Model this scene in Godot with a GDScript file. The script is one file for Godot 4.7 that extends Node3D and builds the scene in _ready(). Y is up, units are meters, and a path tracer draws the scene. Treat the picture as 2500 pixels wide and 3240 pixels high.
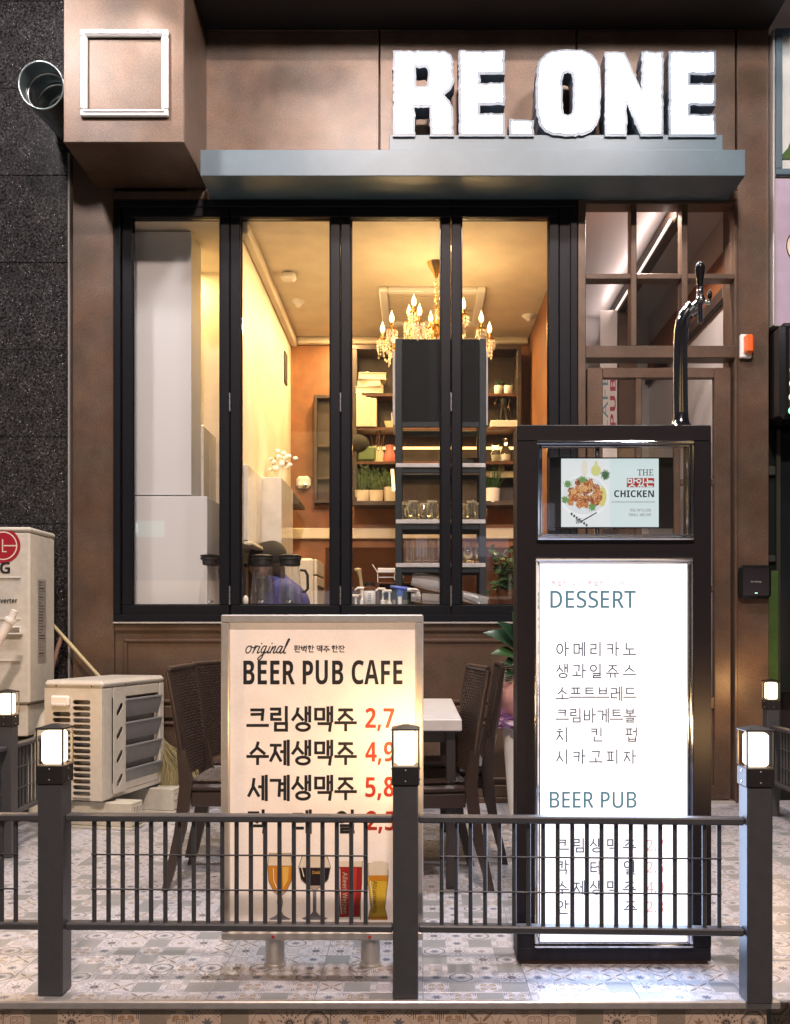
extends Node3D
# A beer pub cafe at night, seen from the street. x right, y up, z towards the street; the camera stands at the origin, 1.1 m above the tiled terrace.

var M := {}
var taken := {}
var rng := RandomNumberGenerator.new()

class Mb:
	# collects triangles; faces are given counter-clockwise as seen from outside
	var st := SurfaceTool.new()
	var xf := Transform3D()
	var n := 0
	func _init(x := Transform3D()):
		st.begin(Mesh.PRIMITIVE_TRIANGLES)
		xf = x
		smooth(false)
	func smooth(on: bool, group := 1):
		st.set_smooth_group(group if on else 4294967295)
	func v(p: Vector3, uv := Vector2.ZERO):
		st.set_uv(uv)
		st.add_vertex(xf * p)
	func tri(a, b, c, ua := Vector2.ZERO, ub := Vector2.ZERO, uc := Vector2.ZERO):
		v(a, ua); v(c, uc); v(b, ub)
		n += 1
	func quad(a, b, c, d, u := Rect2(0, 0, 1, 1)):
		var ua = Vector2(u.position.x, u.end.y)
		var ub = u.end
		var uc = Vector2(u.end.x, u.position.y)
		var ud = u.position
		tri(a, b, c, ua, ub, uc)
		tri(a, c, d, ua, uc, ud)
	func face(a: Vector3, b: Vector3, c: Vector3, d: Vector3, outwards: Vector3):
		if (b - a).cross(c - a).dot(outwards) < 0.0:
			quad(a, d, c, b)
		else:
			quad(a, b, c, d)
	func box(c: Vector3, s: Vector3, b := 0.0):
		var h = s * 0.5
		var ax = [Vector3.RIGHT, Vector3.UP, Vector3.BACK]
		b = minf(b, minf(h.x, minf(h.y, h.z)) * 0.95)
		var i = h - Vector3(b, b, b)
		for k in 3:
			var p = (k + 1) % 3
			var q = (k + 2) % 3
			for sg in [-1.0, 1.0]:
				var o = c + ax[k] * h[k] * sg
				var u = ax[p] * i[p]
				var w = ax[q] * i[q]
				face(o - u - w, o + u - w, o + u + w, o - u + w, ax[k] * sg)
		if b <= 0.0:
			return
		for k in 3:
			var p = (k + 1) % 3
			var q = (k + 2) % 3
			for sp in [-1.0, 1.0]:
				for sq in [-1.0, 1.0]:
					var e = ax[k] * i[k]
					var p1 = c + ax[p] * h[p] * sp + ax[q] * i[q] * sq
					var p2 = c + ax[p] * i[p] * sp + ax[q] * h[q] * sq
					face(p1 - e, p1 + e, p2 + e, p2 - e, ax[p] * sp + ax[q] * sq)
		for sx in [-1.0, 1.0]:
			for sy in [-1.0, 1.0]:
				for sz in [-1.0, 1.0]:
					var a = c + Vector3(h.x * sx, i.y * sy, i.z * sz)
					var d = c + Vector3(i.x * sx, h.y * sy, i.z * sz)
					var f = c + Vector3(i.x * sx, i.y * sy, h.z * sz)
					if sx * sy * sz > 0:
						tri(a, d, f)
					else:
						tri(a, f, d)
	func bd(x0: float, x1: float, y0: float, y1: float, d0: float, d1: float, b := 0.0):
		# a box by its limits; d is the distance in front of the camera
		box(Vector3((x0 + x1) / 2, (y0 + y1) / 2, -(d0 + d1) / 2), Vector3(absf(x1 - x0), absf(y1 - y0), absf(d1 - d0)), b)
	func tube(pts: Array, r, sides := 10, caps := true):
		smooth(true)
		var rings := []
		var up = Vector3.UP
		var t0 = (pts[1] - pts[0]).normalized()
		if absf(t0.dot(up)) > 0.95:
			up = Vector3.RIGHT
		var side = t0.cross(up).normalized()
		for k in pts.size():
			var t = (pts[mini(k + 1, pts.size() - 1)] - pts[maxi(k - 1, 0)]).normalized()
			side = (side - t * side.dot(t)).normalized()
			var o = side.cross(t)
			var rr = r if r is float else r[k]
			var ring := []
			for j in sides:
				var a = TAU * j / sides
				ring.append(pts[k] + (side * cos(a) + o * sin(a)) * rr)
			rings.append(ring)
		for k in pts.size() - 1:
			for j in sides:
				var j2 = (j + 1) % sides
				quad(rings[k][j], rings[k][j2], rings[k + 1][j2], rings[k + 1][j], Rect2(float(j) / sides, float(k) / pts.size(), 1.0 / sides, 1.0 / pts.size()))
		smooth(false)
		if caps:
			for j in range(1, sides - 1):
				tri(rings[0][0], rings[0][j + 1], rings[0][j])
				tri(rings[-1][0], rings[-1][j], rings[-1][j + 1])
	func lathe(prof: Array, segs := 20, o := Vector3.ZERO, basis := Basis(), turn := 0.0):
		# profile of (radius, height) from the bottom up; corners sharper than 40 degrees stay sharp
		var g := 1
		for k in prof.size() - 1:
			var a = prof[k]
			var b = prof[k + 1]
			if k > 0 and absf((a - prof[k - 1]).angle_to(b - a)) > 0.7:
				g += 1
			smooth(true, g)
			for j in segs:
				var t0 = TAU * j / segs + turn
				var t1 = TAU * (j + 1) / segs + turn
				var p = [Vector3(a.x * cos(t0), a.y, -a.x * sin(t0)), Vector3(a.x * cos(t1), a.y, -a.x * sin(t1)), Vector3(b.x * cos(t1), b.y, -b.x * sin(t1)), Vector3(b.x * cos(t0), b.y, -b.x * sin(t0))]
				for q in 4:
					p[q] = o + basis * p[q]
				if a.x < 1e-6:
					tri(p[0], p[2], p[3])
				elif b.x < 1e-6:
					tri(p[0], p[1], p[2])
				else:
					quad(p[0], p[1], p[2], p[3])
		smooth(false)
	func ball(c: Vector3, r: Vector3, segs := 10, rings := 6):
		var prof := []
		for k in rings + 1:
			var a = PI * k / rings - PI / 2
			prof.append(Vector2(maxf(cos(a), 0.0) if k > 0 and k < rings else 0.0, sin(a)))
		lathe(prof, segs, c, Basis.from_scale(r))
	func prism(poly: PackedVector2Array, z0: float, z1: float):
		# poly in x and y, z1 nearer to the street than z0
		if Geometry2D.is_polygon_clockwise(poly):
			poly.reverse()
		var ix = Geometry2D.triangulate_polygon(poly)
		for k in range(0, ix.size(), 3):
			var a = poly[ix[k]]
			var b = poly[ix[k + 1]]
			var c = poly[ix[k + 2]]
			if (b - a).cross(c - a) < 0:
				var s = b
				b = c
				c = s
			tri(Vector3(a.x, a.y, z1), Vector3(b.x, b.y, z1), Vector3(c.x, c.y, z1))
			if z1 > z0:
				tri(Vector3(a.x, a.y, z0), Vector3(c.x, c.y, z0), Vector3(b.x, b.y, z0))
		if z1 > z0:
			for k in poly.size():
				var a = poly[k]
				var b = poly[(k + 1) % poly.size()]
				quad(Vector3(a.x, a.y, z0), Vector3(b.x, b.y, z0), Vector3(b.x, b.y, z1), Vector3(a.x, a.y, z1))
	func ring_disc(c: Vector3, r0: float, r1: float, segs := 24):
		for j in segs:
			var a = TAU * j / segs
			var b = TAU * (j + 1) / segs
			var p = Vector3(cos(a), sin(a), 0)
			var q = Vector3(cos(b), sin(b), 0)
			if r0 <= 0.0:
				tri(c, c + p * r1, c + q * r1)
			else:
				quad(c + p * r0, c + p * r1, c + q * r1, c + q * r0)
	func frame(x0: float, x1: float, y0: float, y1: float, w: float, z0: float, z1: float, b := 0.0):
		# four butted bars, w wide
		bd(x0, x1, y1 - w, y1, -z1, -z0, b)
		bd(x0, x1, y0, y0 + w, -z1, -z0, b)
		bd(x0, x0 + w, y0 + w, y1 - w, -z1, -z0, b)
		bd(x1 - w, x1, y0 + w, y1 - w, -z1, -z0, b)
	func done() -> ArrayMesh:
		st.generate_normals()
		return st.commit()

func numbered(called: String) -> String:
	var k: int = taken.get(called, -1) + 1
	taken[called] = k
	return called if k == 0 else "%s_%03d" % [called, k]

func sub_name(parent: Node, called: String) -> String:
	var key = str(parent.get_instance_id()) + called
	var k: int = taken.get(key, -1) + 1
	taken[key] = k
	return called if k == 0 else "%s_%03d" % [called, k]

func mb(t: Node3D = null) -> Mb:
	# a builder that takes world positions and keeps them relative to a thing that is not turned
	return Mb.new(t.transform.affine_inverse() if t else Transform3D())

func thing(called, label, category, at := Vector3.ZERO, turn := 0.0, group := "") -> Node3D:
	var o := Node3D.new()
	o.name = numbered(called)
	o.position = at
	o.rotation.y = turn
	add_child(o, true)
	return tag(o, label, category, group)

func tag(o: Node3D, label, category, group := "") -> Node3D:
	o.set_meta("label", label)
	o.set_meta("category", category)
	if group:
		o.set_meta("group", group)
	return o

func part(called, m, material, parent: Node, label := "", stuff := false) -> MeshInstance3D:
	var o := MeshInstance3D.new()
	o.mesh = m.done() if m is Mb else m
	o.material_override = material
	o.name = sub_name(parent, called)
	if label:
		o.set_meta("label", label)
	if stuff:
		o.set_meta("kind", "stuff")
	parent.add_child(o, true)
	return o

func solo(called, label, category, m, material, group := "") -> MeshInstance3D:
	var o := MeshInstance3D.new()
	o.mesh = m.done() if m is Mb else m
	o.material_override = material
	o.name = numbered(called)
	add_child(o, true)
	tag(o, label, category, group)
	return o

func struct(called, m, material, label := "") -> MeshInstance3D:
	var o := MeshInstance3D.new()
	o.mesh = m.done() if m is Mb else m
	o.material_override = material
	o.name = numbered(called)
	o.set_meta("kind", "structure")
	if label:
		o.set_meta("label", label)
	add_child(o, true)
	return o

func dup(src: Node3D, called, label, at: Vector3, turn := 0.0, group := "") -> Node3D:
	var o = src.duplicate()
	o.name = numbered(called)
	add_child(o, true)
	o.position = at
	o.rotation.y = turn
	o.set_meta("label", label)
	if group:
		o.set_meta("group", group)
	return o

func omni(parent: Node, at: Vector3, color: Color, energy: float, size: float, called := "lamp_light"):
	var l := OmniLight3D.new()
	l.position = at
	l.light_color = color
	l.light_energy = energy
	l.light_size = size
	l.omni_range = 30.0
	l.omni_attenuation = 2.0
	l.shadow_enabled = true
	l.name = sub_name(parent, called)
	parent.add_child(l, true)

func area(parent: Node, at: Vector3, turn: Vector3, size: Vector2, color: Color, energy: float, called := "panel_light"):
	var l := AreaLight3D.new()
	l.position = at
	l.rotation = turn
	l.area_size = size
	l.area_normalize_energy = true
	l.light_color = color
	l.light_energy = energy
	l.area_range = 30.0
	l.area_attenuation = 2.0
	l.shadow_enabled = true
	l.name = sub_name(parent, called)
	parent.add_child(l, true)

func paint(color: Color, rough := 0.5, metal := 0.0, spec := 0.5) -> StandardMaterial3D:
	var m := StandardMaterial3D.new()
	m.albedo_color = color
	m.roughness = rough
	m.metallic = metal
	m.metallic_specular = spec
	return m

func lin(r, g, b) -> Color:
	return Color(r, g, b).linear_to_srgb()

func glow(color: Color, energy: float, base := Color(0.8, 0.8, 0.8)) -> StandardMaterial3D:
	var m := paint(base, 0.6)
	m.emission_enabled = true
	m.emission = color
	m.emission_energy_multiplier = energy
	return m

func pane(alpha := 0.06, tint := Color(0.9, 0.95, 0.95)) -> StandardMaterial3D:
	var m := paint(Color(tint.r, tint.g, tint.b, alpha), 0.02)
	m.transparency = BaseMaterial3D.TRANSPARENCY_ALPHA
	return m

func world_tex(m: StandardMaterial3D, tex: Texture2D, per_metre: float, height: Texture2D = null, cm := 0.1) -> StandardMaterial3D:
	m.uv1_triplanar = true
	m.uv1_world_triplanar = true
	m.uv1_scale = Vector3.ONE * per_metre
	if tex:
		m.albedo_texture = tex
	if height:
		m.heightmap_enabled = true
		m.heightmap_texture = height
		m.heightmap_scale = cm
	return m

func v3(x, y, d) -> Vector3:
	return Vector3(x, y, -d)

# ---------- lettering ----------
const CONS := {
	"ㄱ": [[.08,.1,.88,.1,.82,.95]], "ㄴ": [[.12,.05,.12,.9,.95,.9]], "ㄷ": [[.9,.1,.12,.1,.12,.9,.95,.9]],
	"ㄹ": [[.1,.06,.88,.06,.88,.5,.12,.5,.12,.94,.93,.94]], "ㅁ": [[.12,.08,.88,.08,.88,.92,.12,.92,.12,.08]],
	"ㅂ": [[.12,.05,.12,.95,.88,.95,.88,.05], [.12,.5,.88,.5]], "ㅅ": [[.52,.05,.42,.5,.05,.95], [.46,.45,.95,.95]],
	"ㅆ": [[.28,.1,.22,.5,.02,.95], [.25,.45,.48,.95], [.74,.1,.68,.5,.5,.95], [.7,.45,.98,.95]], "ㅇ": [[-1.0,.5,.5,.44]],
	"ㅈ": [[.08,.1,.92,.1], [.5,.1,.42,.5,.05,.95], [.48,.45,.95,.95]], "ㅊ": [[.34,.0,.66,.0], [.08,.24,.92,.24], [.5,.24,.42,.6,.05,.98], [.48,.56,.95,.98]],
	"ㅋ": [[.08,.1,.88,.1,.82,.95], [.1,.5,.84,.48]], "ㅌ": [[.9,.08,.12,.08,.12,.92,.95,.92], [.12,.5,.86,.5]],
	"ㅍ": [[.05,.08,.95,.08], [.3,.08,.33,.92], [.7,.08,.67,.92], [.03,.92,.97,.92]], "ㅎ": [[.34,.0,.66,.0], [.06,.24,.94,.24], [-1.0,.5,.68,.28]],
}
const FIRST := "ㄱ ㄲ ㄴ ㄷ ㄸ ㄹ ㅁ ㅂ ㅃ ㅅ ㅆ ㅇ ㅈ ㅉ ㅊ ㅋ ㅌ ㅍ ㅎ"
const LAST := "_ ㄱ ㄲ ㄳ ㄴ ㄵ ㄶ ㄷ ㄹ ㄺ ㄻ ㄼ ㄽ ㄾ ㄿ ㅀ ㅁ ㅂ ㅄ ㅅ ㅆ ㅇ ㅈ ㅊ ㅋ ㅌ ㅍ ㅎ"
const STANDING := {
	0: [[.45,0,.45,1], [.45,.45,1,.45]], 1: [[.3,.03,.3,.97], [.3,.45,.78,.45], [.78,0,.78,1]], 2: [[.45,0,.45,1], [.45,.32,1,.32], [.45,.62,1,.62]],
	4: [[.75,0,.75,1], [.1,.45,.75,.45]], 5: [[.42,.03,.42,.97], [.0,.45,.42,.45], [.85,0,.85,1]], 6: [[.75,0,.75,1], [.1,.3,.75,.3], [.1,.6,.75,.6]],
	7: [[.42,.03,.42,.97], [.0,.32,.42,.32], [.0,.6,.42,.6], [.85,0,.85,1]], 20: [[.6,0,.6,1]],
}
const LYING := {8: [[0,.8,1,.8], [.5,.05,.5,.8]], 12: [[0,.8,1,.8], [.32,.05,.32,.8], [.68,.05,.68,.8]], 13: [[0,.2,1,.2], [.5,.2,.5,1]], 17: [[0,.2,1,.2], [.32,.2,.3,1], [.68,.2,.7,1]], 18: [[0,.5,1,.5]]}
const BOTH := {9: [8, 0], 10: [8, 1], 11: [8, 20], 14: [13, 4], 16: [13, 20], 19: [18, 20]}

func stroke(m: Mb, s: Array, r: Rect2, o: Vector2, k: Vector2, w: float, z: float) -> float:
	var pts := []
	if s[0] < 0:
		for j in 21:
			var a = TAU * j / 20
			pts.append(Vector2(s[1] + cos(a) * s[3], s[2] + sin(a) * s[3]))
	else:
		for j in range(0, s.size(), 2):
			pts.append(Vector2(s[j], s[j + 1]))
	for j in pts.size():
		var p = r.position + pts[j] * r.size
		pts[j] = o + Vector2(p.x * k.x, -p.y * k.y)
	for j in pts.size() - 1:
		var t = (pts[j + 1] - pts[j]).normalized()
		var c = Vector2(-t.y, t.x) * w * 0.5
		var e = t * w * (0.2 if s[0] < 0 else 0.48)
		var a = pts[j] - e
		var b = pts[j + 1] + e
		z += 0.00002
		m.quad(Vector3(a.x - c.x, a.y - c.y, z), Vector3(b.x - c.x, b.y - c.y, z), Vector3(b.x + c.x, b.y + c.y, z), Vector3(a.x + c.x, a.y + c.y, z))
	return z

func hangul(m: Mb, text: String, x: float, y: float, z: float, size: Vector2, step: float, w: float):
	# y is the top of the line; every stroke lies a hair above the one before it
	var firsts = FIRST.split(" ")
	var lasts = LAST.split(" ")
	for i in text.length():
		var code = text.unicode_at(i) - 0xAC00
		var o = Vector2(x + i * step, y)
		if code < 0 or code > 11171:
			continue
		var c = firsts[code / 588]
		var vw = (code % 588) / 28
		var f = lasts[code % 28]
		var end = f != "_"
		var todo := []
		if STANDING.has(vw):
			todo.append([CONS[c], Rect2(.03, .04, .54, .5) if end else Rect2(.03, .1, .54, .76)])
			todo.append([STANDING[vw], Rect2(.6, 0, .4, .58) if end else Rect2(.6, 0, .4, 1)])
			if end:
				todo.append([CONS[f], Rect2(.2, .66, .74, .34)])
		elif LYING.has(vw):
			todo.append([CONS[c], Rect2(.16, .0, .68, .34) if end else Rect2(.14, .06, .72, .48)])
			todo.append([LYING[vw], Rect2(0, .36, 1, .24) if end else Rect2(0, .58, 1, .38)])
			if end:
				todo.append([CONS[f], Rect2(.16, .68, .7, .32)])
		else:
			todo.append([CONS[c], Rect2(.04, .0, .54, .32) if end else Rect2(.04, .06, .54, .44)])
			todo.append([LYING[BOTH[vw][0]], Rect2(0, .34, .64, .24) if end else Rect2(0, .54, .64, .36)])
			todo.append([STANDING[BOTH[vw][1]], Rect2(.64, 0, .38, .6) if end else Rect2(.64, 0, .38, 1)])
			if end:
				todo.append([CONS[f], Rect2(.2, .68, .7, .32)])
		var zz = z
		for t in todo:
			for s in t[0]:
				zz = stroke(m, s, t[1], o, size, w, zz)

var text_meshes := {}
func letters(text: String, font: String, heavy: bool) -> TextMesh:
	var key = text + font + str(heavy)
	if not text_meshes.has(key):
		var f := SystemFont.new()
		f.font_names = PackedStringArray([font])
		f.font_weight = 700 if heavy else 400
		var t := TextMesh.new()
		t.font = f
		if font == "medium":
			f.font_names = PackedStringArray(["Droid Sans"])
			var fv := FontVariation.new()
			fv.base_font = f
			fv.variation_embolden = 0.35
			t.font = fv
		t.font_size = 64
		t.pixel_size = 0.01
		t.depth = 0.02
		t.curve_step = 1.0
		t.text = text
		text_meshes[key] = t
	return text_meshes[key]

func latin(parent: Node, text: String, material, c: Vector3, w: float, h: float, font := "Droid Sans", heavy := false, turn := 0.0, slant := 0.0, thick := 0.0008, called := "lettering"):
	# centred on c (in the parent's axes), w wide and h high
	var t = letters(text, font, heavy)
	var bb = t.get_aabb()
	var k = Vector3(w / bb.size.x, h / bb.size.y, thick / 0.02)
	var o = part(called, t, material, parent)
	var b = Basis(Vector3(k.x, 0, 0), Vector3(slant * k.y, k.y, 0), Vector3(0, 0, k.z))
	b = Basis(Vector3.BACK, turn) * b
	o.transform = Transform3D(b, c - b * bb.get_center())
	return o

# ---------- computed textures ----------
func noise(seed_: int, freq: float, octaves := 4, kind := FastNoiseLite.TYPE_SIMPLEX_SMOOTH) -> FastNoiseLite:
	var f := FastNoiseLite.new()
	f.seed = seed_
	f.noise_type = kind
	f.frequency = freq
	f.fractal_octaves = octaves
	return f

func bytes(seed_: int, freq: float, side: int, octaves := 4) -> PackedByteArray:
	var im = noise(seed_, freq, octaves).get_seamless_image(side, side)
	im.convert(Image.FORMAT_L8)
	return im.get_data()

func tex(side_x: int, side_y: int, data: PackedByteArray) -> ImageTexture:
	return ImageTexture.create_from_image(Image.create_from_data(side_x, side_y, false, Image.FORMAT_RGB8, data))

func patina() -> ImageTexture:
	# oxidised metal sheet: soft clouds, blotches, fine grain; a tint near white that multiplies the sheet's colour
	var n := 512
	var a = bytes(3, 0.006, n, 5)
	var b = bytes(8, 0.03, n, 4)
	var c = bytes(12, 0.35, n, 2)
	var e = bytes(21, 0.012, n, 3)
	var d := PackedByteArray()
	d.resize(n * n * 3)
	for i in n * n:
		var v = 0.72 + (a[i] - 128) / 128.0 * 0.1 + (b[i] - 128) / 128.0 * 0.05 + (c[i] - 128) / 128.0 * 0.12
		var h = (e[i] - 128) / 128.0
		d[i * 3] = int(clampf(v * (1.0 + h * 0.03), 0, 1) * 255)
		d[i * 3 + 1] = int(clampf(v * (0.99 - h * 0.02), 0, 1) * 255)
		d[i * 3 + 2] = int(clampf(v * (0.98 - h * 0.07), 0, 1) * 255)
	return tex(n, n, d)

func granite() -> ImageTexture:
	var n := 512
	var a = bytes(31, 0.06, n, 3)
	var b = bytes(32, 0.16, n, 2)
	var c = bytes(33, 0.012, n, 3)
	var d := PackedByteArray()
	d.resize(n * n * 3)
	for i in n * n:
		var v = 0.17 + (a[i] - 128) / 128.0 * 0.12 + (b[i] - 128) / 128.0 * 0.1 + (c[i] - 128) / 128.0 * 0.04
		d[i * 3] = int(clampf(v, 0.04, 1) * 255)
		d[i * 3 + 1] = int(clampf(v, 0.04, 1) * 252)
		d[i * 3 + 2] = int(clampf(v * 1.02, 0.04, 1) * 255)
	var r := RandomNumberGenerator.new()
	r.seed = 5
	for k in 800:
		# mica flecks with an outline of their own
		var x = r.randi_range(10, n - 14)
		var y = r.randi_range(2, n - 10)
		var v = int(r.randf_range(0.3, 0.95) ** 2.2 * 255)
		var l = r.randi_range(1, 5)
		var s = r.randf_range(-1, 1)
		for q in l:
			for t in r.randi_range(1, 3):
				var i = ((y + q) * n + x + t + int(q * s)) * 3
				d[i] = v
				d[i + 1] = v
				d[i + 2] = mini(255, int(v * 1.03))
	return tex(n, n, d)

func grain() -> ImageTexture:
	# faint unevenness of a painted or moulded surface
	var n := 256
	var a = bytes(41, 0.02, n, 4)
	var b = bytes(42, 0.4, n, 2)
	var d := PackedByteArray()
	d.resize(n * n * 3)
	for i in n * n:
		var v = clampf(0.94 + (a[i] - 128) / 128.0 * 0.035 + (b[i] - 128) / 128.0 * 0.03, 0, 1) * 255
		d[i * 3] = int(v)
		d[i * 3 + 1] = int(v)
		d[i * 3 + 2] = int(v)
	return tex(n, n, d)

func height(seed_: int, freq: float, side := 256, octaves := 3) -> ImageTexture:
	var im = noise(seed_, freq, octaves).get_seamless_image(side, side)
	im.convert(Image.FORMAT_L8)
	return ImageTexture.create_from_image(im)

func star(p: Vector2, rays: int, inner: float, outer: float) -> bool:
	var a = fposmod(atan2(p.y, p.x), TAU / rays) / (TAU / rays)
	return p.length() < lerpf(outer, inner, absf(a * 2 - 1) ** 0.7)

func tile_print(kind: int, p: Vector2) -> Color:
	# one printed square of the patchwork tiles, p from -1 to 1
	var ground = Color(0.87, 0.86, 0.87)
	var ink = Color(0.36, 0.38, 0.44)
	var soft = Color(0.58, 0.59, 0.63)
	var sand = Color(0.66, 0.57, 0.47)
	var q = p.abs()
	var r = p.length()
	var cor = Vector2(1 - q.x, 1 - q.y)
	var ang = atan2(p.y, p.x)
	match kind:
		0:
			return Color(0.6, 0.61, 0.61)
		1:  # rosette of petals with a dotted ring
			if star(p, 16, 0.22, 0.5) and r > 0.12: return Color(0.24, 0.24, 0.27)
			if r < 0.08: return ink
			var g = Vector2(fposmod(ang, TAU / 12) / (TAU / 12) - 0.5, r)
			for k in 3:
				var rr = 0.62 + k * 0.22
				if Vector2(g.x * rr * 0.55, r - rr).length() < 0.085 - k * 0.01: return ink.lerp(soft, 0.25 * k)
			return ground
		2:  # eight-sided frame with a flower, corner leaves
			var o = maxf(maxf(q.x, q.y), (q.x + q.y) * 0.72)
			if o > 0.78 and o < 0.92: return Color(0.42, 0.42, 0.44)
			if star(p, 8, 0.3, 0.5): return soft if r > 0.16 else ink
			if o < 0.72 and o > 0.67: return soft
			if cor.length() < 0.34 and sin(cor.angle() * 6) * sin(cor.length() * 30) > 0.15: return ink
			return ground
		3:  # square within a square
			var s = maxf(q.x, q.y)
			if s > 0.86 and s < 0.93 and minf(q.x, q.y) > 0.3: return ink
			if absf(s - 0.75) < 0.03 and minf(q.x, q.y) > 0.35: return ink
			if s < 0.6 and s > 0.36 and minf(q.x, q.y) < 0.5 and not (minf(q.x, q.y) < 0.12): return sand
			if s < 0.32 and s > 0.26: return ink.lerp(sand, 0.4)
			if s < 0.2 and sin(p.x * 24) * sin(p.y * 24) > 0.1: return ink.lerp(sand, 0.5)
			return ground
		4:  # four leaves on the diagonals
			var dg = absf(q.x - q.y)
			if dg < 0.16 * sin(clampf(r / 1.3, 0, 1) * PI) and r > 0.25: return sand.lerp(ink, 0.35) if dg > 0.025 else Color(0.36, 0.32, 0.3)
			if minf(q.x, q.y) < 0.035 and r < 0.5: return sand
			if r < 0.12: return sand
			if absf(r - 0.92) < 0.03: return soft
			return ground
		5:  # scrolls round a medallion
			var e = r + 0.07 * cos(ang * 4)
			if absf(e - 0.55) < 0.035 or absf(e - 0.4) < 0.02: return Color(0.55, 0.5, 0.5)
			if cor.length() < 0.62 and absf(fposmod(cor.length() * 5 + cor.angle() * 0.9, 1.0) - 0.5) < 0.17: return ink
			if r < 0.3 and sin(ang * 5 + r * 14) > 0.5: return Color(0.62, 0.56, 0.55)
			return ground
		6:  # blue star, dots in the corners
			if star(p, 8, 0.2, 0.52): return Color(0.4, 0.44, 0.53)
			if cor.length() < 0.6 and sin(cor.x * 22) * sin(cor.y * 22) > 0.25: return ink
			if absf(q.x + q.y - 1.0) < 0.025: return soft
			return ground
		_:  # long hexagon, brown flower
			if absf(maxf(q.x * 0.9 + q.y * 0.45, q.y) - 0.72) < 0.03: return soft
			if star(p, 6, 0.16, 0.46): return Color(0.6, 0.53, 0.49)
			if cor.length() < 0.4 and absf(fposmod(cor.length() * 7, 1.0) - 0.5) < 0.2: return soft
			return ground

func tile_atlas() -> ImageTexture:
	# eight printed squares in a row of four by two, worn by patches of pale dust in the glaze
	var s := 128
	var w := s * 4
	var a = noise(71, 0.05, 4)
	var d := PackedByteArray()
	d.resize(w * s * 2 * 3)
	for y in s * 2:
		for x in w:
			var kind = x / s + (y / s) * 4
			var p = Vector2((x % s + 0.5) / s, (y % s + 0.5) / s) * 2 - Vector2.ONE
			var c = Color(0, 0, 0)
			for k in 3:
				c += tile_print(kind, p + Vector2(((k * 2) % 3) - 1, k - 1) * 0.005) / 3.0
			var wear = a.get_noise_2d(x * 2.0, y * 2.0)
			c = c.lerp(Color(0.78, 0.77, 0.75), clampf(0.17 + wear * 0.7, 0, 0.52)) * (0.97 + 0.08 * a.get_noise_2d(y * 9.0, x * 9.0))
			var i = (y * w + x) * 3
			d[i] = int(clampf(c.r, 0, 1) * 255)
			d[i + 1] = int(clampf(c.g, 0, 1) * 255)
			d[i + 2] = int(clampf(c.b, 0, 1) * 255)
	return tex(w, s * 2, d)

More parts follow.
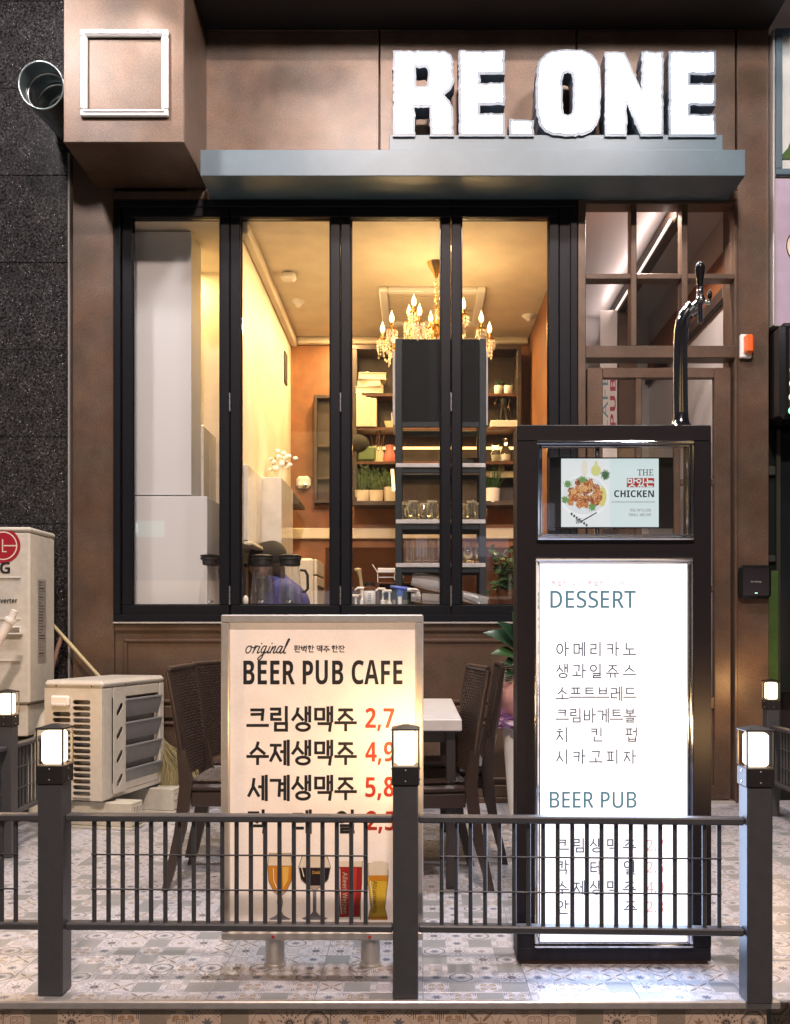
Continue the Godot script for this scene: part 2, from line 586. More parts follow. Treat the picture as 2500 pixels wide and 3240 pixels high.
func chicken_picture() -> ImageTexture:
	# the picture on the display: a plate of fried chicken on a white table
	var w := 256
	var h := 180
	var im := Image.create(w, h, false, Image.FORMAT_RGB8)
	im.fill(Color(0.93, 0.95, 0.95))
	var r := RandomNumberGenerator.new()
	r.seed = 9
	var n = noise(4, 0.09, 3)
	var put = func(c: Vector2, rad: Vector2, col: Color, rough: float, spread: float):
		for y in range(int(c.y - rad.y * 1.4), int(c.y + rad.y * 1.4) + 1):
			for x in range(int(c.x - rad.x * 1.4), int(c.x + rad.x * 1.4) + 1):
				if x < 0 or y < 0 or x >= w or y >= h:
					continue
				var q = Vector2((x - c.x) / rad.x, (y - c.y) / rad.y)
				if q.length() + n.get_noise_2d(x * 2.0, y * 2.0) * rough < 1.0:
					var k = 1.0 + n.get_noise_2d(x * 5.0 + 40, y * 5.0) * spread
					im.set_pixel(x, y, Color(clampf(col.r * k, 0, 1), clampf(col.g * k, 0, 1), clampf(col.b * k, 0, 1)))
	put.call(Vector2(82, 98), Vector2(88, 58), Color(0.97, 0.98, 0.98), 0.0, 0.0)
	put.call(Vector2(82, 96), Vector2(80, 51), Color(0.9, 0.92, 0.93), 0.0, 0.0)
	put.call(Vector2(82, 24), Vector2(11, 22), Color(0.93, 0.9, 0.84), 0.0, 0.03)
	put.call(Vector2(124, 30), Vector2(18, 15), Color(0.85, 0.85, 0.55), 0.0, 0.1)
	put.call(Vector2(124, 14), Vector2(6, 10), Color(0.88, 0.86, 0.62), 0.0, 0.1)
	put.call(Vector2(158, 42), Vector2(14, 12), Color(0.25, 0.42, 0.27), 0.7, 0.5)
	put.call(Vector2(146, 100), Vector2(16, 26), Color(0.86, 0.83, 0.5), 0.3, 0.2)
	for k in 90:
		var a = r.randf() * TAU
		var q = sqrt(r.randf())
		var c = Vector2(80 + cos(a) * q * 62, 88 + sin(a) * q * 36 + absf(cos(a)) * q * 8)
		put.call(c, Vector2(r.randf_range(6, 13), r.randf_range(5, 10)), Color(0.72, 0.4, 0.2).lerp([Color(0.88, 0.66, 0.42), Color(0.5, 0.24, 0.12)][k % 2], r.randf()), 0.4, 0.4)
	for k in 260:
		var a = r.randf() * TAU
		var q = sqrt(r.randf())
		put.call(Vector2(80 + cos(a) * q * 64, 90 + sin(a) * q * 40), Vector2(1.1, 1.1), Color(0.95, 0.86, 0.7), 0.0, 0.0)
	for c in [Vector2(12, 108), Vector2(110, 128), Vector2(76, 54), Vector2(22, 66)]:
		put.call(c, Vector2(13, 9), Color(0.42, 0.6, 0.34), 0.7, 0.5)
	for k in 7:
		put.call(Vector2(36 + k * 9, 146 + k * 5), Vector2(3.5, 3.5), Color(0.25, 0.22, 0.22), 0.2, 0.1)
	for k in 30:
		put.call(Vector2(70 + k * 1.9, 166 - k * 0.8), Vector2(1.8, 1.6), Color(0.14, 0.18, 0.22), 0.0, 0.0)
	for k in 4:
		for j in 12:
			put.call(Vector2(52 + j * 1.6, 161 + k * 3 - j * 0.2 + k * 0.2), Vector2(1.1, 0.9), Color(0.16, 0.2, 0.24), 0.0, 0.0)
	return ImageTexture.create_from_image(im)

func make_materials():
	var pat = patina()
	var gr = grain()
	var fine = height(51, 0.12)
	M.copper = world_tex(paint(lin(0.205, 0.132, 0.092), 0.42, 0.25), pat, 0.45, fine, 0.04)
	M.inner_brown = world_tex(paint(lin(0.46, 0.19, 0.07), 0.55), pat, 0.5)
	M.granite = world_tex(paint(Color(1, 1, 1), 0.22), granite(), 1.3)
	M.granite_edge = world_tex(paint(lin(0.3, 0.29, 0.27), 0.5), gr, 1.0)
	M.black_frame = world_tex(paint(lin(0.007, 0.008, 0.012), 0.45, 0.0, 0.28), gr, 2.0, fine, 0.01)
	M.steel_blue = world_tex(paint(lin(0.085, 0.135, 0.17), 0.42), gr, 0.7)
	M.letter_case = world_tex(paint(lin(0.12, 0.16, 0.21), 0.4), gr, 0.7)
	M.white_frame = world_tex(paint(lin(0.56, 0.555, 0.565), 0.5), gr, 3.0)
	M.post = world_tex(paint(lin(0.066, 0.068, 0.076), 0.4), gr, 4.0, fine, 0.02)
	M.post_collar = world_tex(paint(lin(0.02, 0.018, 0.018), 0.4), gr, 4.0, fine, 0.02)
	M.kiosk = world_tex(paint(lin(0.014, 0.012, 0.016), 0.5, 0.0, 0.35), gr, 3.0, fine, 0.015)
	M.chrome = paint(Color(0.86, 0.86, 0.87), 0.1, 1.0)
	M.brushed = paint(Color(0.72, 0.72, 0.73), 0.32, 1.0)
	M.silver = world_tex(paint(lin(0.55, 0.53, 0.51), 0.35, 0.5), gr, 4.0)
	M.board = world_tex(paint(lin(0.78, 0.74, 0.71), 0.5), gr, 1.0)
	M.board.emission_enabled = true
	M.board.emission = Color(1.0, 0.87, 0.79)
	M.board.emission_energy_multiplier = 0.26  # faint even glow lifts the panel, which is taken as weakly backlit
	M.black_ink = paint(lin(0.012, 0.012, 0.014), 0.5)
	M.red_ink = paint(lin(0.38, 0.03, 0.014), 0.5)
	M.cream_paint = world_tex(paint(lin(0.63, 0.605, 0.54), 0.4), gr, 2.5, fine, 0.01)
	M.grey_plastic = world_tex(paint(lin(0.3, 0.31, 0.33), 0.35), gr, 3.0)
	M.cream_plastic = world_tex(paint(lin(0.56, 0.54, 0.46), 0.55), gr, 3.0)
	M.rubber = paint(lin(0.015, 0.015, 0.016), 0.6)
	M.dark_hole = paint(lin(0.03, 0.025, 0.02), 0.8)
	M.coil = paint(lin(0.2, 0.2, 0.21), 0.4, 0.5)
	M.rattan = world_tex(paint(lin(0.045, 0.031, 0.027), 0.3), gr, 6.0)
	M.table_top = world_tex(paint(lin(0.66, 0.65, 0.66), 0.35), gr, 2.0)
	M.table_leg = world_tex(paint(lin(0.035, 0.028, 0.028), 0.4), gr, 4.0)
	M.straw = world_tex(paint(lin(0.36, 0.31, 0.15), 0.75), gr, 9.0)
	M.bamboo = world_tex(paint(lin(0.5, 0.43, 0.24), 0.5), gr, 5.0)
	M.pink_pipe = world_tex(paint(lin(0.5, 0.28, 0.22), 0.6), pat, 4.0)
	M.galvanised = world_tex(paint(lin(0.42, 0.5, 0.52), 0.28, 0.85), gr, 3.0)
	M.asphalt = world_tex(paint(lin(0.045, 0.045, 0.047), 0.85), gr, 1.5, height(52, 0.3), 0.4)
	var at = tile_atlas()
	M.tile = paint(lin(0.78, 0.81, 0.88), 0.28)
	M.tile.albedo_texture = at
	M.tile.heightmap_enabled = true
	M.tile.heightmap_texture = at
	M.tile.heightmap_scale = 0.01
	M.tile_step_lit = paint(lin(0.85, 0.68, 0.52), 0.4)  # warm lamp light painted into this tint of the same tiles
	M.tile_step_lit.albedo_texture = at
	M.mortar = world_tex(paint(lin(0.2, 0.19, 0.18), 0.9), gr, 3.0)
	M.cream_wall = world_tex(paint(lin(0.76, 0.69, 0.55), 0.6), gr, 0.6)
	M.ceiling = world_tex(paint(lin(0.74, 0.67, 0.54), 0.75), gr, 0.6)
	M.gloss_white = world_tex(paint(lin(0.72, 0.69, 0.62), 0.12), gr, 1.5)
	M.gloss_grey = paint(lin(0.55, 0.56, 0.57), 0.3)
	M.gloss_brown = paint(lin(0.07, 0.03, 0.014), 0.07)
	M.pale_floor = world_tex(paint(lin(0.6, 0.55, 0.48), 0.4), gr, 0.8)  # unseen room floor, kept pale to bounce light up to the ceiling
	M.wood_red = world_tex(paint(lin(0.2, 0.07, 0.03), 0.5), pat, 3.0)
	M.wood_dark = world_tex(paint(lin(0.09, 0.06, 0.045), 0.5), pat, 2.0)
	M.tower = world_tex(paint(lin(0.03, 0.038, 0.045), 0.5, 0.0, 0.3), gr, 3.0)
	M.tower_panel = world_tex(paint(lin(0.012, 0.014, 0.016), 0.6, 0.0, 0.2), gr, 2.0)
	M.book = world_tex(paint(lin(0.7, 0.62, 0.48), 0.7), gr, 9.0)
	M.white_plastic = paint(lin(0.75, 0.74, 0.72), 0.4)
	M.blue_plastic = paint(lin(0.05, 0.1, 0.45), 0.4)
	M.blue_cloth = world_tex(paint(lin(0.07, 0.08, 0.3), 0.85), gr, 12.0)
	M.skin = paint(lin(0.5, 0.28, 0.19), 0.55)
	M.hair = paint(lin(0.03, 0.018, 0.012), 0.5)
	M.cap_cloth = world_tex(paint(lin(0.03, 0.027, 0.02), 0.9), gr, 14.0)
	M.leaf = world_tex(paint(lin(0.035, 0.095, 0.03), 0.35), gr, 12.0)
	M.leaf.backlight_enabled = true
	M.leaf.backlight = Color(0.12, 0.25, 0.08)
	M.leaf_dark = world_tex(paint(lin(0.02, 0.06, 0.03), 0.3), gr, 12.0)
	M.leaf_pale = world_tex(paint(lin(0.13, 0.2, 0.08), 0.5), gr, 12.0)
	M.pink_paper = paint(lin(0.6, 0.33, 0.3), 0.7)
	M.lilac_paper = paint(lin(0.45, 0.26, 0.5), 0.7)
	M.petal_white = paint(lin(0.8, 0.78, 0.7), 0.7)
	M.lamp_white = glow(Color(1.0, 0.93, 0.8), 2.6)
	M.sign_white = glow(Color(0.97, 0.98, 1.0), 3.2)
	M.lightbox = glow(Color(0.97, 0.97, 1.0), 1.15)
	M.box_ink = glow(Color(0.32, 0.5, 0.57), 0.8, Color(0.2, 0.3, 0.34))
	M.box_thin = glow(Color(0.36, 0.42, 0.5), 0.45, Color(0.2, 0.24, 0.28))
	M.box_faint = glow(Color(0.82, 0.76, 0.78), 0.9, Color(0.5, 0.45, 0.45))
	M.box_red = glow(Color(0.93, 0.66, 0.68), 1.0, Color(0.6, 0.2, 0.2))
	M.bulb = glow(Color(1.0, 0.86, 0.58), 4.0)
	M.led_warm = glow(Color(1.0, 0.8, 0.5), 2.2)
	M.downlight = glow(Color(1.0, 0.85, 0.6), 3.0)
	M.gold = paint(Color(0.85, 0.68, 0.36), 0.22, 1.0)
	M.crystal = paint(Color(0.97, 0.92, 0.8, 0.55), 0.03)
	M.crystal.transparency = BaseMaterial3D.TRANSPARENCY_ALPHA
	M.window = pane(0.004)
	M.thin_glass = pane(0.02, Color(0.9, 0.93, 0.95))
	M.jar = paint(Color(0.97, 0.99, 0.97, 0.02), 0.03)
	M.jar.refraction_enabled = true
	M.jar.refraction_scale = 0.045
	M.jar.transparency = BaseMaterial3D.TRANSPARENCY_ALPHA
	M.green_paint = world_tex(paint(lin(0.055, 0.15, 0.018), 0.6), pat, 1.0)
	M.lilac_panel = world_tex(paint(lin(0.42, 0.35, 0.46), 0.5), gr, 1.0)
	M.pale_panel = world_tex(paint(lin(0.5, 0.53, 0.52), 0.5), gr, 1.0)
	M.dark_glass = paint(lin(0.012, 0.016, 0.016), 0.08)
	M.dark_trim = world_tex(paint(lin(0.03, 0.032, 0.028), 0.45), gr, 2.0)
	M.orange_lens = paint(lin(0.75, 0.12, 0.01), 0.2)
	M.orange_lens.clearcoat_enabled = true
	M.black_gloss = paint(lin(0.01, 0.01, 0.011), 0.18)
	M.black_matt = paint(lin(0.014, 0.013, 0.014), 0.5)

const WARM := Color(1.0, 0.78, 0.5)
const INNER := Color(1.0, 0.83, 0.57)

func _ready():
	rng.seed = 20
	# ---------- camera, night sky, exposure ----------
	var cam := Camera3D.new()
	cam.name = "camera"
	cam.projection = Camera3D.PROJECTION_FRUSTUM
	cam.near = 0.05
	cam.far = 200.0
	cam.size = 0.05 * 2184.0 / 1980.0
	cam.frustum_offset = Vector2(-0.0265, 0.1303) * 0.05
	cam.position = Vector3(0, 1.1, 0)
	cam.current = true
	add_child(cam)
	var sky_look := ProceduralSkyMaterial.new()
	sky_look.sky_top_color = Color(0.09, 0.092, 0.11)
	sky_look.sky_horizon_color = Color(0.2, 0.19, 0.2)
	sky_look.ground_bottom_color = Color(0.03, 0.03, 0.03)
	sky_look.ground_horizon_color = Color(0.12, 0.11, 0.11)
	var e := Environment.new()
	e.background_mode = Environment.BG_SKY
	e.sky = Sky.new()
	e.sky.sky_material = sky_look
	e.background_energy_multiplier = 1.6
	e.tonemap_mode = Environment.TONE_MAPPER_LINEAR
	e.tonemap_exposure = 1.0
	e.sdfgi_enabled = true
	e.ssao_enabled = true
	e.ssil_enabled = true
	var we := WorldEnvironment.new()
	we.name = "world_environment"
	we.environment = e
	add_child(we)
	make_materials()
	street_lights()
	# ---------- the place ----------
	ground()
	terrace()
	cafe_front()
	cafe_window()
	cafe_door()
	room()
	granite_side()
	neighbour()
	# ---------- things ----------
	shop_sign()
	railings()
	menu_board()
	menu_kiosk()
	tables_and_chairs()
	air_units()
	wall_devices()
	shop_contents()
	window_sill_things()
	chandelier()
	barista()
	plants()

func street_lights():
	# unseen lamps: street lamp behind the camera, gooseneck lamp above the projecting box
	var t = thing("unseen_street_lamp", "unseen street lamp behind the camera, lighting the price board and cafe front", "street lamp", Vector3(0.2, -0.25, 2.6))
	var m = Mb.new()
	m.lathe([Vector2(0.11, 0), Vector2(0.09, 0.3), Vector2(0.06, 8.2), Vector2(0, 8.2)], 14)
	part("pole", m, M.post, t)
	m = Mb.new()
	m.box(Vector3(0, 8.3, -0.5), Vector3(0.4, 0.12, 1.3), 0.04)
	part("lamp_head", m, M.post, t)
	m = Mb.new()
	m.box(Vector3(0, 8.225, -0.6), Vector3(0.32, 0.03, 0.9), 0.01)
	part("lamp_lens", m, glow(Color(1, 0.93, 0.88), 4.0), t)
	area(t, Vector3(0, 8.2, -0.6), Vector3(-0.95, 0, 0), Vector2(0.5, 0.5), Color(1.0, 0.89, 0.83), 125.0, "street_light")
	# unseen lit shops across the road, mirrored in glass and chrome
	var op = thing("unseen_opposite_building", "unseen building behind the camera whose lit windows mirror in glass and chrome", "building", Vector3(0, -0.25, 11))
	var bm = Mb.new()
	bm.box(Vector3(0, 4.5, 0.3), Vector3(22, 9, 0.5))
	part("wall", bm, M.mortar, op)
	for w in [[-6.5, 1.5, 3.6, 2.3, Color(1, 0.85, 0.7), 1.5], [-1.5, 1.4, 2.4, 2.0, Color(0.85, 0.95, 1.0), 1.8], [3.2, 1.6, 3.0, 2.4, Color(1, 0.9, 0.8), 1.6], [7.6, 1.5, 2.6, 2.2, Color(1, 0.8, 0.85), 1.4], [-6.72, 3.94, 0.75, 0.4, Color(0.5, 0.9, 0.85), 2.4], [-7.1, 3.96, 0.22, 0.22, Color(0.9, 0.95, 1.0), 6.0], [1.2, 3.5, 2.6, 0.5, Color(0.9, 0.9, 1.0), 1.5], [5.5, 5.6, 1.2, 1.5, Color(1, 0.8, 0.5), 1.2], [-8.0, 5.6, 1.2, 1.5, Color(1, 0.85, 0.6), 1.0], [-2.6, 5.6, 1.2, 1.5, Color(1, 0.85, 0.6), 1.0]]:
		bm = Mb.new()
		bm.box(Vector3(w[0], w[1], 0.02), Vector3(w[2], w[3], 0.04))
		part("lit_window", bm, glow(w[4], w[5]), op)
	# unseen floodlights on arms, placed above the view to wash the sign wall
	var nth := 0
	for x in [-2.55, -0.5, 1.55]:
		unseen_flood(x, ["unseen floodlight on an arm above the projecting box", "unseen floodlight on an arm above the left half of the canopy", "unseen floodlight on an arm above the lit letters"][nth])
		nth += 1
	t = thing("unseen_wall_lamp", "unseen gooseneck lamp lighting the top of the projecting box", "wall lamp", v3(-1.7, 5.2, 5.95))
	m = Mb.new()
	var arm := []
	for k in 9:
		var a = PI * k / 8.0
		arm.append(Vector3(0, 0.18 * sin(a), 0.45 - 0.45 * cos(a)))
	m.tube(arm, 0.014, 8)
	part("arm", m, M.black_matt, t)
	m = Mb.new()
	m.lathe([Vector2(0.14, -0.16), Vector2(0.12, -0.08), Vector2(0.05, 0.0), Vector2(0, 0.01)], 18, Vector3(0, 0, 0.9))
	part("lamp_shade", m, M.black_matt, t)
	m = Mb.new()
	m.ball(Vector3(0, -0.12, 0.9), Vector3(0.06, 0.05, 0.06))
	part("bulb", m, M.downlight, t)
	var l := SpotLight3D.new()
	l.position = Vector3(0, -0.18, 0.9)
	l.rotation = Vector3(-PI / 2, 0, 0)
	l.spot_angle = 62
	l.spot_angle_attenuation = 0.6
	l.light_color = Color(1, 0.93, 0.88)
	l.light_energy = 1.2
	l.light_size = 0.06
	l.spot_range = 12
	l.shadow_enabled = true
	l.name = "spot_light"
	t.add_child(l, true)

func unseen_flood(x: float, label: String):
	var t = thing("floodlight", label, "floodlight", v3(x, 5.42, 5.5), 0.0, "unseen floodlights on arms above the shop sign")
	var m = Mb.new()
	m.tube([Vector3(0, 0, 0), Vector3(0, 0.1, 0.4), Vector3(0, 0.1, 1.45)], 0.018, 8)
	part("arm", m, M.black_matt, t)
	m = Mb.new()
	m.box(Vector3(0, 0.09, 1.55), Vector3(0.42, 0.05, 0.3), 0.01)
	part("head", m, M.black_matt, t)
	m = Mb.new()
	m.box(Vector3(0, 0.06, 1.55), Vector3(0.38, 0.008, 0.26))
	part("lens", m, glow(Color(1, 0.95, 0.92), 4.0), t)
	var l := SpotLight3D.new()
	l.position = Vector3(0, 0.0, 1.55)
	l.rotation = Vector3(-1.1, 0, 0)
	l.spot_angle = 80
	l.spot_angle_attenuation = 0.6
	l.light_color = Color(1, 0.96, 0.95)
	l.light_energy = 7.5
	l.light_size = 0.16
	l.spot_range = 20
	l.shadow_enabled = true
	l.name = "flood_light"
	t.add_child(l, true)

func ground():
	var m = Mb.new()
	m.bd(-60, 60, -0.45, -0.25, -60, 60)
	struct("street", m, M.asphalt)

func tile_mesh(prints: Array, cells: int, rows: int, cell: float, cut: float) -> ArrayMesh:
	# a tile of cells x rows printed squares, its top at y 0, softly broken edges; cut trims the row nearest to the street
	var m = Mb.new()
	var w = cells * cell
	var l = rows * cell
	var g = 0.0022
	var b = 0.0025
	var k := 0
	for j in rows:
		for i in cells:
			var p = prints[k]
			k += 1
			var x0 = i * cell + (g if i == 0 else 0.0)
			var x1 = (i + 1) * cell - (g if i == cells - 1 else 0.0)
			var z0 = j * cell + (g if j == 0 else 0.0)
			var z1 = (j + 1) * cell - (g if j == rows - 1 else 0.0)
			var r = Rect2((p % 4) * 0.25 + 0.002, (p / 4) * 0.5 + 0.004, 0.246, 0.492)
			if j == rows - 1 and cut < 1.0:
				z1 = j * cell + cell * cut - g
				r.size.y *= cut
			m.quad(Vector3(x0, 0, z1), Vector3(x1, 0, z1), Vector3(x1, 0, z0), Vector3(x0, 0, z0), r)
	var zl = l - g if cut >= 1.0 else (rows - 1 + cut) * cell - g
	var a = [Vector3(g, 0, g), Vector3(w - g, 0, g), Vector3(w - g, 0, zl), Vector3(g, 0, zl)]
	var out = [Vector3(0, 0, -1), Vector3(1, 0, 0), Vector3(0, 0, 1), Vector3(-1, 0, 0)]
	for q in 4:
		var c = a[q]
		var d = a[(q + 1) % 4]
		var o = out[q] * b * 0.8 + Vector3(0, -b, 0)
		m.face(c, d, d + o, c + o, out[q] + Vector3.UP)
		m.face(c + o, d + o, d + o + Vector3(0, -0.006, 0), c + o + Vector3(0, -0.006, 0), out[q])
	return m.done()

func prints_for(count: int) -> Array:
	var p := []
	var last = -1
	for k in count:
		var v = rng.randi_range(0, 8)
		v = 0 if v == 8 or v == 0 else v
		if v == last:
			v = (v + 3) % 8
		p.append(v)
		last = v
	return p

func terrace():
	# raised floor of patchwork-printed tiles with a tiled step in front
	var cell = 0.0816
	var w = cell * 4
	var floor_ := Node3D.new()
	floor_.name = "terrace_floor"
	floor_.set_meta("kind", "structure")
	add_child(floor_)
	var m = Mb.new()
	m.bd(-2.35, 1.062, -0.25, -0.008, 2.805, 6.03)
	m.bd(1.062, 2.6, -0.25, -0.008, 3.145, 6.03)
	part("mortar_bed", m, M.mortar, floor_)
	var kinds := []
	for k in 9:
		kinds.append(tile_mesh(prints_for(16), 4, 4, cell, 1.0))
	var strips := []
	for k in 4:
		strips.append(tile_mesh(prints_for(4), 4, 1, cell, 0.72))
	for row in 10:
		for col in 15:
			var x = 0.01 + (col - 7) * w
			var d = 2.843 + row * w
			if d + w > 6.15 or x < -2.4 or x > 2.3:
				continue
			if x > 1.0 and row == 0:
				continue
			var o = part("tile", kinds[rng.randi_range(0, 8)], M.tile, floor_)
			var q = rng.randi_range(0, 1)
			o.position = Vector3(x + (w if q else 0.0), rng.randf_range(-0.0008, 0.0008), -d - (0.0 if q else w))
			o.rotation = Vector3(rng.randf_range(-0.0015, 0.0015), PI if q else 0.0, rng.randf_range(-0.0015, 0.0015))
	for col in range(0, 11):
		var x = 0.01 + (col - 7) * w
		if x > 1.0:
			continue
		var o = part("tile", strips[rng.randi_range(0, 3)], M.tile, floor_)
		o.position = Vector3(x, 0, -2.843)
	# step: pale trim, then a row of upright tiles
	var st := Node3D.new()
	st.name = "terrace_step"
	st.set_meta("kind", "structure")
	add_child(st)
	m = Mb.new()
	m.bd(-2.4, 1.076, -0.022, 0.003, 2.762, 2.782, 0.004)
	m.bd(1.063, 1.076, -0.022, 0.003, 2.784, 3.13, 0.003)
	m.bd(1.079, 2.6, -0.022, 0.003, 3.112, 3.132, 0.004)
	part("edge_trim", m, M.silver, st)
	for col in range(0, 12):
		var x = 0.06 + (col - 8) * w
		if x < -2.5 or x + w > 1.1:
			continue
		var o = part("tile", kinds[rng.randi_range(0, 8)], M.tile_step_lit, st)
		o.rotation.x = PI / 2
		o.position = Vector3(x, -0.026, -2.776)
	for col in 4:
		var o = part("tile", kinds[col], M.tile_step_lit, st)
		o.rotation.x = PI / 2
		o.position = Vector3(1.08 + col * w, -0.026, -3.126)

# ---------- the cafe building ----------
var cafe: Node3D

func cafe_front():
	cafe = thing("cafe_building", "cafe front clad in brown patinated metal with dark folding windows and glazed door", "building", v3(0, 0, 6.02))
	var m = mb(cafe)
	m.bd(-2.2499, -1.9793, -0.01, 4.2924, 6.02, 6.2, 0.004)
	part("pillar", m, M.copper, cafe)
	m = mb(cafe)
	m.bd(2.0584, 2.2651, -0.01, 5.3870, 6.02, 6.3, 0.004)
	part("pillar", m, M.copper, cafe)
	# cladding sheets of the upper wall, 4 mm joints between them
	for s in [[395, 808], [811, 1228], [1231, 1568]]:
		m = mb(cafe)
		m.bd(s[0] * 0.0030404 - 2.72116, s[1] * 0.0030404 - 2.72116, 3.9063, 4.9978, 6.02, 6.12, 0.003)
		part("cladding_sheet", m, M.copper, cafe)
		m = mb(cafe)
		m.bd(s[0] * 0.0030404 - 2.72116, s[1] * 0.0030404 - 2.72116, 5.0039, 5.3870, 6.02, 6.12, 0.003)
		part("cladding_sheet", m, M.copper, cafe)
	m = mb(cafe)
	m.bd(-2.2499, 2.2651, 3.9063, 5.3870, 6.121, 6.14)
	part("backing_wall", m, M.copper, cafe)
	m = mb(cafe)
	m.bd(-1.5202, 2.2651, 5.0069, 5.0069 + 0.35, 5.5, 6.019, 0.01)
	part("eave", m, M.black_matt, cafe)
	# projecting box with a blank white sign frame
	m = mb(cafe)
	m.bd(-2.0919, -1.3818, 3.9791, 5.0086, 5.45, 6.019, 0.005)
	var bx = part("projecting_box", m, M.copper, cafe)
	m = mb(cafe)
	m.frame(-1.9873, -1.4698, 4.1223, 4.6315, 0.042, -5.449, -5.425, 0.006)
	part("sign_frame", m, M.white_frame, bx, "blank white square frame")
	m = mb(cafe)
	m.frame(-1.9653, -1.4919, 4.1443, 4.6095, 0.01, -5.4245, -5.419, 0.002)
	part("frame_bead", m, M.white_frame, bx)
	for x in [-1.8524, -1.5882]:
		m = mb(cafe)
		m.bd(x - 0.012, x + 0.012, 4.6150, 4.6260, 5.42, 5.4245, 0.001)
		part("frame_clip", m, M.silver, bx)
	# grey steel canopy under the shop sign
	m = mb(cafe)
	m.bd(-1.3425, 1.9937, 3.8970, 4.0576, 5.68, 6.019, 0.003)
	part("canopy", m, M.steel_blue, cafe)
	# head of the openings
	m = mb(cafe)
	m.bd(-1.9763, 2.0553, 3.8972, 3.9519, 5.99, 6.018, 0.003)
	part("head_trim", m, M.copper, cafe)
	# panelled wall under the window
	m = mb(cafe)
	m.bd(-1.9763, 1.0581, -0.01, 1.1608, 6.03, 6.15)
	part("dado_panel", m, M.copper, cafe)
	for r in [[1331, 1346], [1506, 1531], [1674, 1699]]:
		m = mb(cafe)
		var y1 = 1.1 - (r[0] - 1350) * 0.0030404
		var y0 = 1.1 - (r[1] - 1350) * 0.0030404
		m.bd(-1.9763, 1.0581, y0, y1, 6.005, 6.03, 0.004)
		part("dado_rail", m, M.copper, cafe)
	m = mb(cafe)
	m.bd(-1.9763, 1.0581, 0.0, 0.0389 - 0.002, 5.995, 6.03, 0.004)
	part("plinth", m, M.copper, cafe)
	for r in [[1362, 1500], [1539, 1666]]:
		var y1 = 1.1 - (r[0] - 1350) * 0.0030404
		var y0 = 1.1 - (r[1] - 1350) * 0.0030404
		for c in [[264, 741], [757, 1228]]:
			m = mb(cafe)
			m.frame(c[0] * 0.0030404 - 2.72116, c[1] * 0.0030404 - 2.72116, y0, y1, 0.024, -6.03, -6.012, 0.006)
			part("panel_moulding", m, M.copper, cafe)
	# recess side of the door opening
	m = mb(cafe)
	m.bd(1.0216, 1.0733, 0, 3.8972, 5.99, 6.2, 0.004)
	part("door_post", m, M.copper, cafe)
	m = mb(cafe)
	m.bd(2.0371, 2.0553, 0, 3.8972, 6.0, 6.2, 0.003)
	part("door_post", m, M.copper, cafe)

func glass_sheet(x0, x1, y0, y1, d, called, parent, material):
	var m = mb(cafe)
	m.quad(v3(x0, y0, d), v3(x1, y0, d), v3(x1, y1, d), v3(x0, y1, d))
	return part(called, m, material, parent)

func cafe_window():
	var m = mb(cafe)
	m.frame(-1.9763, 1.0185, 1.1730, 3.8941, 0.045, -6.13, -5.985, 0.004)
	var f = part("window_frame", m, M.black_frame, cafe)
	m = mb(cafe)
	m.bd(-1.9763, 1.0185, 1.1593, 1.1714, 5.975, 6.03, 0.003)
	part("window_sill", m, M.silver, cafe)
	var xs = [262, 492, 727, 962, 1192]
	for k in 4:
		var x0 = xs[k] * 0.0030404 - 2.72116 + 0.002
		var x1 = xs[k + 1] * 0.0030404 - 2.72116 - 0.002
		m = mb(cafe)
		m.frame(x0, x1, 1.2155, 3.8516, 0.064, -6.07, -5.995, 0.005)
		var s = part("folding_sash", m, M.black_frame, cafe)
		m = mb(cafe)
		m.frame(x0 + 0.0645, x1 - 0.0645, 1.2794, 3.7938, 0.008, -6.045, -6.02, 0.002)
		part("glazing_bead", m, M.black_gloss, s)
		glass_sheet(x0 + 0.062, x1 - 0.062, 1.2733, 3.7999, 6.035, "pane", s, M.window)
		if k > 0:
			for y in [2.5898, 1.3432]:
				m = mb(cafe)
				for q in 3:
					m.tube([v3(x0 - 0.002, y - 0.06 + q * 0.041, 5.99), v3(x0 - 0.002, y - 0.022 + q * 0.041, 5.99)], 0.007, 8)
				part("hinge", m, M.brushed, s)
	m = mb(cafe)
	m.bd(0.9030, 0.9760, 1.2155, 3.8516, 6.0, 6.07, 0.004)
	part("jamb_strip", m, M.black_frame, f)

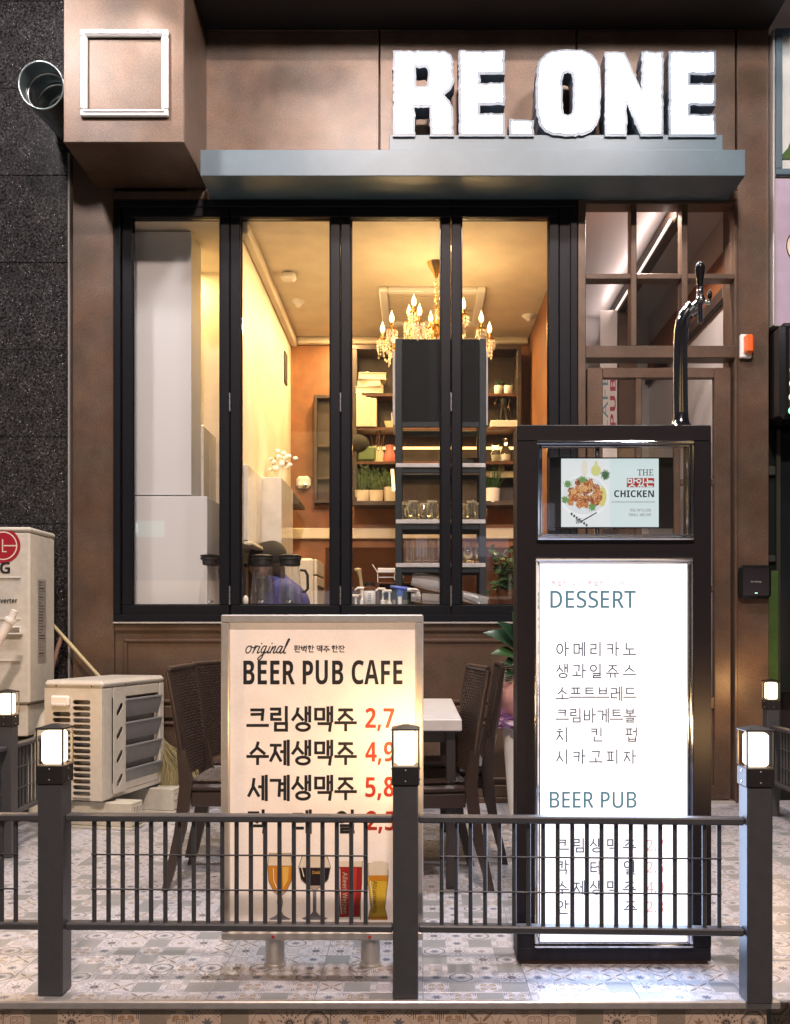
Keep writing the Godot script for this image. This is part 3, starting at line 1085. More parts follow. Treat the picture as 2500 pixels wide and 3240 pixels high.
func cafe_door():
	# transom lights over the door, three by two
	var m = mb(cafe)
	m.bd(1.0733, 2.0371, 2.8756, 2.9546, 5.99, 6.12, 0.004)
	m.bd(1.0733, 2.0371, 3.8728, 3.8941, 6.0, 6.12, 0.002)
	for x in [1.3849, 1.7148]:
		m.bd(x - 0.019, x + 0.019, 2.9546, 3.8728, 6.0, 6.1, 0.004)
	for s in [[1.0733, 1.3849 - 0.019], [1.3849 + 0.019, 1.7148 - 0.019], [1.7148 + 0.019, 2.0371]]:
		m.bd(s[0], s[1], 3.3894, 3.4259, 6.003, 6.1, 0.004)
	var t = part("transom_frame", m, M.copper, cafe)
	var cols = [1.0733, 1.3849, 1.7148, 2.0371]
	var rows = [2.9546, 3.4077, 3.8728]
	for i in 3:
		for j in 2:
			glass_sheet(cols[i] + 0.004, cols[i + 1] - 0.004, rows[j] + 0.004, rows[j + 1] - 0.004, 6.05, "pane", t, M.window)
	# door leaf: stiles, rails, glazing bars, recessed bottom panel
	m = mb(cafe)
	var x0 = 1.0854
	var x1 = 2.0188
	m.bd(x0, 1.1888, 0.02, 2.8209, 6.02, 6.07, 0.004)
	m.bd(1.9124, x1, 0.02, 2.8209, 6.02, 6.07, 0.004)
	m.bd(1.1888, 1.9124, 2.7540, 2.8209, 6.021, 6.07, 0.004)
	m.bd(1.1888, 1.9124, 0.6075, 0.6835, 6.021, 6.07, 0.004)
	m.bd(1.1888, 1.9124, 0.02, 0.1088, 6.021, 6.07, 0.004)
	m.bd(1.1888, 1.9124, 0.1088, 0.6075, 6.045, 6.065)
	var d = part("door", m, M.copper, cafe)
	m = mb(cafe)
	for x in [1.4229, 1.6722]:
		m.bd(x - 0.02, x + 0.02, 0.6835, 2.7540, 6.024, 6.066, 0.004)
	part("glazing_bar", m, M.copper, d)
	var ys = [0.6835, 1.3858, 2.0790, 2.7540]
	var cs = [1.1888, 1.4229, 1.6722, 1.9124]
	for j in [1, 2]:
		for i in 3:
			m = mb(cafe)
			m.bd(cs[i] + (0.02 if i else 0.0), cs[i + 1] - (0.02 if i < 2 else 0.0), ys[j] - 0.02, ys[j] + 0.02, 6.026, 6.064, 0.004)
			part("glazing_bar", m, M.copper, d)
	for i in 3:
		for j in 3:
			glass_sheet(cs[i] + 0.006, cs[i + 1] - 0.006, ys[j] + 0.006, ys[j + 1] - 0.006, 6.045, "pane", d, M.window)
	m = mb(cafe)
	m.tube([v3(1.9641 - 0.12, 0.85, 5.96), v3(1.9641 - 0.12, 1.65, 5.96)], 0.014, 12)
	for y in [0.95, 1.55]:
		m.tube([v3(1.9641 - 0.12, y, 5.96), v3(1.9641 - 0.12, y, 6.02)], 0.01, 8)
	part("handle", m, M.brushed, d)
	m = mb(cafe)
	m.bd(1.0733, 2.0371, -0.005, 0.014, 5.98, 6.1, 0.004)
	part("threshold", m, M.silver, cafe)

func granite_side():
	var t = thing("granite_wall", "dark speckled granite wall of the building next door, left of the cafe", "wall", v3(-3.2, 0, 6.06))
	var m = mb(t)
	m.bd(-4.4, -2.2802, -0.25, 5.6, 6.085, 6.4)
	part("backing", m, M.mortar, t)
	var y = 0.1022
	var ys := [-0.25, y]
	while y < 5.4:
		y += 0.569273
		ys.append(y)
	for k in ys.size() - 1:
		for c in [[-4.38, -3.32], [-3.317, -2.2893]]:
			m = mb(t)
			m.bd(c[0], c[1], ys[k] + 0.0015, ys[k + 1] - 0.0015, 6.06, 6.084, 0.003)
			part("stone_panel", m, M.granite, t)
	m = mb(t)
	m.bd(-2.2863, -2.2740, -0.25, 4.2218, 6.03, 6.1, 0.003)
	part("corner_trim", m, M.granite_edge, t)
	# ventilation duct with its open end towards the street
	var p = thing("ventilation_duct", "open round galvanised duct end on the granite wall beside the projecting box", "duct", v3(-2.2417, 4.3444, 5.5))
	m = Mb.new()
	var inner = Mb.new()
	var path := []
	for k in 15:
		var s = k / 14.0
		var a = s * 1.25
		path.append(Vector3(-0.01 * s, 0.08 * s, -0.54 * s))
	var radii := []
	for k in 15:
		radii.append(0.132 + (0.006 if k % 3 == 1 else 0.0))
	m.tube(path, radii, 28, false)
	part("duct_skin", m, M.galvanised, p)
	var flipped := []
	var small := []
	for k in 15:
		flipped.append(path[14 - k])
		small.append(radii[14 - k] - 0.004)
	# the inside, seen through the mouth
	inner.tube(flipped, small, 28, false)
	part("duct_lining", inner, M.galvanised, p)
	m = Mb.new()
	var ribs = Mb.new()
	for k in [3, 7, 11]:
		var turnr := []
		for q in 29:
			var a = TAU * q / 28
			turnr.append(path[k] + Vector3(cos(a), sin(a), 0.0) * 0.124)
		ribs.tube(turnr, 0.007, 6, false)
	part("spiral_seam", ribs, M.brushed, p)
	var dirv = (path[1] - path[0]).normalized()
	var side = dirv.cross(Vector3.UP).normalized()
	var upv = side.cross(dirv)
	var rim := []
	for k in 29:
		var a = TAU * k / 28
		rim.append(path[0] + (side * cos(a) + upv * sin(a)) * 0.132)
	m.tube(rim, 0.006, 6, false)
	part("rim", m, M.galvanised, p)

func neighbour():
	var t = thing("neighbour_shop", "dark shop front next door with lilac panel and green pillar, right of the cafe", "building", v3(3.0, 0, 6.02))
	var m = mb(t)
	m.bd(2.2681, 4.6, -0.25, 5.6, 6.35, 6.5)
	part("back_wall", m, M.black_matt, t)
	m = mb(t)
	m.bd(2.2894, 3.6, 3.0854, 4.0370, 5.99, 6.2, 0.006)
	part("lilac_panel", m, M.lilac_panel, t)
	m = mb(t)
	m.bd(2.2742, 2.2864, 3.0793, 4.9856, 5.97, 6.2, 0.003)
	m.bd(2.2894, 3.6, 3.0732, 3.0839, 5.97, 6.2, 0.003)
	part("panel_trim", m, M.silver, t)
	m = mb(t)
	m.ring_disc(v3(2.4840, 3.5962, 5.985), 0.0, 0.121616, 40)
	part("round_emblem", m, M.book, t)
	m = mb(t)
	m.ring_disc(v3(2.4840, 3.5962, 5.983), 0.115535, 0.121616, 40)
	part("emblem_ring", m, M.gold, t)
	latin(t, "Y", M.black_ink, v3(2.4050, 3.6661, 5.982) - t.position, 0.042566, 0.048646, "Droid Serif", true, -0.6)
	m = mb(t)
	m.bd(2.2681, 3.6, 2.4530 - 1.75, 2.4530 - 0.02, 6.2, 6.22)
	part("dark_window", m, M.dark_glass, t)
	m = mb(t)
	for x in [2.2681, 2.3685]:
		m.bd(x, x + 0.03, -0.2, 2.4530, 6.16, 6.2, 0.004)
	m.bd(2.2985, 2.3685, 1.5713, 1.6169, 6.17, 6.2, 0.004)
	m.bd(2.2985, 2.3685, 2.1489, 2.2097, 6.17, 6.2, 0.004)
	part("window_bars", m, M.dark_trim, t)
	m = mb(t)
	m.bd(2.2681, 2.3685, -0.2, 1.5105, 6.12, 6.155, 0.004)
	part("green_pillar", m, M.green_paint, t)
	# its sign box above: pale, with a green roof shape
	var s = thing("neighbour_sign", "pale framed sign with a green shape, cut off at the top right", "sign", v3(2.4171, 4.5205, 6.02))
	m = mb(s)
	m.bd(2.2894, 3.5, 4.0431, 4.9917, 5.99, 6.15, 0.004)
	part("panel", m, M.pale_panel, s)
	m = mb(s)
	m.frame(2.2925, 3.49, 4.0462, 4.9887, 0.04, -5.989, -5.965, 0.004)
	part("frame", m, M.steel_blue, s)
	m = mb(s)
	m.prism(PackedVector2Array([Vector2(2.3107, 4.1556), Vector2(2.6908, 4.1556), Vector2(2.5691, 4.3228), Vector2(2.3989, 4.2924), Vector2(2.3746, 4.2255)]), -5.988, -5.982)
	part("green_shape", m, M.green_paint, s)
	m = mb(s)
	m.bd(2.3898, 2.5691, 4.2985, 4.8640, 5.975, 5.985, 0.003)
	part("dark_post", m, M.dark_trim, s)
	# box of small coloured bulbs under it
	var b = thing("bulb_sign", "black sign box with a column of small lit bulbs on the neighbouring front", "sign", v3(2.3867, 2.7722, 6.02))
	m = mb(b)
	m.bd(2.2803, 3.4, 2.4560, 3.0671, 5.86, 6.1, 0.03)
	part("housing", m, M.black_gloss, b)
	m = mb(b)
	m.bd(2.3320, 3.38, 2.4895, 3.0215, 5.855, 5.859)
	part("face", m, M.dark_trim, b)
	var cols = [Color(0.4, 0.9, 0.8), Color(1, 0.75, 0.5), Color(1, 0.8, 0.55), Color(1, 0.75, 0.5), Color(1, 0.8, 0.6), Color(0.9, 0.9, 0.7), Color(0.5, 1, 0.8)]
	for k in 7:
		m = mb(b)
		m.ball(v3(2.3563 - k * 0.003, 3.0124 - k * 0.085131, 5.853), Vector3(0.013, 0.02, 0.012), 8, 6)
		part("bulb_light", m, glow(cols[k], 1.6), b)

# ---------- the room behind the window ----------
func room():
	var m = Mb.new()
	m.bd(-2.2, 2.2, -0.1, 0.005, 6.1, 8.7)
	struct("room_floor", m, M.pale_floor)
	m = Mb.new()
	m.bd(-2.2, 1.04, 3.8, 3.9, 6.142, 8.7)
	m.bd(-2.2, 1.04, 3.8, 3.845, 6.075, 6.142)
	struct("room_ceiling", m, M.ceiling)
	m = Mb.new()
	m.bd(1.04, 2.2, 3.98, 4.05, 6.142, 8.7)
	struct("entrance_ceiling", m, M.gloss_grey)
	m = Mb.new()
	m.bd(-1.85, 1.0, 0.005, 3.8, 8.5, 8.65)
	struct("back_wall", m, M.inner_brown)
	m = Mb.new()
	m.bd(-1.3, -1.18, 1.7, 3.8, 6.2, 8.5)
	m.bd(-1.85, -1.75, 0.005, 1.9, 7.05, 8.5)
	struct("kitchen_wall", m, M.cream_wall)
	m = Mb.new()
	m.bd(-2.1, -1.301, 0.005, 3.8, 6.95, 7.05)
	m.bd(-2.15, -2.05, 0.005, 3.8, 6.13, 6.95)
	struct("alcove_wall", m, M.cream_wall)
	m = Mb.new()
	m.bd(1.0, 1.04, 0.005, 3.8, 6.15, 8.5)
	m.bd(1.04, 1.08, 0.005, 3.98, 6.15, 8.5)
	struct("partition_wall", m, M.inner_brown)
	m = Mb.new()
	m.bd(2.1, 2.2, 0.005, 3.98, 6.31, 8.6)
	m.bd(1.08, 2.1, 0.005, 3.98, 8.5, 8.6)
	struct("entrance_wall", m, M.gloss_grey)
	# cornices, wall rails and the ceiling beam of the entrance
	m = Mb.new()
	m.bd(-1.179, -1.12, 3.72, 3.799, 6.08, 8.5, 0.01)
	m.bd(-1.12, 0.99, 3.735, 3.799, 8.44, 8.499, 0.01)
	struct("cornice_trim", m, M.ceiling)
	m = Mb.new()
	m.bd(-1.17, 0.99, 1.9586, 2.0573, 8.46, 8.499, 0.008)
	struct("wall_rail_trim", m, M.cream_wall)
	m = Mb.new()
	m.bd(-0.86, 0.99, 0.4, 1.8813, 8.478, 8.499, 0.003)
	struct("lower_wall_panel", m, M.gloss_brown)
	m = Mb.new()
	m.bd(1.69, 1.763, 3.84, 3.979, 6.145, 8.49, 0.01)
	struct("beam", m, M.wood_dark, "dark ceiling beam seen through the transom")
	var led = thing("cove_light", "thin lit strip along the ceiling beam behind the transom", "strip light", v3(1.68, 3.86, 7.3))
	m = Mb.new()
	m.box(Vector3.ZERO, Vector3(0.012, 0.014, 2.2))
	part("led_strip_light", m, glow(Color(1.0, 0.9, 0.86), 1.6), led)
	area(led, Vector3(-0.02, 0.0, 0), Vector3(0.0, PI / 2, 0) + Vector3(0.35, 0, 0), Vector2(2.2, 0.03), Color(1.0, 0.88, 0.84), 0.42, "led_light")
	m = Mb.new()
	m.bd(2.06, 2.099, 3.37, 3.46, 6.31, 8.49, 0.008)
	struct("beam", m, M.wood_dark, "dark rail along the entrance wall seen through the transom")
	m = Mb.new()
	m.bd(2.085, 2.099, 3.461, 3.72, 6.31, 8.49)
	struct("wall_band_panel", m, M.inner_brown)
	m = Mb.new()
	m.bd(1.69, 1.85, 0.005, 3.83, 7.9, 8.1, 0.005)
	struct("column", m, M.copper, "brown column behind the door")
	# unseen downlights, set out of view to light the room, alcove and entrance
	var k := 0
	for p in [[-0.5515, 6.5], [-0.619, 7.3], [-0.687, 8.1], [0.22, 6.5], [0.274, 8.1], [-1.75, 6.75], [1.5, 6.2]]:
		var where = ["nearest the window left of the tower", "midway along the kitchen side", "above the brown niche", "in front of the display tower", "in front of the shelf wall", "over the white kitchen cabinets", "in the entrance behind the door"][k]
		k += 1
		var t = thing("unseen_ceiling_light", "unseen round recessed downlight " + where, "ceiling light", v3(p[0], 3.8 if k < 7 else 3.98, p[1]), 0.0, "unseen downlights of the cafe")
		m = Mb.new()
		m.lathe([Vector2(0.05, 0), Vector2(0.065, -0.012), Vector2(0.07, 0)], 20)
		part("trim_ring", m, M.white_plastic, t)
		m = Mb.new()
		m.lathe([Vector2(0, -0.005), Vector2(0.049, -0.005), Vector2(0.049, 0.0)], 20)
		part("lens", m, M.downlight, t)
		area(t, Vector3(0, -0.02, 0), Vector3(-PI / 2, 0, 0), Vector2(0.09, 0.09), INNER if k < 7 else Color(1, 0.9, 0.84), [2.3, 2.5, 2.9, 3.0, 3.2, 1.0, 2.8][k - 1])
	# ceiling cassette of the air conditioner
	var c = thing("ceiling_cassette", "square white air conditioner grille in the cafe ceiling behind the chandelier", "air conditioner", v3(0.1, 3.8, 7.65))
	m = Mb.new()
	for s in [-1.0, 1.0]:
		m.box(Vector3(0.385 * s, -0.02, 0), Vector3(0.07, 0.04, 0.84), 0.01)
		m.box(Vector3(0, -0.02, 0.385 * s), Vector3(0.7, 0.04, 0.07), 0.01)
	part("frame", m, M.white_plastic, c)
	for j in 14:
		m = Mb.new()
		m.box(Vector3(0, -0.012, -0.32 + j * 0.049), Vector3(0.69, 0.006, 0.04))
		part("slat", m, M.book, c)
	m = Mb.new()
	m.box(Vector3(0, -0.003, 0), Vector3(0.7, 0.004, 0.7))
	part("duct_back", m, M.book, c)
	# fittings
	for q in [[-0.99, 7.55, "near the cornice"], [0.93, 7.9, "near the brown partition"]]:
		m = Mb.new()
		m.lathe([Vector2(0, -0.05), Vector2(0.02, -0.048), Vector2(0.028, -0.03), Vector2(0.055, -0.012), Vector2(0.06, 0)], 18, v3(q[0], 3.8, q[1]))
		solo("smoke_detector", "small white smoke detector on the cafe ceiling " + q[2], "smoke detector", m, M.white_plastic)
	m = Mb.new()
	m.box(v3(-0.98, 3.765, 6.95), Vector3(0.11, 0.06, 0.09), 0.02)
	solo("emergency_light", "white box shaped fitting on the cafe ceiling beside the cornice", "emergency light", m, M.white_plastic)
	m = Mb.new()
	m.bd(-1.178, -1.165, 3.28, 3.55, 8.05, 8.2, 0.004)
	solo("wall_vent", "small dark grille high on the kitchen wall", "vent", m, M.dark_trim)
	var t2 = thing("motion_sensor", "white half round sensor on the brown back wall", "sensor", v3(-1.0584, 2.4742, 8.47))
	m = Mb.new()
	m.box(Vector3(0, 0, 0), Vector3(0.13, 0.11, 0.06), 0.025)
	part("body", m, M.white_plastic, t2)
	m = Mb.new()
	m.ball(Vector3(0.01, -0.035, 0.03), Vector3(0.025, 0.02, 0.025))
	part("lens", m, M.chrome, t2)
	kitchen()

func kitchen():
	# tall grey unit just behind the first pane, its lower half wider
	var t = thing("tall_cabinet", "tall plain grey white cabinet behind the leftmost window pane", "cabinet", v3(-1.75, 0, 6.3))
	var m = mb(t)
	m.bd(-2.02, -1.5299, 2.0236, 3.79, 6.22, 6.5, 0.003)
	part("upper_door", m, M.gloss_grey, t)
	m = mb(t)
	m.bd(-2.02, -1.4185, 0.01, 2.0143, 6.2, 6.6, 0.003)
	part("lower_body", m, M.gloss_grey, t)
	t = thing("wall_cabinet", "row of glossy white wall cupboards receding behind the tall grey cabinet", "cabinet", v3(-1.5, 2.0, 6.6))
	for k in 2:
		m = mb(t)
		m.bd(-2.04, -1.52, 2.02, 2.56, 6.53 + k * 0.2, 6.725 + k * 0.2, 0.004)
		part("cupboard_door", m, M.gloss_white, t)
	m = mb(t)
	m.bd(-2.04, -1.53, 1.9, 2.015, 6.53, 6.93, 0.004)
	part("under_panel", m, M.wood_dark, t)
	t = thing("coffee_machine", "dark coffee machine on the kitchen worktop behind the leftmost jug", "coffee machine", v3(-1.42, 1.3, 6.8))
	m = mb(t)
	m.bd(-1.6, -1.32, 1.3, 1.75, 6.7, 6.94, 0.02)
	part("body", m, M.black_gloss, t)
	m = mb(t)
	m.bd(-1.58, -1.34, 1.76, 1.83, 6.72, 6.92, 0.01)
	part("cup_tray", m, M.brushed, t)
	t = thing("kitchen_cupboard", "glossy cream cupboards along the kitchen wall behind the second pane", "cabinet", v3(-1.15, 1.7, 6.5))
	m = mb(t)
	m.bd(-1.179, -1.15, 1.72, 2.23, 6.22, 6.5, 0.004)
	part("cupboard_door", m, M.gloss_white, t)
	m = mb(t)
	m.bd(-1.179, -1.15, 1.72, 2.23, 6.503, 6.78, 0.004)
	part("cupboard_door", m, M.gloss_white, t)
	m = mb(t)
	m.bd(-1.179, -1.01, 1.5, 2.24, 6.785, 7.4, 0.004)
	part("end_panel", m, M.gloss_white, t)
	m = mb(t)
	m.bd(-1.179, -1.12, 1.69, 1.715, 6.22, 6.78, 0.006)
	part("light_rail", m, M.cream_wall, t)
	# vase of pale flowers on top of it
	t = thing("flower_vase", "ribbed glass vase of white flowers on the end of the cream cupboards", "vase", v3(-1.07, 2.24, 7.1))
	m = Mb.new()
	m.lathe([Vector2(0, 0.004), Vector2(0.05, 0.004), Vector2(0.055, 0.03), Vector2(0.05, 0.13), Vector2(0.03, 0.17), Vector2(0.042, 0.21)], 14)
	part("glass", m, M.crystal, t)
	m = Mb.new()
	for k in 26:
		var a = rng.randf() * TAU
		m.ball(Vector3(cos(a) * rng.randf_range(0.03, 0.13), 0.17 + rng.randf_range(-0.07, 0.07), sin(a) * 0.06), Vector3(0.022, 0.018, 0.022), 7, 5)
	part("blossoms", m, M.petal_white, t, "", true)
	m = Mb.new()
	for k in 7:
		m.tube([Vector3(rng.randf_range(-0.02, 0.02), 0.02, 0), Vector3(rng.randf_range(-0.09, 0.09), 0.2, rng.randf_range(-0.03, 0.03))], 0.003, 5)
	part("stems", m, M.leaf_pale, t, "", true)
	# brown brackets and appliances against the back wall
	t = thing("wall_bracket", "dark wedge shaped shelf bracket on the brown back wall beside the cream cupboards", "shelf", v3(-1.0, 2.1, 8.0))
	m = mb(t)
	m.prism(PackedVector2Array([Vector2(-1.1919, 2.4414), Vector2(-1.0303, 2.2313), Vector2(-1.0222, 2.1990), Vector2(-1.1919, 2.1990)]), -8.3, -7.9)
	part("board", m, M.wood_dark, t)
	t = thing("refrigerator", "low cream fridge with a bar handle behind the jug with the black handle", "fridge", v3(-0.95, 0, 7.9))
	m = mb(t)
	m.bd(-1.1472, -0.8828, 0.01, 1.7222, 7.7, 8.3, 0.02)
	part("body", m, M.cream_paint, t)
	m = mb(t)
	m.bd(-0.8828 + 0.003, -0.8828 + 0.03, 1.5861, 1.7144, 7.72, 8.28, 0.006)
	m.bd(-0.8828 + 0.003, -0.8828 + 0.03, 0.1, 1.5744, 7.72, 8.28, 0.006)
	part("door", m, M.cream_paint, t)
	m = mb(t)
	m.tube([v3(-0.8517, 1.4889, 7.75), v3(-0.8517, 1.4889, 8.2)], 0.012, 8)
	part("handle", m, M.dark_trim, t)
	# small dark niche left of the second mullion
	t = thing("wall_niche", "small dark framed niche in the brown wall left of the shelf unit", "niche", v3(-0.8801, 2.7742, 8.5))
	m = mb(t)
	m.bd(-0.9573, -0.6740, 2.2763, 3.2551, 8.47, 8.499)
	part("back_panel", m, M.wood_dark, t)
	m = mb(t)
	m.frame(-0.9573, -0.6740, 2.2763, 3.2551, 0.03, -8.469, -8.4, 0.003)
	m.bd(-0.9273, -0.7040, 2.7828, 2.8086, 8.41, 8.468, 0.003)
	m.bd(-0.9273, -0.7040, 2.4909, 2.5081, 8.41, 8.468, 0.003)
	part("shelf_board", m, M.wood_dark, t)

# ---------- the lit shop name ----------
func rough_outline(pts: Array, amount: float) -> PackedVector2Array:
	# torn edges: extra points along every side, each a few millimetres off
	var o := PackedVector2Array()
	for k in pts.size():
		var a = Vector2(pts[k][0] * 0.002889 + -2.5856, 5.0000 - pts[k][1] * 0.002889)
		var b2 = pts[(k + 1) % pts.size()]
		var b = Vector2(b2[0] * 0.002889 + -2.5856, 5.0000 - b2[1] * 0.002889)
		var n = maxi(1, int(a.distance_to(b) / 0.016))
		for j in n:
			var p = a.lerp(b, float(j) / n)
			if amount > 0 and j > 0 and not (pts[k][1] > 290 and b2[1] > 290) and rng.randf() < 0.4:
				p += Vector2(-(b - a).y, (b - a).x).normalized() * rng.randf_range(-amount, amount)
			o.append(p)
	return o

func grown(poly: PackedVector2Array, by: float) -> PackedVector2Array:
	var r = Geometry2D.offset_polygon(poly, by, Geometry2D.JOIN_MITER)
	return r[0] if r.size() else poly

func letter_solid(called, parent, outline, hole, z0: float, z1: float, material):
	var c := CSGCombiner3D.new()
	c.name = sub_name(parent, called)
	var a := CSGPolygon3D.new()
	a.polygon = outline
	a.depth = z1 - z0
	a.material = material
	a.name = "outline"
	c.add_child(a)
	if hole.size():
		var h := CSGPolygon3D.new()
		h.polygon = hole
		h.depth = z1 - z0 + 0.1
		h.operation = CSGShape3D.OPERATION_SUBTRACTION
		h.material = material
		h.position.z = 0.05
		h.name = "counter"
		c.add_child(h)
	parent.add_child(c, true)
	c.position = Vector3(0, 0, z1)

func shop_sign():
	var t = thing("shop_sign", "lit white RE.ONE letters with torn edges standing on the grey canopy", "sign", v3(0, 0, 5.72))
	var r = [[838,108],[948,108],[962,116],[968,132],[969,176],[961,192],[948,203],[960,216],[967,236],[968,291],[916,291],[916,229],[885,229],[885,291],[838,291]]
	var rh = [[887,144],[908,144],[913,155],[910,182],[888,184]]
	var ee = [[978,108],[1077,108],[1077,159],[1024,159],[1024,177],[1077,177],[1077,225],[1024,225],[1024,242],[1077,242],[1077,291],[978,291]]
	var dot = [[1086,254],[1139,256],[1139,291],[1086,291]]
	var o := []
	for k in 20:
		var a = TAU * k / 20.0
		var c = cos(a)
		var s = sin(a)
		o.append([1212 + 70 * signf(c) * absf(c) ** 0.62, 198 + 93 * signf(s) * absf(s) ** 0.55])
	var oh := []
	for k in 12:
		var a = TAU * k / 12.0
		oh.append([1211 + 11 * signf(cos(a)) * absf(cos(a)) ** 0.5, 200 + 45 * signf(sin(a)) * absf(sin(a)) ** 0.5])
	var nn = [[1290,110],[1332,110],[1368,190],[1368,110],[1415,110],[1415,291],[1366,291],[1337,222],[1337,291],[1290,291]]
	var e2 := []
	for p in ee:
		e2.append([p[0] + 448 + (2 if p[0] > 1050 else 0), p[1] + 1])
	var all = [["letter_r", r, rh], ["letter_e", ee, []], ["letter_dot", dot, []], ["letter_o", o, oh], ["letter_n", nn, []], ["letter_e", e2, []]]
	for a in all:
		var out = rough_outline(a[1], 0.0065)
		var hole := PackedVector2Array()
		if a[2].size():
			hole = rough_outline(a[2], 0.007)
			if Geometry2D.is_polygon_clockwise(hole):
				hole.reverse()
		if Geometry2D.is_polygon_clockwise(out):
			out.reverse()
		letter_solid(a[0] + "_case", t, out, hole, -0.13, 0.0, M.letter_case)
		letter_solid(a[0] + "_face", t, grown(out, -0.018), grown(hole, 0.018) if hole.size() else hole, 0.0, 0.008, M.sign_white)
	var m = mb(t)
	m.bd(-0.1888, 1.8731, 4.0576 + 0.001, 4.1783, 5.735, 5.96, 0.003)
	part("plinth", m, M.steel_blue, t)
	area(t, Vector3(0.8291, 4.4222, 0.02), Vector3(0.0, PI, 0.0), Vector2(1.95, 0.5), Color(0.92, 0.95, 1.0), 10.0, "sign_light")

# ---------- railing posts with lamps, railings ----------
func lamp_post() -> Node3D:
	var t = thing("lamp_post", "", "lamp post", Vector3.ZERO, 0.0, "square lamp posts of the terrace railing")
	var m = Mb.new()
	m.box(Vector3(0, 0.322, 0), Vector3(0.076, 0.644, 0.076), 0.004)
	part("post", m, M.post, t)
	m = Mb.new()
	m.box(Vector3(0, 0.671, 0), Vector3(0.084, 0.058, 0.084), 0.003)
	part("collar", m, M.post_collar, t)
	for s in [[-1, -1], [1, -1], [1, 1], [-1, 1]]:
		m = Mb.new()
		m.box(Vector3(0.0395 * s[0], 0.7535, 0.0395 * s[1]), Vector3(0.005, 0.107, 0.005), 0.001)
		part("corner_bar", m, M.post_collar, t)
	m = Mb.new()
	m.box(Vector3(0, 0.8095, 0), Vector3(0.086, 0.005, 0.086), 0.001)
	var a = [Vector3(-0.043, 0.8121, 0.043), Vector3(0.043, 0.8121, 0.043), Vector3(0.043, 0.8121, -0.043), Vector3(-0.043, 0.8121, -0.043)]
	var b = [Vector3(-0.008, 0.823, 0.008), Vector3(0.008, 0.823, 0.008), Vector3(0.008, 0.823, -0.008), Vector3(-0.008, 0.823, -0.008)]
	for k in 4:
		m.quad(a[k], a[(k + 1) % 4], b[(k + 1) % 4], b[k])
	m.quad(b[0], b[1], b[2], b[3])
	part("cap", m, M.post_collar, t)
	m = Mb.new()
	m.box(Vector3(0, 0.752, 0), Vector3(0.062, 0.1, 0.062), 0.008)
	part("lamp_glass", m, M.lamp_white, t)
	for k in 4:
		for y in [0.655, 0.688]:
			m = Mb.new()
			m.lathe([Vector2(0.004, 0), Vector2(0.003, 0.0022), Vector2(0, 0.0026)], 8, Vector3(sin(k * PI / 2) * 0.042, y, cos(k * PI / 2) * 0.042), Basis(Vector3.UP, k * PI / 2) * Basis(Vector3.RIGHT, PI / 2))
			part("screw", m, M.chrome, t)
	omni(t, Vector3(0, 0.752, 0), WARM, 0.19, 0.03)
	return t

func railing(label: String, a: Vector3, b: Vector3, bars: int) -> Node3D:
	var l = Vector2(a.x - b.x, a.z - b.z).length()
	var t = thing("railing", label, "railing", (a + b) / 2, atan2(-(b.z - a.z), b.x - a.x), "grey bar railings of the terrace")
	for y in [0.5365, 0.2057]:
		var m = Mb.new()
		m.box(Vector3(0, y, 0), Vector3(l, 0.0215, 0.04), 0.004)
		part("rail", m, M.post, t)
	var mesh: ArrayMesh
	var m2 = Mb.new()
	m2.tube([Vector3(0, 0.21, 0), Vector3(0, 0.53, 0)], 0.0068, 10)
	mesh = m2.done()
	for k in bars:
		var o = part("bar", mesh, M.post, t)
		o.position = Vector3((k - (bars - 1) / 2.0) * 0.0438, 0, rng.randf_range(-0.0006, 0.0006))
	for y in [0.424, 0.318]:
		var m = Mb.new()
		var e = (bars - 1) / 2.0 * 0.0438 + 0.006
		m.tube([Vector3(-e, y, 0.0088), Vector3(e, y, 0.0088)], 0.0027, 6)
		part("cross_wire", m, M.post, t)
	return t

func railings():
	var p = lamp_post()
	var spots = [
		[Vector3(-1.118, 0, -2.845), "lit lamp post in front of the low outdoor unit"],
		[Vector3(-0.042, 0, -2.82), "lit lamp post covering the price board's right edge"],
		[Vector3(1.008, 0, -2.785), "lit lamp post at the terrace corner, right of the menu kiosk"],
		[Vector3(-2.03, 0, -4.57), "lit lamp post at the far left, in front of the tall outdoor unit"],
		[Vector3(2.12, 0, -5.6), "lit lamp post against the brown wall, beside the green pillar"],
		[Vector3(-2.19, 0, -2.87), "lit lamp post at the front left corner of the terrace, out of the frame"],
	]
	for k in spots.size():
		var o = p
		if k == 0:
			p.position = spots[0][0]
			p.set_meta("label", spots[0][1])
		else:
			o = dup(p, "lamp_post", spots[k][1], spots[k][0], 0.0, "square lamp posts of the terrace railing")
	var g = Vector3(0.039, 0, 0)
	railing("grey bar railing in front of the menu board", spots[0][0] + g, spots[1][0] - g, 20)
	railing("grey bar railing in front of the menu kiosk", spots[1][0] + g, spots[2][0] - g, 20)
	railing("grey bar railing cut off by the left edge, in front of the outdoor units", spots[5][0] + g, spots[0][0] - g, 20)
	var h = Vector3(0, 0, 0.039)
	railing("grey bar railing running back from the far left lamp post to the granite wall", spots[3][0] - h, Vector3(-2.03, 0, -5.9), 28)
	railing("grey bar railing running from the far left lamp post towards the street", Vector3(-2.16, 0, -2.91), spots[3][0] + h, 36)
	railing("grey bar railing on the right edge, running forward from the post beside the green pillar", spots[4][0] + h, Vector3(2.12, 0, -3.17), 50)

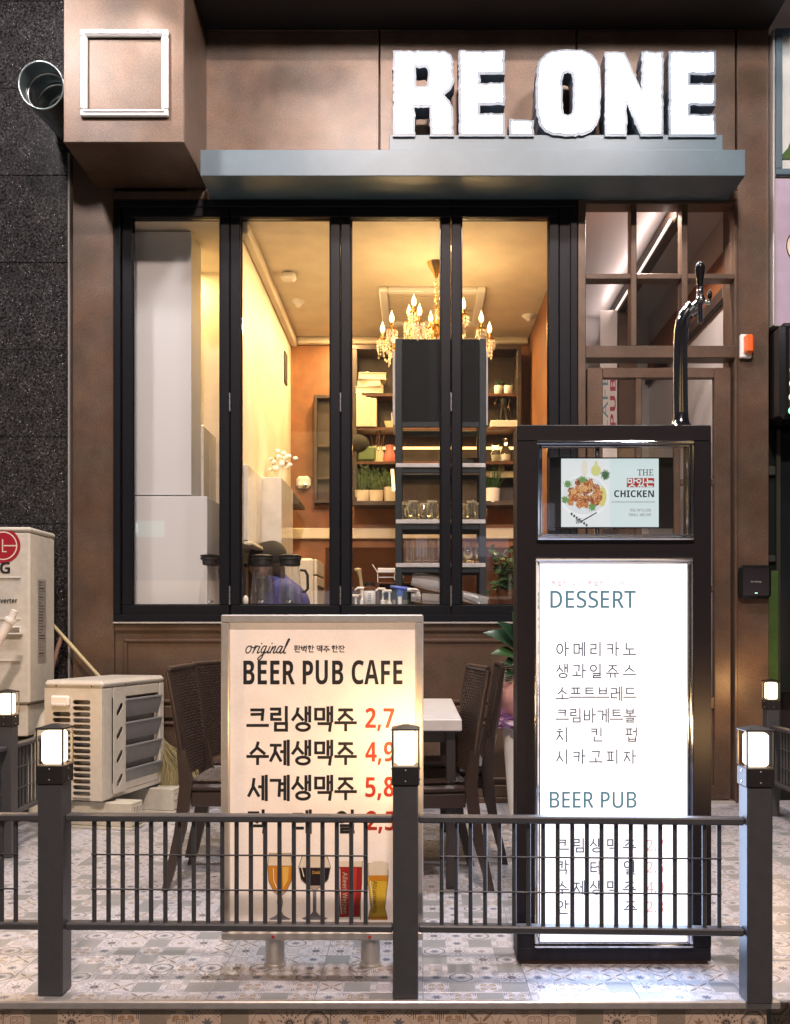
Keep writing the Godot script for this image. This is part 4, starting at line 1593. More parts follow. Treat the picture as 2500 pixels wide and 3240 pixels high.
# ---------- illuminated price board ----------
func menu_board():
	var t = thing("menu_board", "cream BEER PUB CAFE price board in a silver frame on two ribbed feet", "menu board", v3(-0.3189, 0, 3.05))
	var x0 = -0.6501
	var x1 = 0.0123
	var y0 = 0.0941
	var y1 = 1.1601
	var m = mb(t)
	m.bd(x0 + 0.012, x1 - 0.012, y0 + 0.012, y1 - 0.012, 3.055, 3.1)
	part("panel", m, M.board, t)
	m = mb(t)
	m.frame(x0, x1, y0, y1, 0.027, -3.11, -3.035, 0.004)
	part("frame", m, M.silver, t)
	for x in [-0.4791, -0.1633]:
		m = mb(t)
		var prof := [Vector2(0, 0), Vector2(0.036, 0), Vector2(0.036, 0.008), Vector2(0.031, 0.01)]
		for k in 14:
			prof.append(Vector2(0.0325 if k % 2 else 0.031, 0.018 + k * 0.0065))
		prof.append(Vector2(0.03, 0.14))
		m.lathe(prof, 20, v3(x, 0, 3.075))
		part("leg", m, M.silver, t)
		m = mb(t)
		m.lathe([Vector2(0.006, 0), Vector2(0.005, 0.003), Vector2(0, 0.004)], 8, v3(x, y0 + 0.012, 3.035), Basis(Vector3.RIGHT, PI / 2))
		part("screw", m, M.red_ink, t)
	var z = -3.0545
	var o = t.position
	m = mb(t)
	hangul(m, "완벽한", -0.4128, 1.0584, z, Vector2(0.020025, 0.021566), 0.022336, 0.002927)
	hangul(m, "맥주", -0.3389, 1.0584, z, Vector2(0.020025, 0.021566), 0.022336, 0.002927)
	hangul(m, "한잔", -0.2896, 1.0584, z, Vector2(0.020025, 0.021566), 0.022336, 0.002927)
	part("small_lettering", m, M.black_ink, t)
	script_word(t, Vector3(-0.5761, 1.0338, z))
	latin(t, "BEER PUB CAFE", M.black_ink, v3(-0.3181, 0.9706, -z) - o, 0.523737, 0.080101, "Droid Sans", true)
	var rows = [["크림생맥주", "2,7", 1509], ["수제생맥주", "4,9", 1581], ["세계생맥주", "5,8", 1656]]
	for r in rows:
		m = mb(t)
		var top = 1.1 - (r[2] - 1350) * 3.05 / 1980.0
		hangul(m, r[0], -0.5653, top, z, Vector2(0.064697, 0.077020), 0.072399, 0.009859)
		part("price_line", m, M.black_ink, t)
		latin(t, r[1], M.red_ink, Vector3(-0.1309, top - 0.040051, z) - o, 0.095505, 0.077020, "Droid Sans", true)
	m = mb(t)
	hangul(m, "칵테일", -0.5653, 0.5146, z, Vector2(0.064697, 0.070859), 0.144798, 0.009859)
	part("price_line", m, M.black_ink, t)
	latin(t, "2,5", M.red_ink, v3(-0.1279, 0.4777, -z) - o, 0.095505, 0.073939, "Droid Sans", true)
	beer_prints(t, z)

func script_word(t: Node3D, at: Vector3):
	# the handwritten word "original" as pen strokes
	var s = [
		[.30,.42,.12,.40,.04,.18,.16,.0,.32,.12,.32,.34,.26,.42,.42,.34,.52,.32],
		[.52,.32,.58,.44,.56,.30,.50,.0,.56,.22,.66,.42,.76,.40],
		[.84,.40,.78,.10,.80,.0,.90,.06], [.90,.58,.91,.60],
		[1.22,.40,1.08,.42,.98,.20,1.04,.02,1.16,.10,1.24,.42,1.14,-.2,1.02,-.42,.9,-.34,1.1,-.1,1.38,.1],
		[1.46,.40,1.40,.10,1.42,.0,1.52,.06], [1.53,.58,1.54,.60],
		[1.62,.40,1.56,.0,1.60,.18,1.76,.42,1.80,.32,1.74,.06,1.80,.0,1.90,.08],
		[2.20,.38,2.06,.42,1.94,.20,1.98,.02,2.10,.06,2.22,.40,2.16,.06,2.22,.0,2.32,.08],
		[2.32,.08,2.46,.50,2.54,.84,2.46,.80,2.38,.30,2.40,.02,2.5,.02],
	]
	var m = mb(t)
	var zz = 0.0
	for p in s:
		var c := Curve2D.new()
		for k in range(0, p.size(), 2):
			c.add_point(Vector2(p[k], p[k + 1]))
		for k in range(1, c.point_count - 1):
			var d = (c.get_point_position(k + 1) - c.get_point_position(k - 1)) * 0.18
			c.set_point_in(k, -d)
			c.set_point_out(k, d)
		var pts = c.get_baked_points() if p.size() > 4 else PackedVector2Array([Vector2(p[0], p[1]), Vector2(p[2], p[3])])
		c.bake_interval = 0.06
		pts = c.get_baked_points() if p.size() > 4 else pts
		var line := [0.0]
		line.clear()
		for q in pts:
			line.append(q.x + q.y * 0.25)
			line.append(-q.y)
		zz = stroke(m, line, Rect2(0, 0, 1, 1), Vector2(at.x, at.y), Vector2(0.053914, 0.053914), 0.003543, at.z + fmod(zz, 0.0001)) - at.z
	part("script_lettering", m, M.black_ink, t)

func flat(t: Node3D, called: String, pts: Array, z: float, material, label := ""):
	var poly := PackedVector2Array()
	for p in pts:
		poly.append(Vector2(p[0] * 0.001540 + -1.3787, 3.1795 - p[1] * 0.001540))
	var m = mb(t)
	m.prism(poly, z, z)
	return part(called, m, material, t, label)

func glass_shape(cx: float, prof: Array) -> Array:
	# half widths and heights, top to bottom
	var a := []
	for p in prof:
		a.append([cx - p[0], p[1]])
	for k in range(prof.size() - 1, -1, -1):
		a.append([cx + prof[k][0], prof[k][1]])
	return a

func outline_print(t: Node3D, path: Array, z: float, w: float, material):
	var m = mb(t)
	stroke(m, path, Rect2(0, 0, 1, 1), Vector2(-1.3787, 3.1795), Vector2(0.001540, 0.001540), w * 0.001540, z)
	part("printed_line", m, material, t)

func beer_prints(t: Node3D, z: float):
	# four printed beer glasses along the foot of the board
	var amber = paint(lin(0.62, 0.26, 0.02), 0.4)
	var amber_hi = paint(lin(0.8, 0.5, 0.1), 0.4)
	var clear = paint(lin(0.48, 0.4, 0.33), 0.4)
	var foam = paint(lin(0.78, 0.7, 0.56), 0.5)
	var stout = paint(lin(0.02, 0.012, 0.015), 0.4)
	var red = paint(lin(0.33, 0.02, 0.015), 0.4)
	var red_hi = paint(lin(0.5, 0.05, 0.03), 0.4)
	var yellow = paint(lin(0.72, 0.48, 0.04), 0.4)
	var grey = paint(lin(0.25, 0.25, 0.3), 0.4)
	var a = z + 0.0003
	var b = z + 0.0006
	var c = z + 0.0009
	flat(t, "printed_glass", glass_shape(597, [[23, 1820], [26, 1848], [23, 1885], [12, 1904], [3, 1912], [6, 1925], [3, 1945], [8, 1955], [22, 1961]]), a, clear)
	flat(t, "printed_beer", glass_shape(597, [[26.5, 1848], [24, 1880], [13, 1903]]), b, amber)
	flat(t, "printed_beer", [[602, 1850], [616, 1850], [614, 1878], [604, 1896]], c, amber_hi)
	flat(t, "printed_foam", glass_shape(597, [[24, 1824], [26, 1847]]), b, foam)
	flat(t, "printed_glass", glass_shape(671, [[26, 1824], [34, 1848], [28, 1880], [10, 1895], [3, 1899], [3, 1946], [10, 1954], [27, 1960]]), a, clear)
	flat(t, "printed_beer", glass_shape(671, [[34, 1852], [29, 1876], [14, 1890]]), b, stout)
	flat(t, "printed_foam", glass_shape(671, [[24, 1826], [33, 1846], [33.5, 1851]]), b, foam)
	flat(t, "printed_stem", glass_shape(671, [[6, 1899], [2, 1904], [2, 1945], [14, 1957]]), b, grey)
	flat(t, "printed_glass", glass_shape(746, [[27, 1838], [26, 1880], [24, 1925], [23, 1962]]), a, foam)
	flat(t, "printed_beer", glass_shape(746, [[27, 1850], [26, 1890], [22, 1925], [22, 1957]]), b, red)
	flat(t, "printed_beer", [[748, 1852], [762, 1852], [758, 1925], [748, 1955]], c, red_hi)
	flat(t, "printed_glass", glass_shape(806, [[21, 1842], [23, 1870], [19, 1905], [15, 1940], [20, 1958], [20, 1963]]), a, clear)
	flat(t, "printed_beer", glass_shape(806, [[22, 1874], [18, 1905], [14.5, 1938], [19, 1957]]), b, yellow)
	flat(t, "printed_foam", [[786, 1845], [796, 1838], [815, 1837], [829, 1842], [829, 1854], [826, 1876], [787, 1872]], c, foam)
	flat(t, "printed_beer", [[787, 1868], [827, 1868], [826, 1880], [788, 1880]], c + 0.0002, amber)
	var line = paint(lin(0.2, 0.16, 0.14), 0.4)
	var shine = paint(lin(0.85, 0.8, 0.72), 0.4)
	for q in [[597, [[23, 1820], [26, 1848], [24, 1880], [13, 1903], [3, 1911], [6, 1925], [2.5, 1945], [8, 1955], [22, 1961]]], [671, [[26, 1824], [34, 1850], [29, 1876], [12, 1893], [3, 1899], [3, 1946], [10, 1954], [27, 1960]]], [746, [[27, 1838], [26, 1885], [23, 1925], [23, 1962]]], [806, [[22, 1856], [22.5, 1872], [18.5, 1905], [15, 1938], [20, 1957], [20, 1963]]]]:
		for s in [-1.0, 1.0]:
			var path := []
			for p in q[1]:
				path.append(q[0] + s * p[0])
				path.append(p[1])
			outline_print(t, path, c + 0.0004, 1.3, line)
	for q in [[[583, 1854], [584, 1880], [590, 1894]], [[648, 1834], [643, 1850], [648, 1870]], [[725, 1854], [725, 1890], [728, 1950]], [[790, 1880], [793, 1905], [796, 1936]]]:
		var path := []
		for p in q:
			path.append(p[0])
			path.append(p[1])
		outline_print(t, path, c + 0.0005, 1.8, shine)
	flat(t, "printed_base", glass_shape(597, [[9, 1954], [23, 1961], [20, 1963]]), c + 0.0002, grey)
	flat(t, "printed_base", glass_shape(671, [[8, 1953], [27, 1960], [22, 1963]]), c + 0.0002, grey)
	flat(t, "printed_base", glass_shape(746, [[22.5, 1957], [23, 1962]]), c + 0.0002, shine)
	flat(t, "printed_base", glass_shape(806, [[19.5, 1956], [20, 1963]]), c + 0.0002, amber)
	var o = t.position
	latin(t, "Aileen Weizen", M.book, v3(-0.2449, 0.2451, -c - 0.0006) - o, 0.135556, 0.016944, "Droid Sans", false, -PI / 2, 0.0, 0.0003)
	latin(t, "Atramento", paint(lin(0.25, 0.16, 0.02), 0.5), v3(-0.1463, 0.2328, -c - 0.0006) - o, 0.104747, 0.015404, "Droid Sans", false, -PI / 2, 0.0, 0.0003)
	latin(t, "Dunkel", amber_hi, v3(-0.3358, 0.3129, -c - 0.0006) - o, 0.033889, 0.010783, "Droid Serif", false, 0.0, 0.0, 0.0003)

# ---------- lightbox kiosk with a display and a beer tap ----------
func menu_kiosk():
	var t = thing("menu_kiosk", "black upright kiosk with a lit white menu panel and a small display", "kiosk", v3(0.6447, 0, 3.076))
	var x0 = 0.3231
	var x1 = 0.9663
	var back = 3.2
	var m = mb(t)
	# body built round the two openings
	m.bd(x0, x1, 1.7354, 1.7898, 3.076, back, 0.003)
	m.bd(x0, 0.3868, 1.4076, 1.7354, 3.076, back)
	m.bd(0.9088, x1, 1.4076, 1.7354, 3.076, back)
	m.bd(x0, x1, 1.3486, 1.4076, 3.076, back)
	m.bd(x0, 0.3806, 0.0576, 1.3486, 3.076, back)
	m.bd(0.9057, x1, 0.0576, 1.3486, 3.076, back)
	m.bd(x0, x1, 0.012, 0.0576, 3.076, back, 0.003)
	m.bd(0.3806, 0.9057, 0.0576, 1.3486, 3.12, back)
	part("body", m, M.kiosk, t)
	m = mb(t)
	m.bd(x0 + 0.01, x1 - 0.01, 0.0, 0.012, 3.086, back - 0.01)
	part("base", m, M.wood_red, t)
	for f in [[0.3868, 0.9088, 1.4076, 1.7354], [0.3806, 0.9057, 0.0576, 1.3486]]:
		m = mb(t)
		m.frame(f[0], f[1], f[2], f[3], 0.013, -3.1, -3.062, 0.004)
		m.frame(f[0] + 0.0135, f[1] - 0.0135, f[2] + 0.0135, f[3] - 0.0135, 0.006, -3.1, -3.07, 0.002)
		part("chrome_trim", m, M.chrome, t)
	# display hung on a rod between two panes
	m = mb(t)
	m.quad(v3(0.3930, 1.4138, 3.085), v3(0.9026, 1.4138, 3.085), v3(0.9026, 1.7292, 3.085), v3(0.3930, 1.7292, 3.085))
	part("front_pane", m, M.window, t)
	m = mb(t)
	m.quad(v3(0.3930, 1.4138, 3.19), v3(0.9026, 1.4138, 3.19), v3(0.9026, 1.7292, 3.19), v3(0.3930, 1.7292, 3.19))
	part("rear_pane", m, M.window, t)
	m = mb(t)
	m.tube([v3(0.6043, 1.4092, 3.16), v3(0.6043, 1.7338, 3.16)], 0.008, 12)
	part("rod", m, M.chrome, t)
	m = mb(t)
	m.bd(0.4365, 0.8529, 1.4527, 1.6903, 3.12, 3.145, 0.002)
	var d = part("display", m, M.black_gloss, t)
	var pic = chicken_picture()
	var white = glow(Color(0.9, 0.97, 0.97), 0.78, Color(0.1, 0.1, 0.1))
	m = mb(t)
	m.quad(v3(0.4754, 1.4558, 3.1185), v3(0.8032, 1.4558, 3.1185), v3(0.8032, 1.6857, 3.1185), v3(0.4754, 1.6857, 3.1185))
	part("screen", m, white, d)
	var shown = paint(Color(0.1, 0.1, 0.1), 0.4)
	shown.emission_enabled = true
	shown.emission = Color.WHITE
	shown.emission_operator = BaseMaterial3D.EMISSION_OP_MULTIPLY
	shown.emission_texture = pic
	shown.emission_energy_multiplier = 0.85
	m = mb(t)
	m.quad(v3(0.4769, 1.4573, 3.118), v3(0.6385, 1.4573, 3.118), v3(0.6385, 1.6841, 3.118), v3(0.4769, 1.6841, 3.118), Rect2(0, 0, 0.68, 1))
	part("screen_picture", m, shown, d)
	var o = t.position
	var ink = glow(Color(0.04, 0.05, 0.05), 0.5, Color(0.05, 0.05, 0.05))
	var faint = glow(Color(0.6, 0.5, 0.5), 0.6, Color(0.2, 0.2, 0.2))
	latin(d, "THE", ink, v3(0.7581, 1.6391, 3.117) - o, 0.052820, 0.020196, "Droid Serif")
	m = mb(t)
	m.quad(v3(0.6960, 1.5894, 3.1175), v3(0.7876, 1.5894, 3.1175), v3(0.7876, 1.6204, 3.1175), v3(0.6960, 1.6204, 3.1175))
	part("screen_banner", m, glow(Color(0.78, 0.2, 0.13), 0.6, Color(0.2, 0.05, 0.03)), d)
	m = mb(t)
	hangul(m, "맛있는", 0.6975, 1.6181, -3.117, Vector2(0.027964, 0.026410), 0.030294, 0.004039)
	part("screen_lettering", m, white, d)
	latin(d, "CHICKEN", ink, v3(0.7201, 1.5676, 3.117) - o, 0.133604, 0.023303, "Droid Sans", true)
	m = mb(t)
	hangul(m, "바삭한후라이드치킨바삭한양념치킨맛있는치킨", 0.6447, 1.5428, -3.117, Vector2(0.005593, 0.006214), 0.006991, 0.000777)
	part("screen_lettering", m, faint, d)
	latin(d, "BIG W15,500", faint, v3(0.7426, 1.5117, 3.117) - o, 0.068356, 0.010875)
	latin(d, "SMALL W8,500", faint, v3(0.7395, 1.4962, 3.117) - o, 0.074570, 0.010875)
	# lit menu panel
	m = mb(t)
	m.bd(0.3946, 0.8933, 0.0716, 1.3330, 3.085, 3.118, 0.004)
	var p = part("lightbox_panel", m, M.lightbox, t)
	area(t, v3(0.6447, 0.7023, 3.06) - o, Vector3(0, PI, 0), Vector2(0.490917, 1.252149), Color(0.72, 0.83, 1.0), 1.35, "lightbox_light")
	var z = -3.0845
	latin(p, "DESSERT", M.box_ink, v3(0.5764, 1.2119, -z) - o, 0.284297, 0.057481, "medium", false)
	latin(p, "BEER PUB", M.box_ink, v3(0.5764, 0.5454, -z) - o, 0.288958, 0.054374, "medium", false)
	latin(p, "OPEN    AM 10:00", M.box_faint, v3(0.5251, 1.1482, -z) - o, 0.178657, 0.012428)
	latin(p, "CLOSE   PM 15", M.box_faint, v3(0.5142, 1.1217, -z) - o, 0.155354, 0.012428)
	m = mb(t)
	hangul(m, "특별한", 0.4365, 1.2724, z, Vector2(0.015535, 0.017089), 0.020196, 0.002330)
	hangul(m, "공간", 0.5049, 1.2724, z, Vector2(0.015535, 0.017089), 0.020196, 0.002330)
	hangul(m, "특별한", 0.5577, 1.2724, z, Vector2(0.015535, 0.017089), 0.020196, 0.002330)
	hangul(m, "디저트", 0.6261, 1.2724, z, Vector2(0.015535, 0.017089), 0.020196, 0.002330)
	part("small_lettering", m, M.box_faint, p)
	var lines = [["아메리카노", 1370, 36], ["생과일쥬스", 1417, 36], ["소프트브레드", 1465, 29], ["크림바게트볼", 1512, 29], ["치킨펍", 1553, 74], ["시카고피자", 1600, 36]]
	for l in lines:
		menu_line(t, p, l, z)
	lines = [["크림생맥주", 1790, 36, "2.7"], ["칵테일", 1837, 72, "2.5"], ["수제생맥주", 1880, 36, "4.9"], ["안주", 1922, 146, "2.8"]]
	for l in lines:
		var y = 1.1 - (l[1] - 1350) * 3.076 / 1980.0
		menu_line(t, p, l, z)
		latin(p, l[3], M.box_red, Vector3(0.7830, y - 0.021749, z) - o, 0.055927, 0.037285)
	beer_tap(Vector3(0.8805, 1.7898, -3.13))

func menu_line(t: Node3D, p: Node3D, l: Array, z: float):
	# a printed line; widely spaced syllables are pieces of their own
	var y = 1.1 - (l[1] - 1350) * 3.076 / 1980.0
	var step = l[2] * 3.076 / 1980.0
	var pieces = [l[0]]
	if l[2] > 60:
		pieces = l[0].split("")
	for k in pieces.size():
		var m = mb(t)
		hangul(m, pieces[k], 0.4536 + k * step, y, z, Vector2(0.040392, 0.045053), step, 0.004505)
		part("menu_line" if l[2] < 60 else "syllable", m, M.box_thin, p)

func beer_tap(at: Vector3):
	var t = thing("beer_tap", "curved chrome beer tap column with a black handle on top of the kiosk", "beer tap", at)
	var k = 3.13 / 1980.0
	var m = Mb.new()
	m.lathe([Vector2(0.042, 0), Vector2(0.037, 0.004), Vector2(0.027, 0.026), Vector2(0.0245, 0.05)], 24)
	part("base", m, M.chrome, t)
	m = Mb.new()
	var pts := []
	var col = [[0, 0], [-1, 60], [-1, 130], [0, 180], [2, 208], [6, 226], [12, 238], [18, 246]]
	var c := Curve3D.new()
	for p in col:
		c.add_point(Vector3(p[0] * k, 0.045 + p[1] * k * 0.9, 0))
	for q in range(1, col.size() - 1):
		var d = (c.get_point_position(q + 1) - c.get_point_position(q - 1)) * 0.2
		c.set_point_in(q, -d)
		c.set_point_out(q, d)
	c.bake_interval = 0.012
	for p in c.get_baked_points():
		pts.append(p)
	var rad := []
	for q in pts.size():
		rad.append(lerpf(0.0245, 0.0235, float(q) / pts.size()))
	m.tube(pts, rad, 24)
	part("column", m, M.chrome, t)
	var top = pts[-1]
	m = Mb.new()
	m.tube([top, top + Vector3(0.012, 0.008, 0.004)], 0.0275, 20)
	m.tube([top + Vector3(0.008, 0.006, 0.0), top + Vector3(0.03, 0.026, 0.02)], 0.013, 16)
	m.ball(top + Vector3(0.032, 0.03, 0.02), Vector3(0.017, 0.017, 0.017), 16, 10)
	m.lathe([Vector2(0.012, 0), Vector2(0.014, 0.008), Vector2(0.009, 0.013), Vector2(0.013, 0.02), Vector2(0.01, 0.027), Vector2(0.0115, 0.034)], 16, top + Vector3(0.031, 0.038, 0.018))
	m.tube([top + Vector3(0.03, 0.018, 0.024), top + Vector3(0.028, -0.05, 0.03)], 0.0085, 14)
	part("faucet", m, M.chrome, t)
	m = Mb.new()
	m.lathe([Vector2(0.0085, 0), Vector2(0.0105, 0.016), Vector2(0.016, 0.056), Vector2(0.0168, 0.068), Vector2(0.013, 0.08), Vector2(0.007, 0.0855), Vector2(0, 0.0865)], 20, top + Vector3(0.031, 0.072, 0.018))
	part("handle", m, M.black_gloss, t)
	m = Mb.new()
	m.tube([top + Vector3(0.034, 0.024, 0.02), top + Vector3(0.062, 0.018, 0.03)], 0.007, 12)
	m.tube([top + Vector3(0.058, 0.016, 0.03), top + Vector3(0.06, 0.03, 0.03)], 0.005, 10)
	part("side_valve", m, M.chrome, t)
	m = Mb.new()
	m.ball(top + Vector3(0.06, 0.044, 0.03), Vector3(0.008, 0.016, 0.008), 12, 8)
	part("side_knob", m, M.black_gloss, t)

# ---------- table, chairs ----------
func weave(m: Mb, surf: Callable, nu: int, nv: int, lift: float):
	# raised strands, over and under, on a surface given by surf(u, v)
	for i in nu:
		for j in nv:
			var du = 1.0 / nu
			var dv = 1.0 / nv
			var u0 = i * du
			var v0 = j * dv
			var flip = (i + j) % 2 == 0
			var e = 0.05
			var a = surf.call(u0 + du * e, v0 + dv * e)
			var b = surf.call(u0 + du * (1 - e), v0 + dv * e)
			var c = surf.call(u0 + du * (1 - e), v0 + dv * (1 - e))
			var d = surf.call(u0 + du * e, v0 + dv * (1 - e))
			var n = (b - a).cross(d - a).normalized() * lift
			if flip:
				var p = (a + d) / 2 + n
				var q = (b + c) / 2 + n
				m.face(a, b, q, p, n)
				m.face(p, q, c, d, n)
				m.tri(a, p, d)
				m.tri(b, c, q)
			else:
				var p = (a + b) / 2 + n
				var q = (d + c) / 2 + n
				m.face(a, p, q, d, n)
				m.face(p, b, c, q, n)
				m.tri(a, b, p)
				m.tri(d, q, c)

func leg_shape(p: Array, w: Array) -> Mb:
	# a moulded leg: square section swept through points, widths (x, z) at each
	var m = Mb.new()
	for k in p.size() - 1:
		var a = p[k]
		var b = p[k + 1]
		var c := []
		for q in [[a, w[k]], [b, w[k + 1]]]:
			for s in [[-1, 1], [1, 1], [1, -1], [-1, -1]]:
				c.append(q[0] + Vector3(q[1].x * s[0] / 2, 0, q[1].y * s[1] / 2))
		for s in 4:
			var s2 = (s + 1) % 4
			m.quad(c[s], c[s2], c[4 + s2], c[4 + s])
	var f = p[0]
	var l = w[0]
	m.face(f + Vector3(-l.x / 2, 0, -l.y / 2), f + Vector3(l.x / 2, 0, -l.y / 2), f + Vector3(l.x / 2, 0, l.y / 2), f + Vector3(-l.x / 2, 0, l.y / 2), Vector3.DOWN)
	return m

func make_chair() -> Node3D:
	# faces +x; moulded rattan-look plastic
	var t = thing("rattan_chair", "", "chair", Vector3.ZERO, 0.0, "brown rattan chairs round the terrace table")
	var back = func(u: float, v: float) -> Vector3:
		var y = 0.475 + v * 0.455
		var z = (0.5 - u) * lerpf(0.38, 0.43, v)
		var x = -0.2 - 0.06 * v ** 1.35 - 0.03 * (1.0 - (2 * u - 1) ** 2) * sin(v * PI * 0.8 + 0.3)
		return Vector3(x, y, z)
	var seat = func(u: float, v: float) -> Vector3:
		var x = -0.18 + u * 0.4
		var z = (0.5 - v) * lerpf(0.38, 0.41, u)
		return Vector3(x, 0.462 - 0.014 * sin(u * PI) * sin(v * PI) - 0.01 * u * u, z)
	var m = Mb.new()
	weave(m, back, 26, 34, 0.0045)
	part("back_weave", m, M.rattan, t, "", true)
	m = Mb.new()
	weave(m, seat, 26, 26, 0.0045)
	part("seat_weave", m, M.rattan, t, "", true)
	# back shell behind the weave with its rim
	m = Mb.new()
	for i in 8:
		for j in 10:
			var o = Vector3(-0.004, 0, 0)
			var q = [back.call(i / 8.0, j / 10.0) + o, back.call((i + 1) / 8.0, j / 10.0) + o, back.call((i + 1) / 8.0, (j + 1) / 10.0) + o, back.call(i / 8.0, (j + 1) / 10.0) + o]
			m.quad(q[0], q[1], q[2], q[3])
			var r = Vector3(-0.012, 0, 0)
			m.quad(q[1] + r, q[0] + r, q[3] + r, q[2] + r)
	for s in [0.0, 1.0]:
		var rim := []
		for j in 13:
			rim.append(back.call(s, j / 12.0 * 1.02) + Vector3(-0.004, 0, 0.012 * (1 if s == 0.0 else -1)))
		m.tube(rim, 0.0135, 8)
	var crest := []
	for i in 9:
		crest.append(back.call(i / 8.0, 1.02) + Vector3(-0.004, 0.006, 0))
	m.tube(crest, 0.0125, 8)
	part("backrest", m, M.rattan, t)
	m = Mb.new()
	m.box(Vector3(0.015, 0.432, 0), Vector3(0.45, 0.035, 0.42), 0.012)
	part("seat", m, M.rattan, t)
	m = Mb.new()
	m.box(Vector3(0.03, 0.385, 0.2), Vector3(0.4, 0.06, 0.02), 0.004)
	m.box(Vector3(0.03, 0.385, -0.2), Vector3(0.4, 0.06, 0.02), 0.004)
	m.box(Vector3(0.225, 0.385, 0), Vector3(0.02, 0.06, 0.38), 0.004)
	part("apron", m, M.rattan, t)
	for s in [-1.0, 1.0]:
		part("leg", leg_shape([Vector3(0.225, 0, s * 0.205), Vector3(0.215, 0.25, s * 0.2), Vector3(0.21, 0.42, s * 0.198)], [Vector2(0.03, 0.03), Vector2(0.042, 0.04), Vector2(0.05, 0.045)]), M.rattan, t)
		part("leg", leg_shape([Vector3(-0.275, 0, s * 0.22), Vector3(-0.215, 0.25, s * 0.212), Vector3(-0.19, 0.45, s * 0.205), Vector3(-0.212, 0.6, s * 0.205)], [Vector2(0.03, 0.03), Vector2(0.045, 0.036), Vector2(0.055, 0.034), Vector2(0.036, 0.028)]), M.rattan, t)
	return t

func tables_and_chairs():
	var t = thing("terrace_table", "long white topped table with dark legs behind the price board", "table", v3(-0.22, 0, 4.57))
	var m = Mb.new()
	m.box(Vector3(0, 0.708, 0), Vector3(0.8, 0.05, 1.26), 0.004)
	part("table_top", m, M.table_top, t)
	for s in [[-1, -1], [1, -1], [1, 1], [-1, 1]]:
		m = Mb.new()
		m.box(Vector3(0.355 * s[0], 0.344, 0.57 * s[1]), Vector3(0.042, 0.676, 0.042), 0.004)
		part("leg", m, M.table_leg, t)
		m = Mb.new()
		m.box(Vector3(0.355 * s[0], 0.003, 0.57 * s[1]), Vector3(0.036, 0.006, 0.036), 0.001)
		part("foot_pad", m, M.rubber, t)
	m = Mb.new()
	for s in [-1, 1]:
		m.box(Vector3(0, 0.655, 0.57 * s), Vector3(0.66, 0.05, 0.02), 0.002)
		m.box(Vector3(0.355 * s, 0.655, 0), Vector3(0.02, 0.05, 1.08), 0.002)
	part("apron", m, M.table_leg, t)
	var c = make_chair()
	c.position = v3(-0.81, 0, 4.19)
	c.set_meta("label", "brown rattan chair left of the table, the one nearer to the railing")
	var g = "brown rattan chairs round the terrace table"
	dup(c, "rattan_chair", "brown rattan chair left of the table, the one nearer to the wall", v3(-0.82, 0, 4.72), -0.2, g)
	dup(c, "rattan_chair", "brown rattan chair right of the table, the one nearer to the railing", v3(0.0, 0, 4.14), PI + 0.14, g)
	dup(c, "rattan_chair", "brown rattan chair right of the table, the one nearer to the wall", v3(0.135, 0, 4.65), PI - 0.02, g)

# ---------- outdoor units, broom, pipes ----------
func capsule(cx: float, cy: float, w: float, h: float) -> PackedVector2Array:
	var p := PackedVector2Array()
	var r = h / 2
	for k in 9:
		var a = -PI / 2 + PI * k / 8
		p.append(Vector2(cx + w / 2 - r + cos(a) * r, cy + sin(a) * r))
	for k in 9:
		var a = PI / 2 + PI * k / 8
		p.append(Vector2(cx - w / 2 + r + cos(a) * r, cy + sin(a) * r))
	return p

func cut_plate(called, parent, size: Vector3, holes: Array, material, at: Transform3D):
	var c := CSGCombiner3D.new()
	c.name = sub_name(parent, called)
	var b := CSGBox3D.new()
	b.size = size
	b.material = material
	b.name = "plate"
	c.add_child(b)
	for h in holes:
		var p := CSGPolygon3D.new()
		p.polygon = h
		p.depth = size.z + 0.02
		p.position.z = size.z / 2 + 0.01
		p.operation = CSGShape3D.OPERATION_SUBTRACTION
		p.material = material
		p.name = "slot"
		c.add_child(p, true)
	c.transform = at
	parent.add_child(c, true)

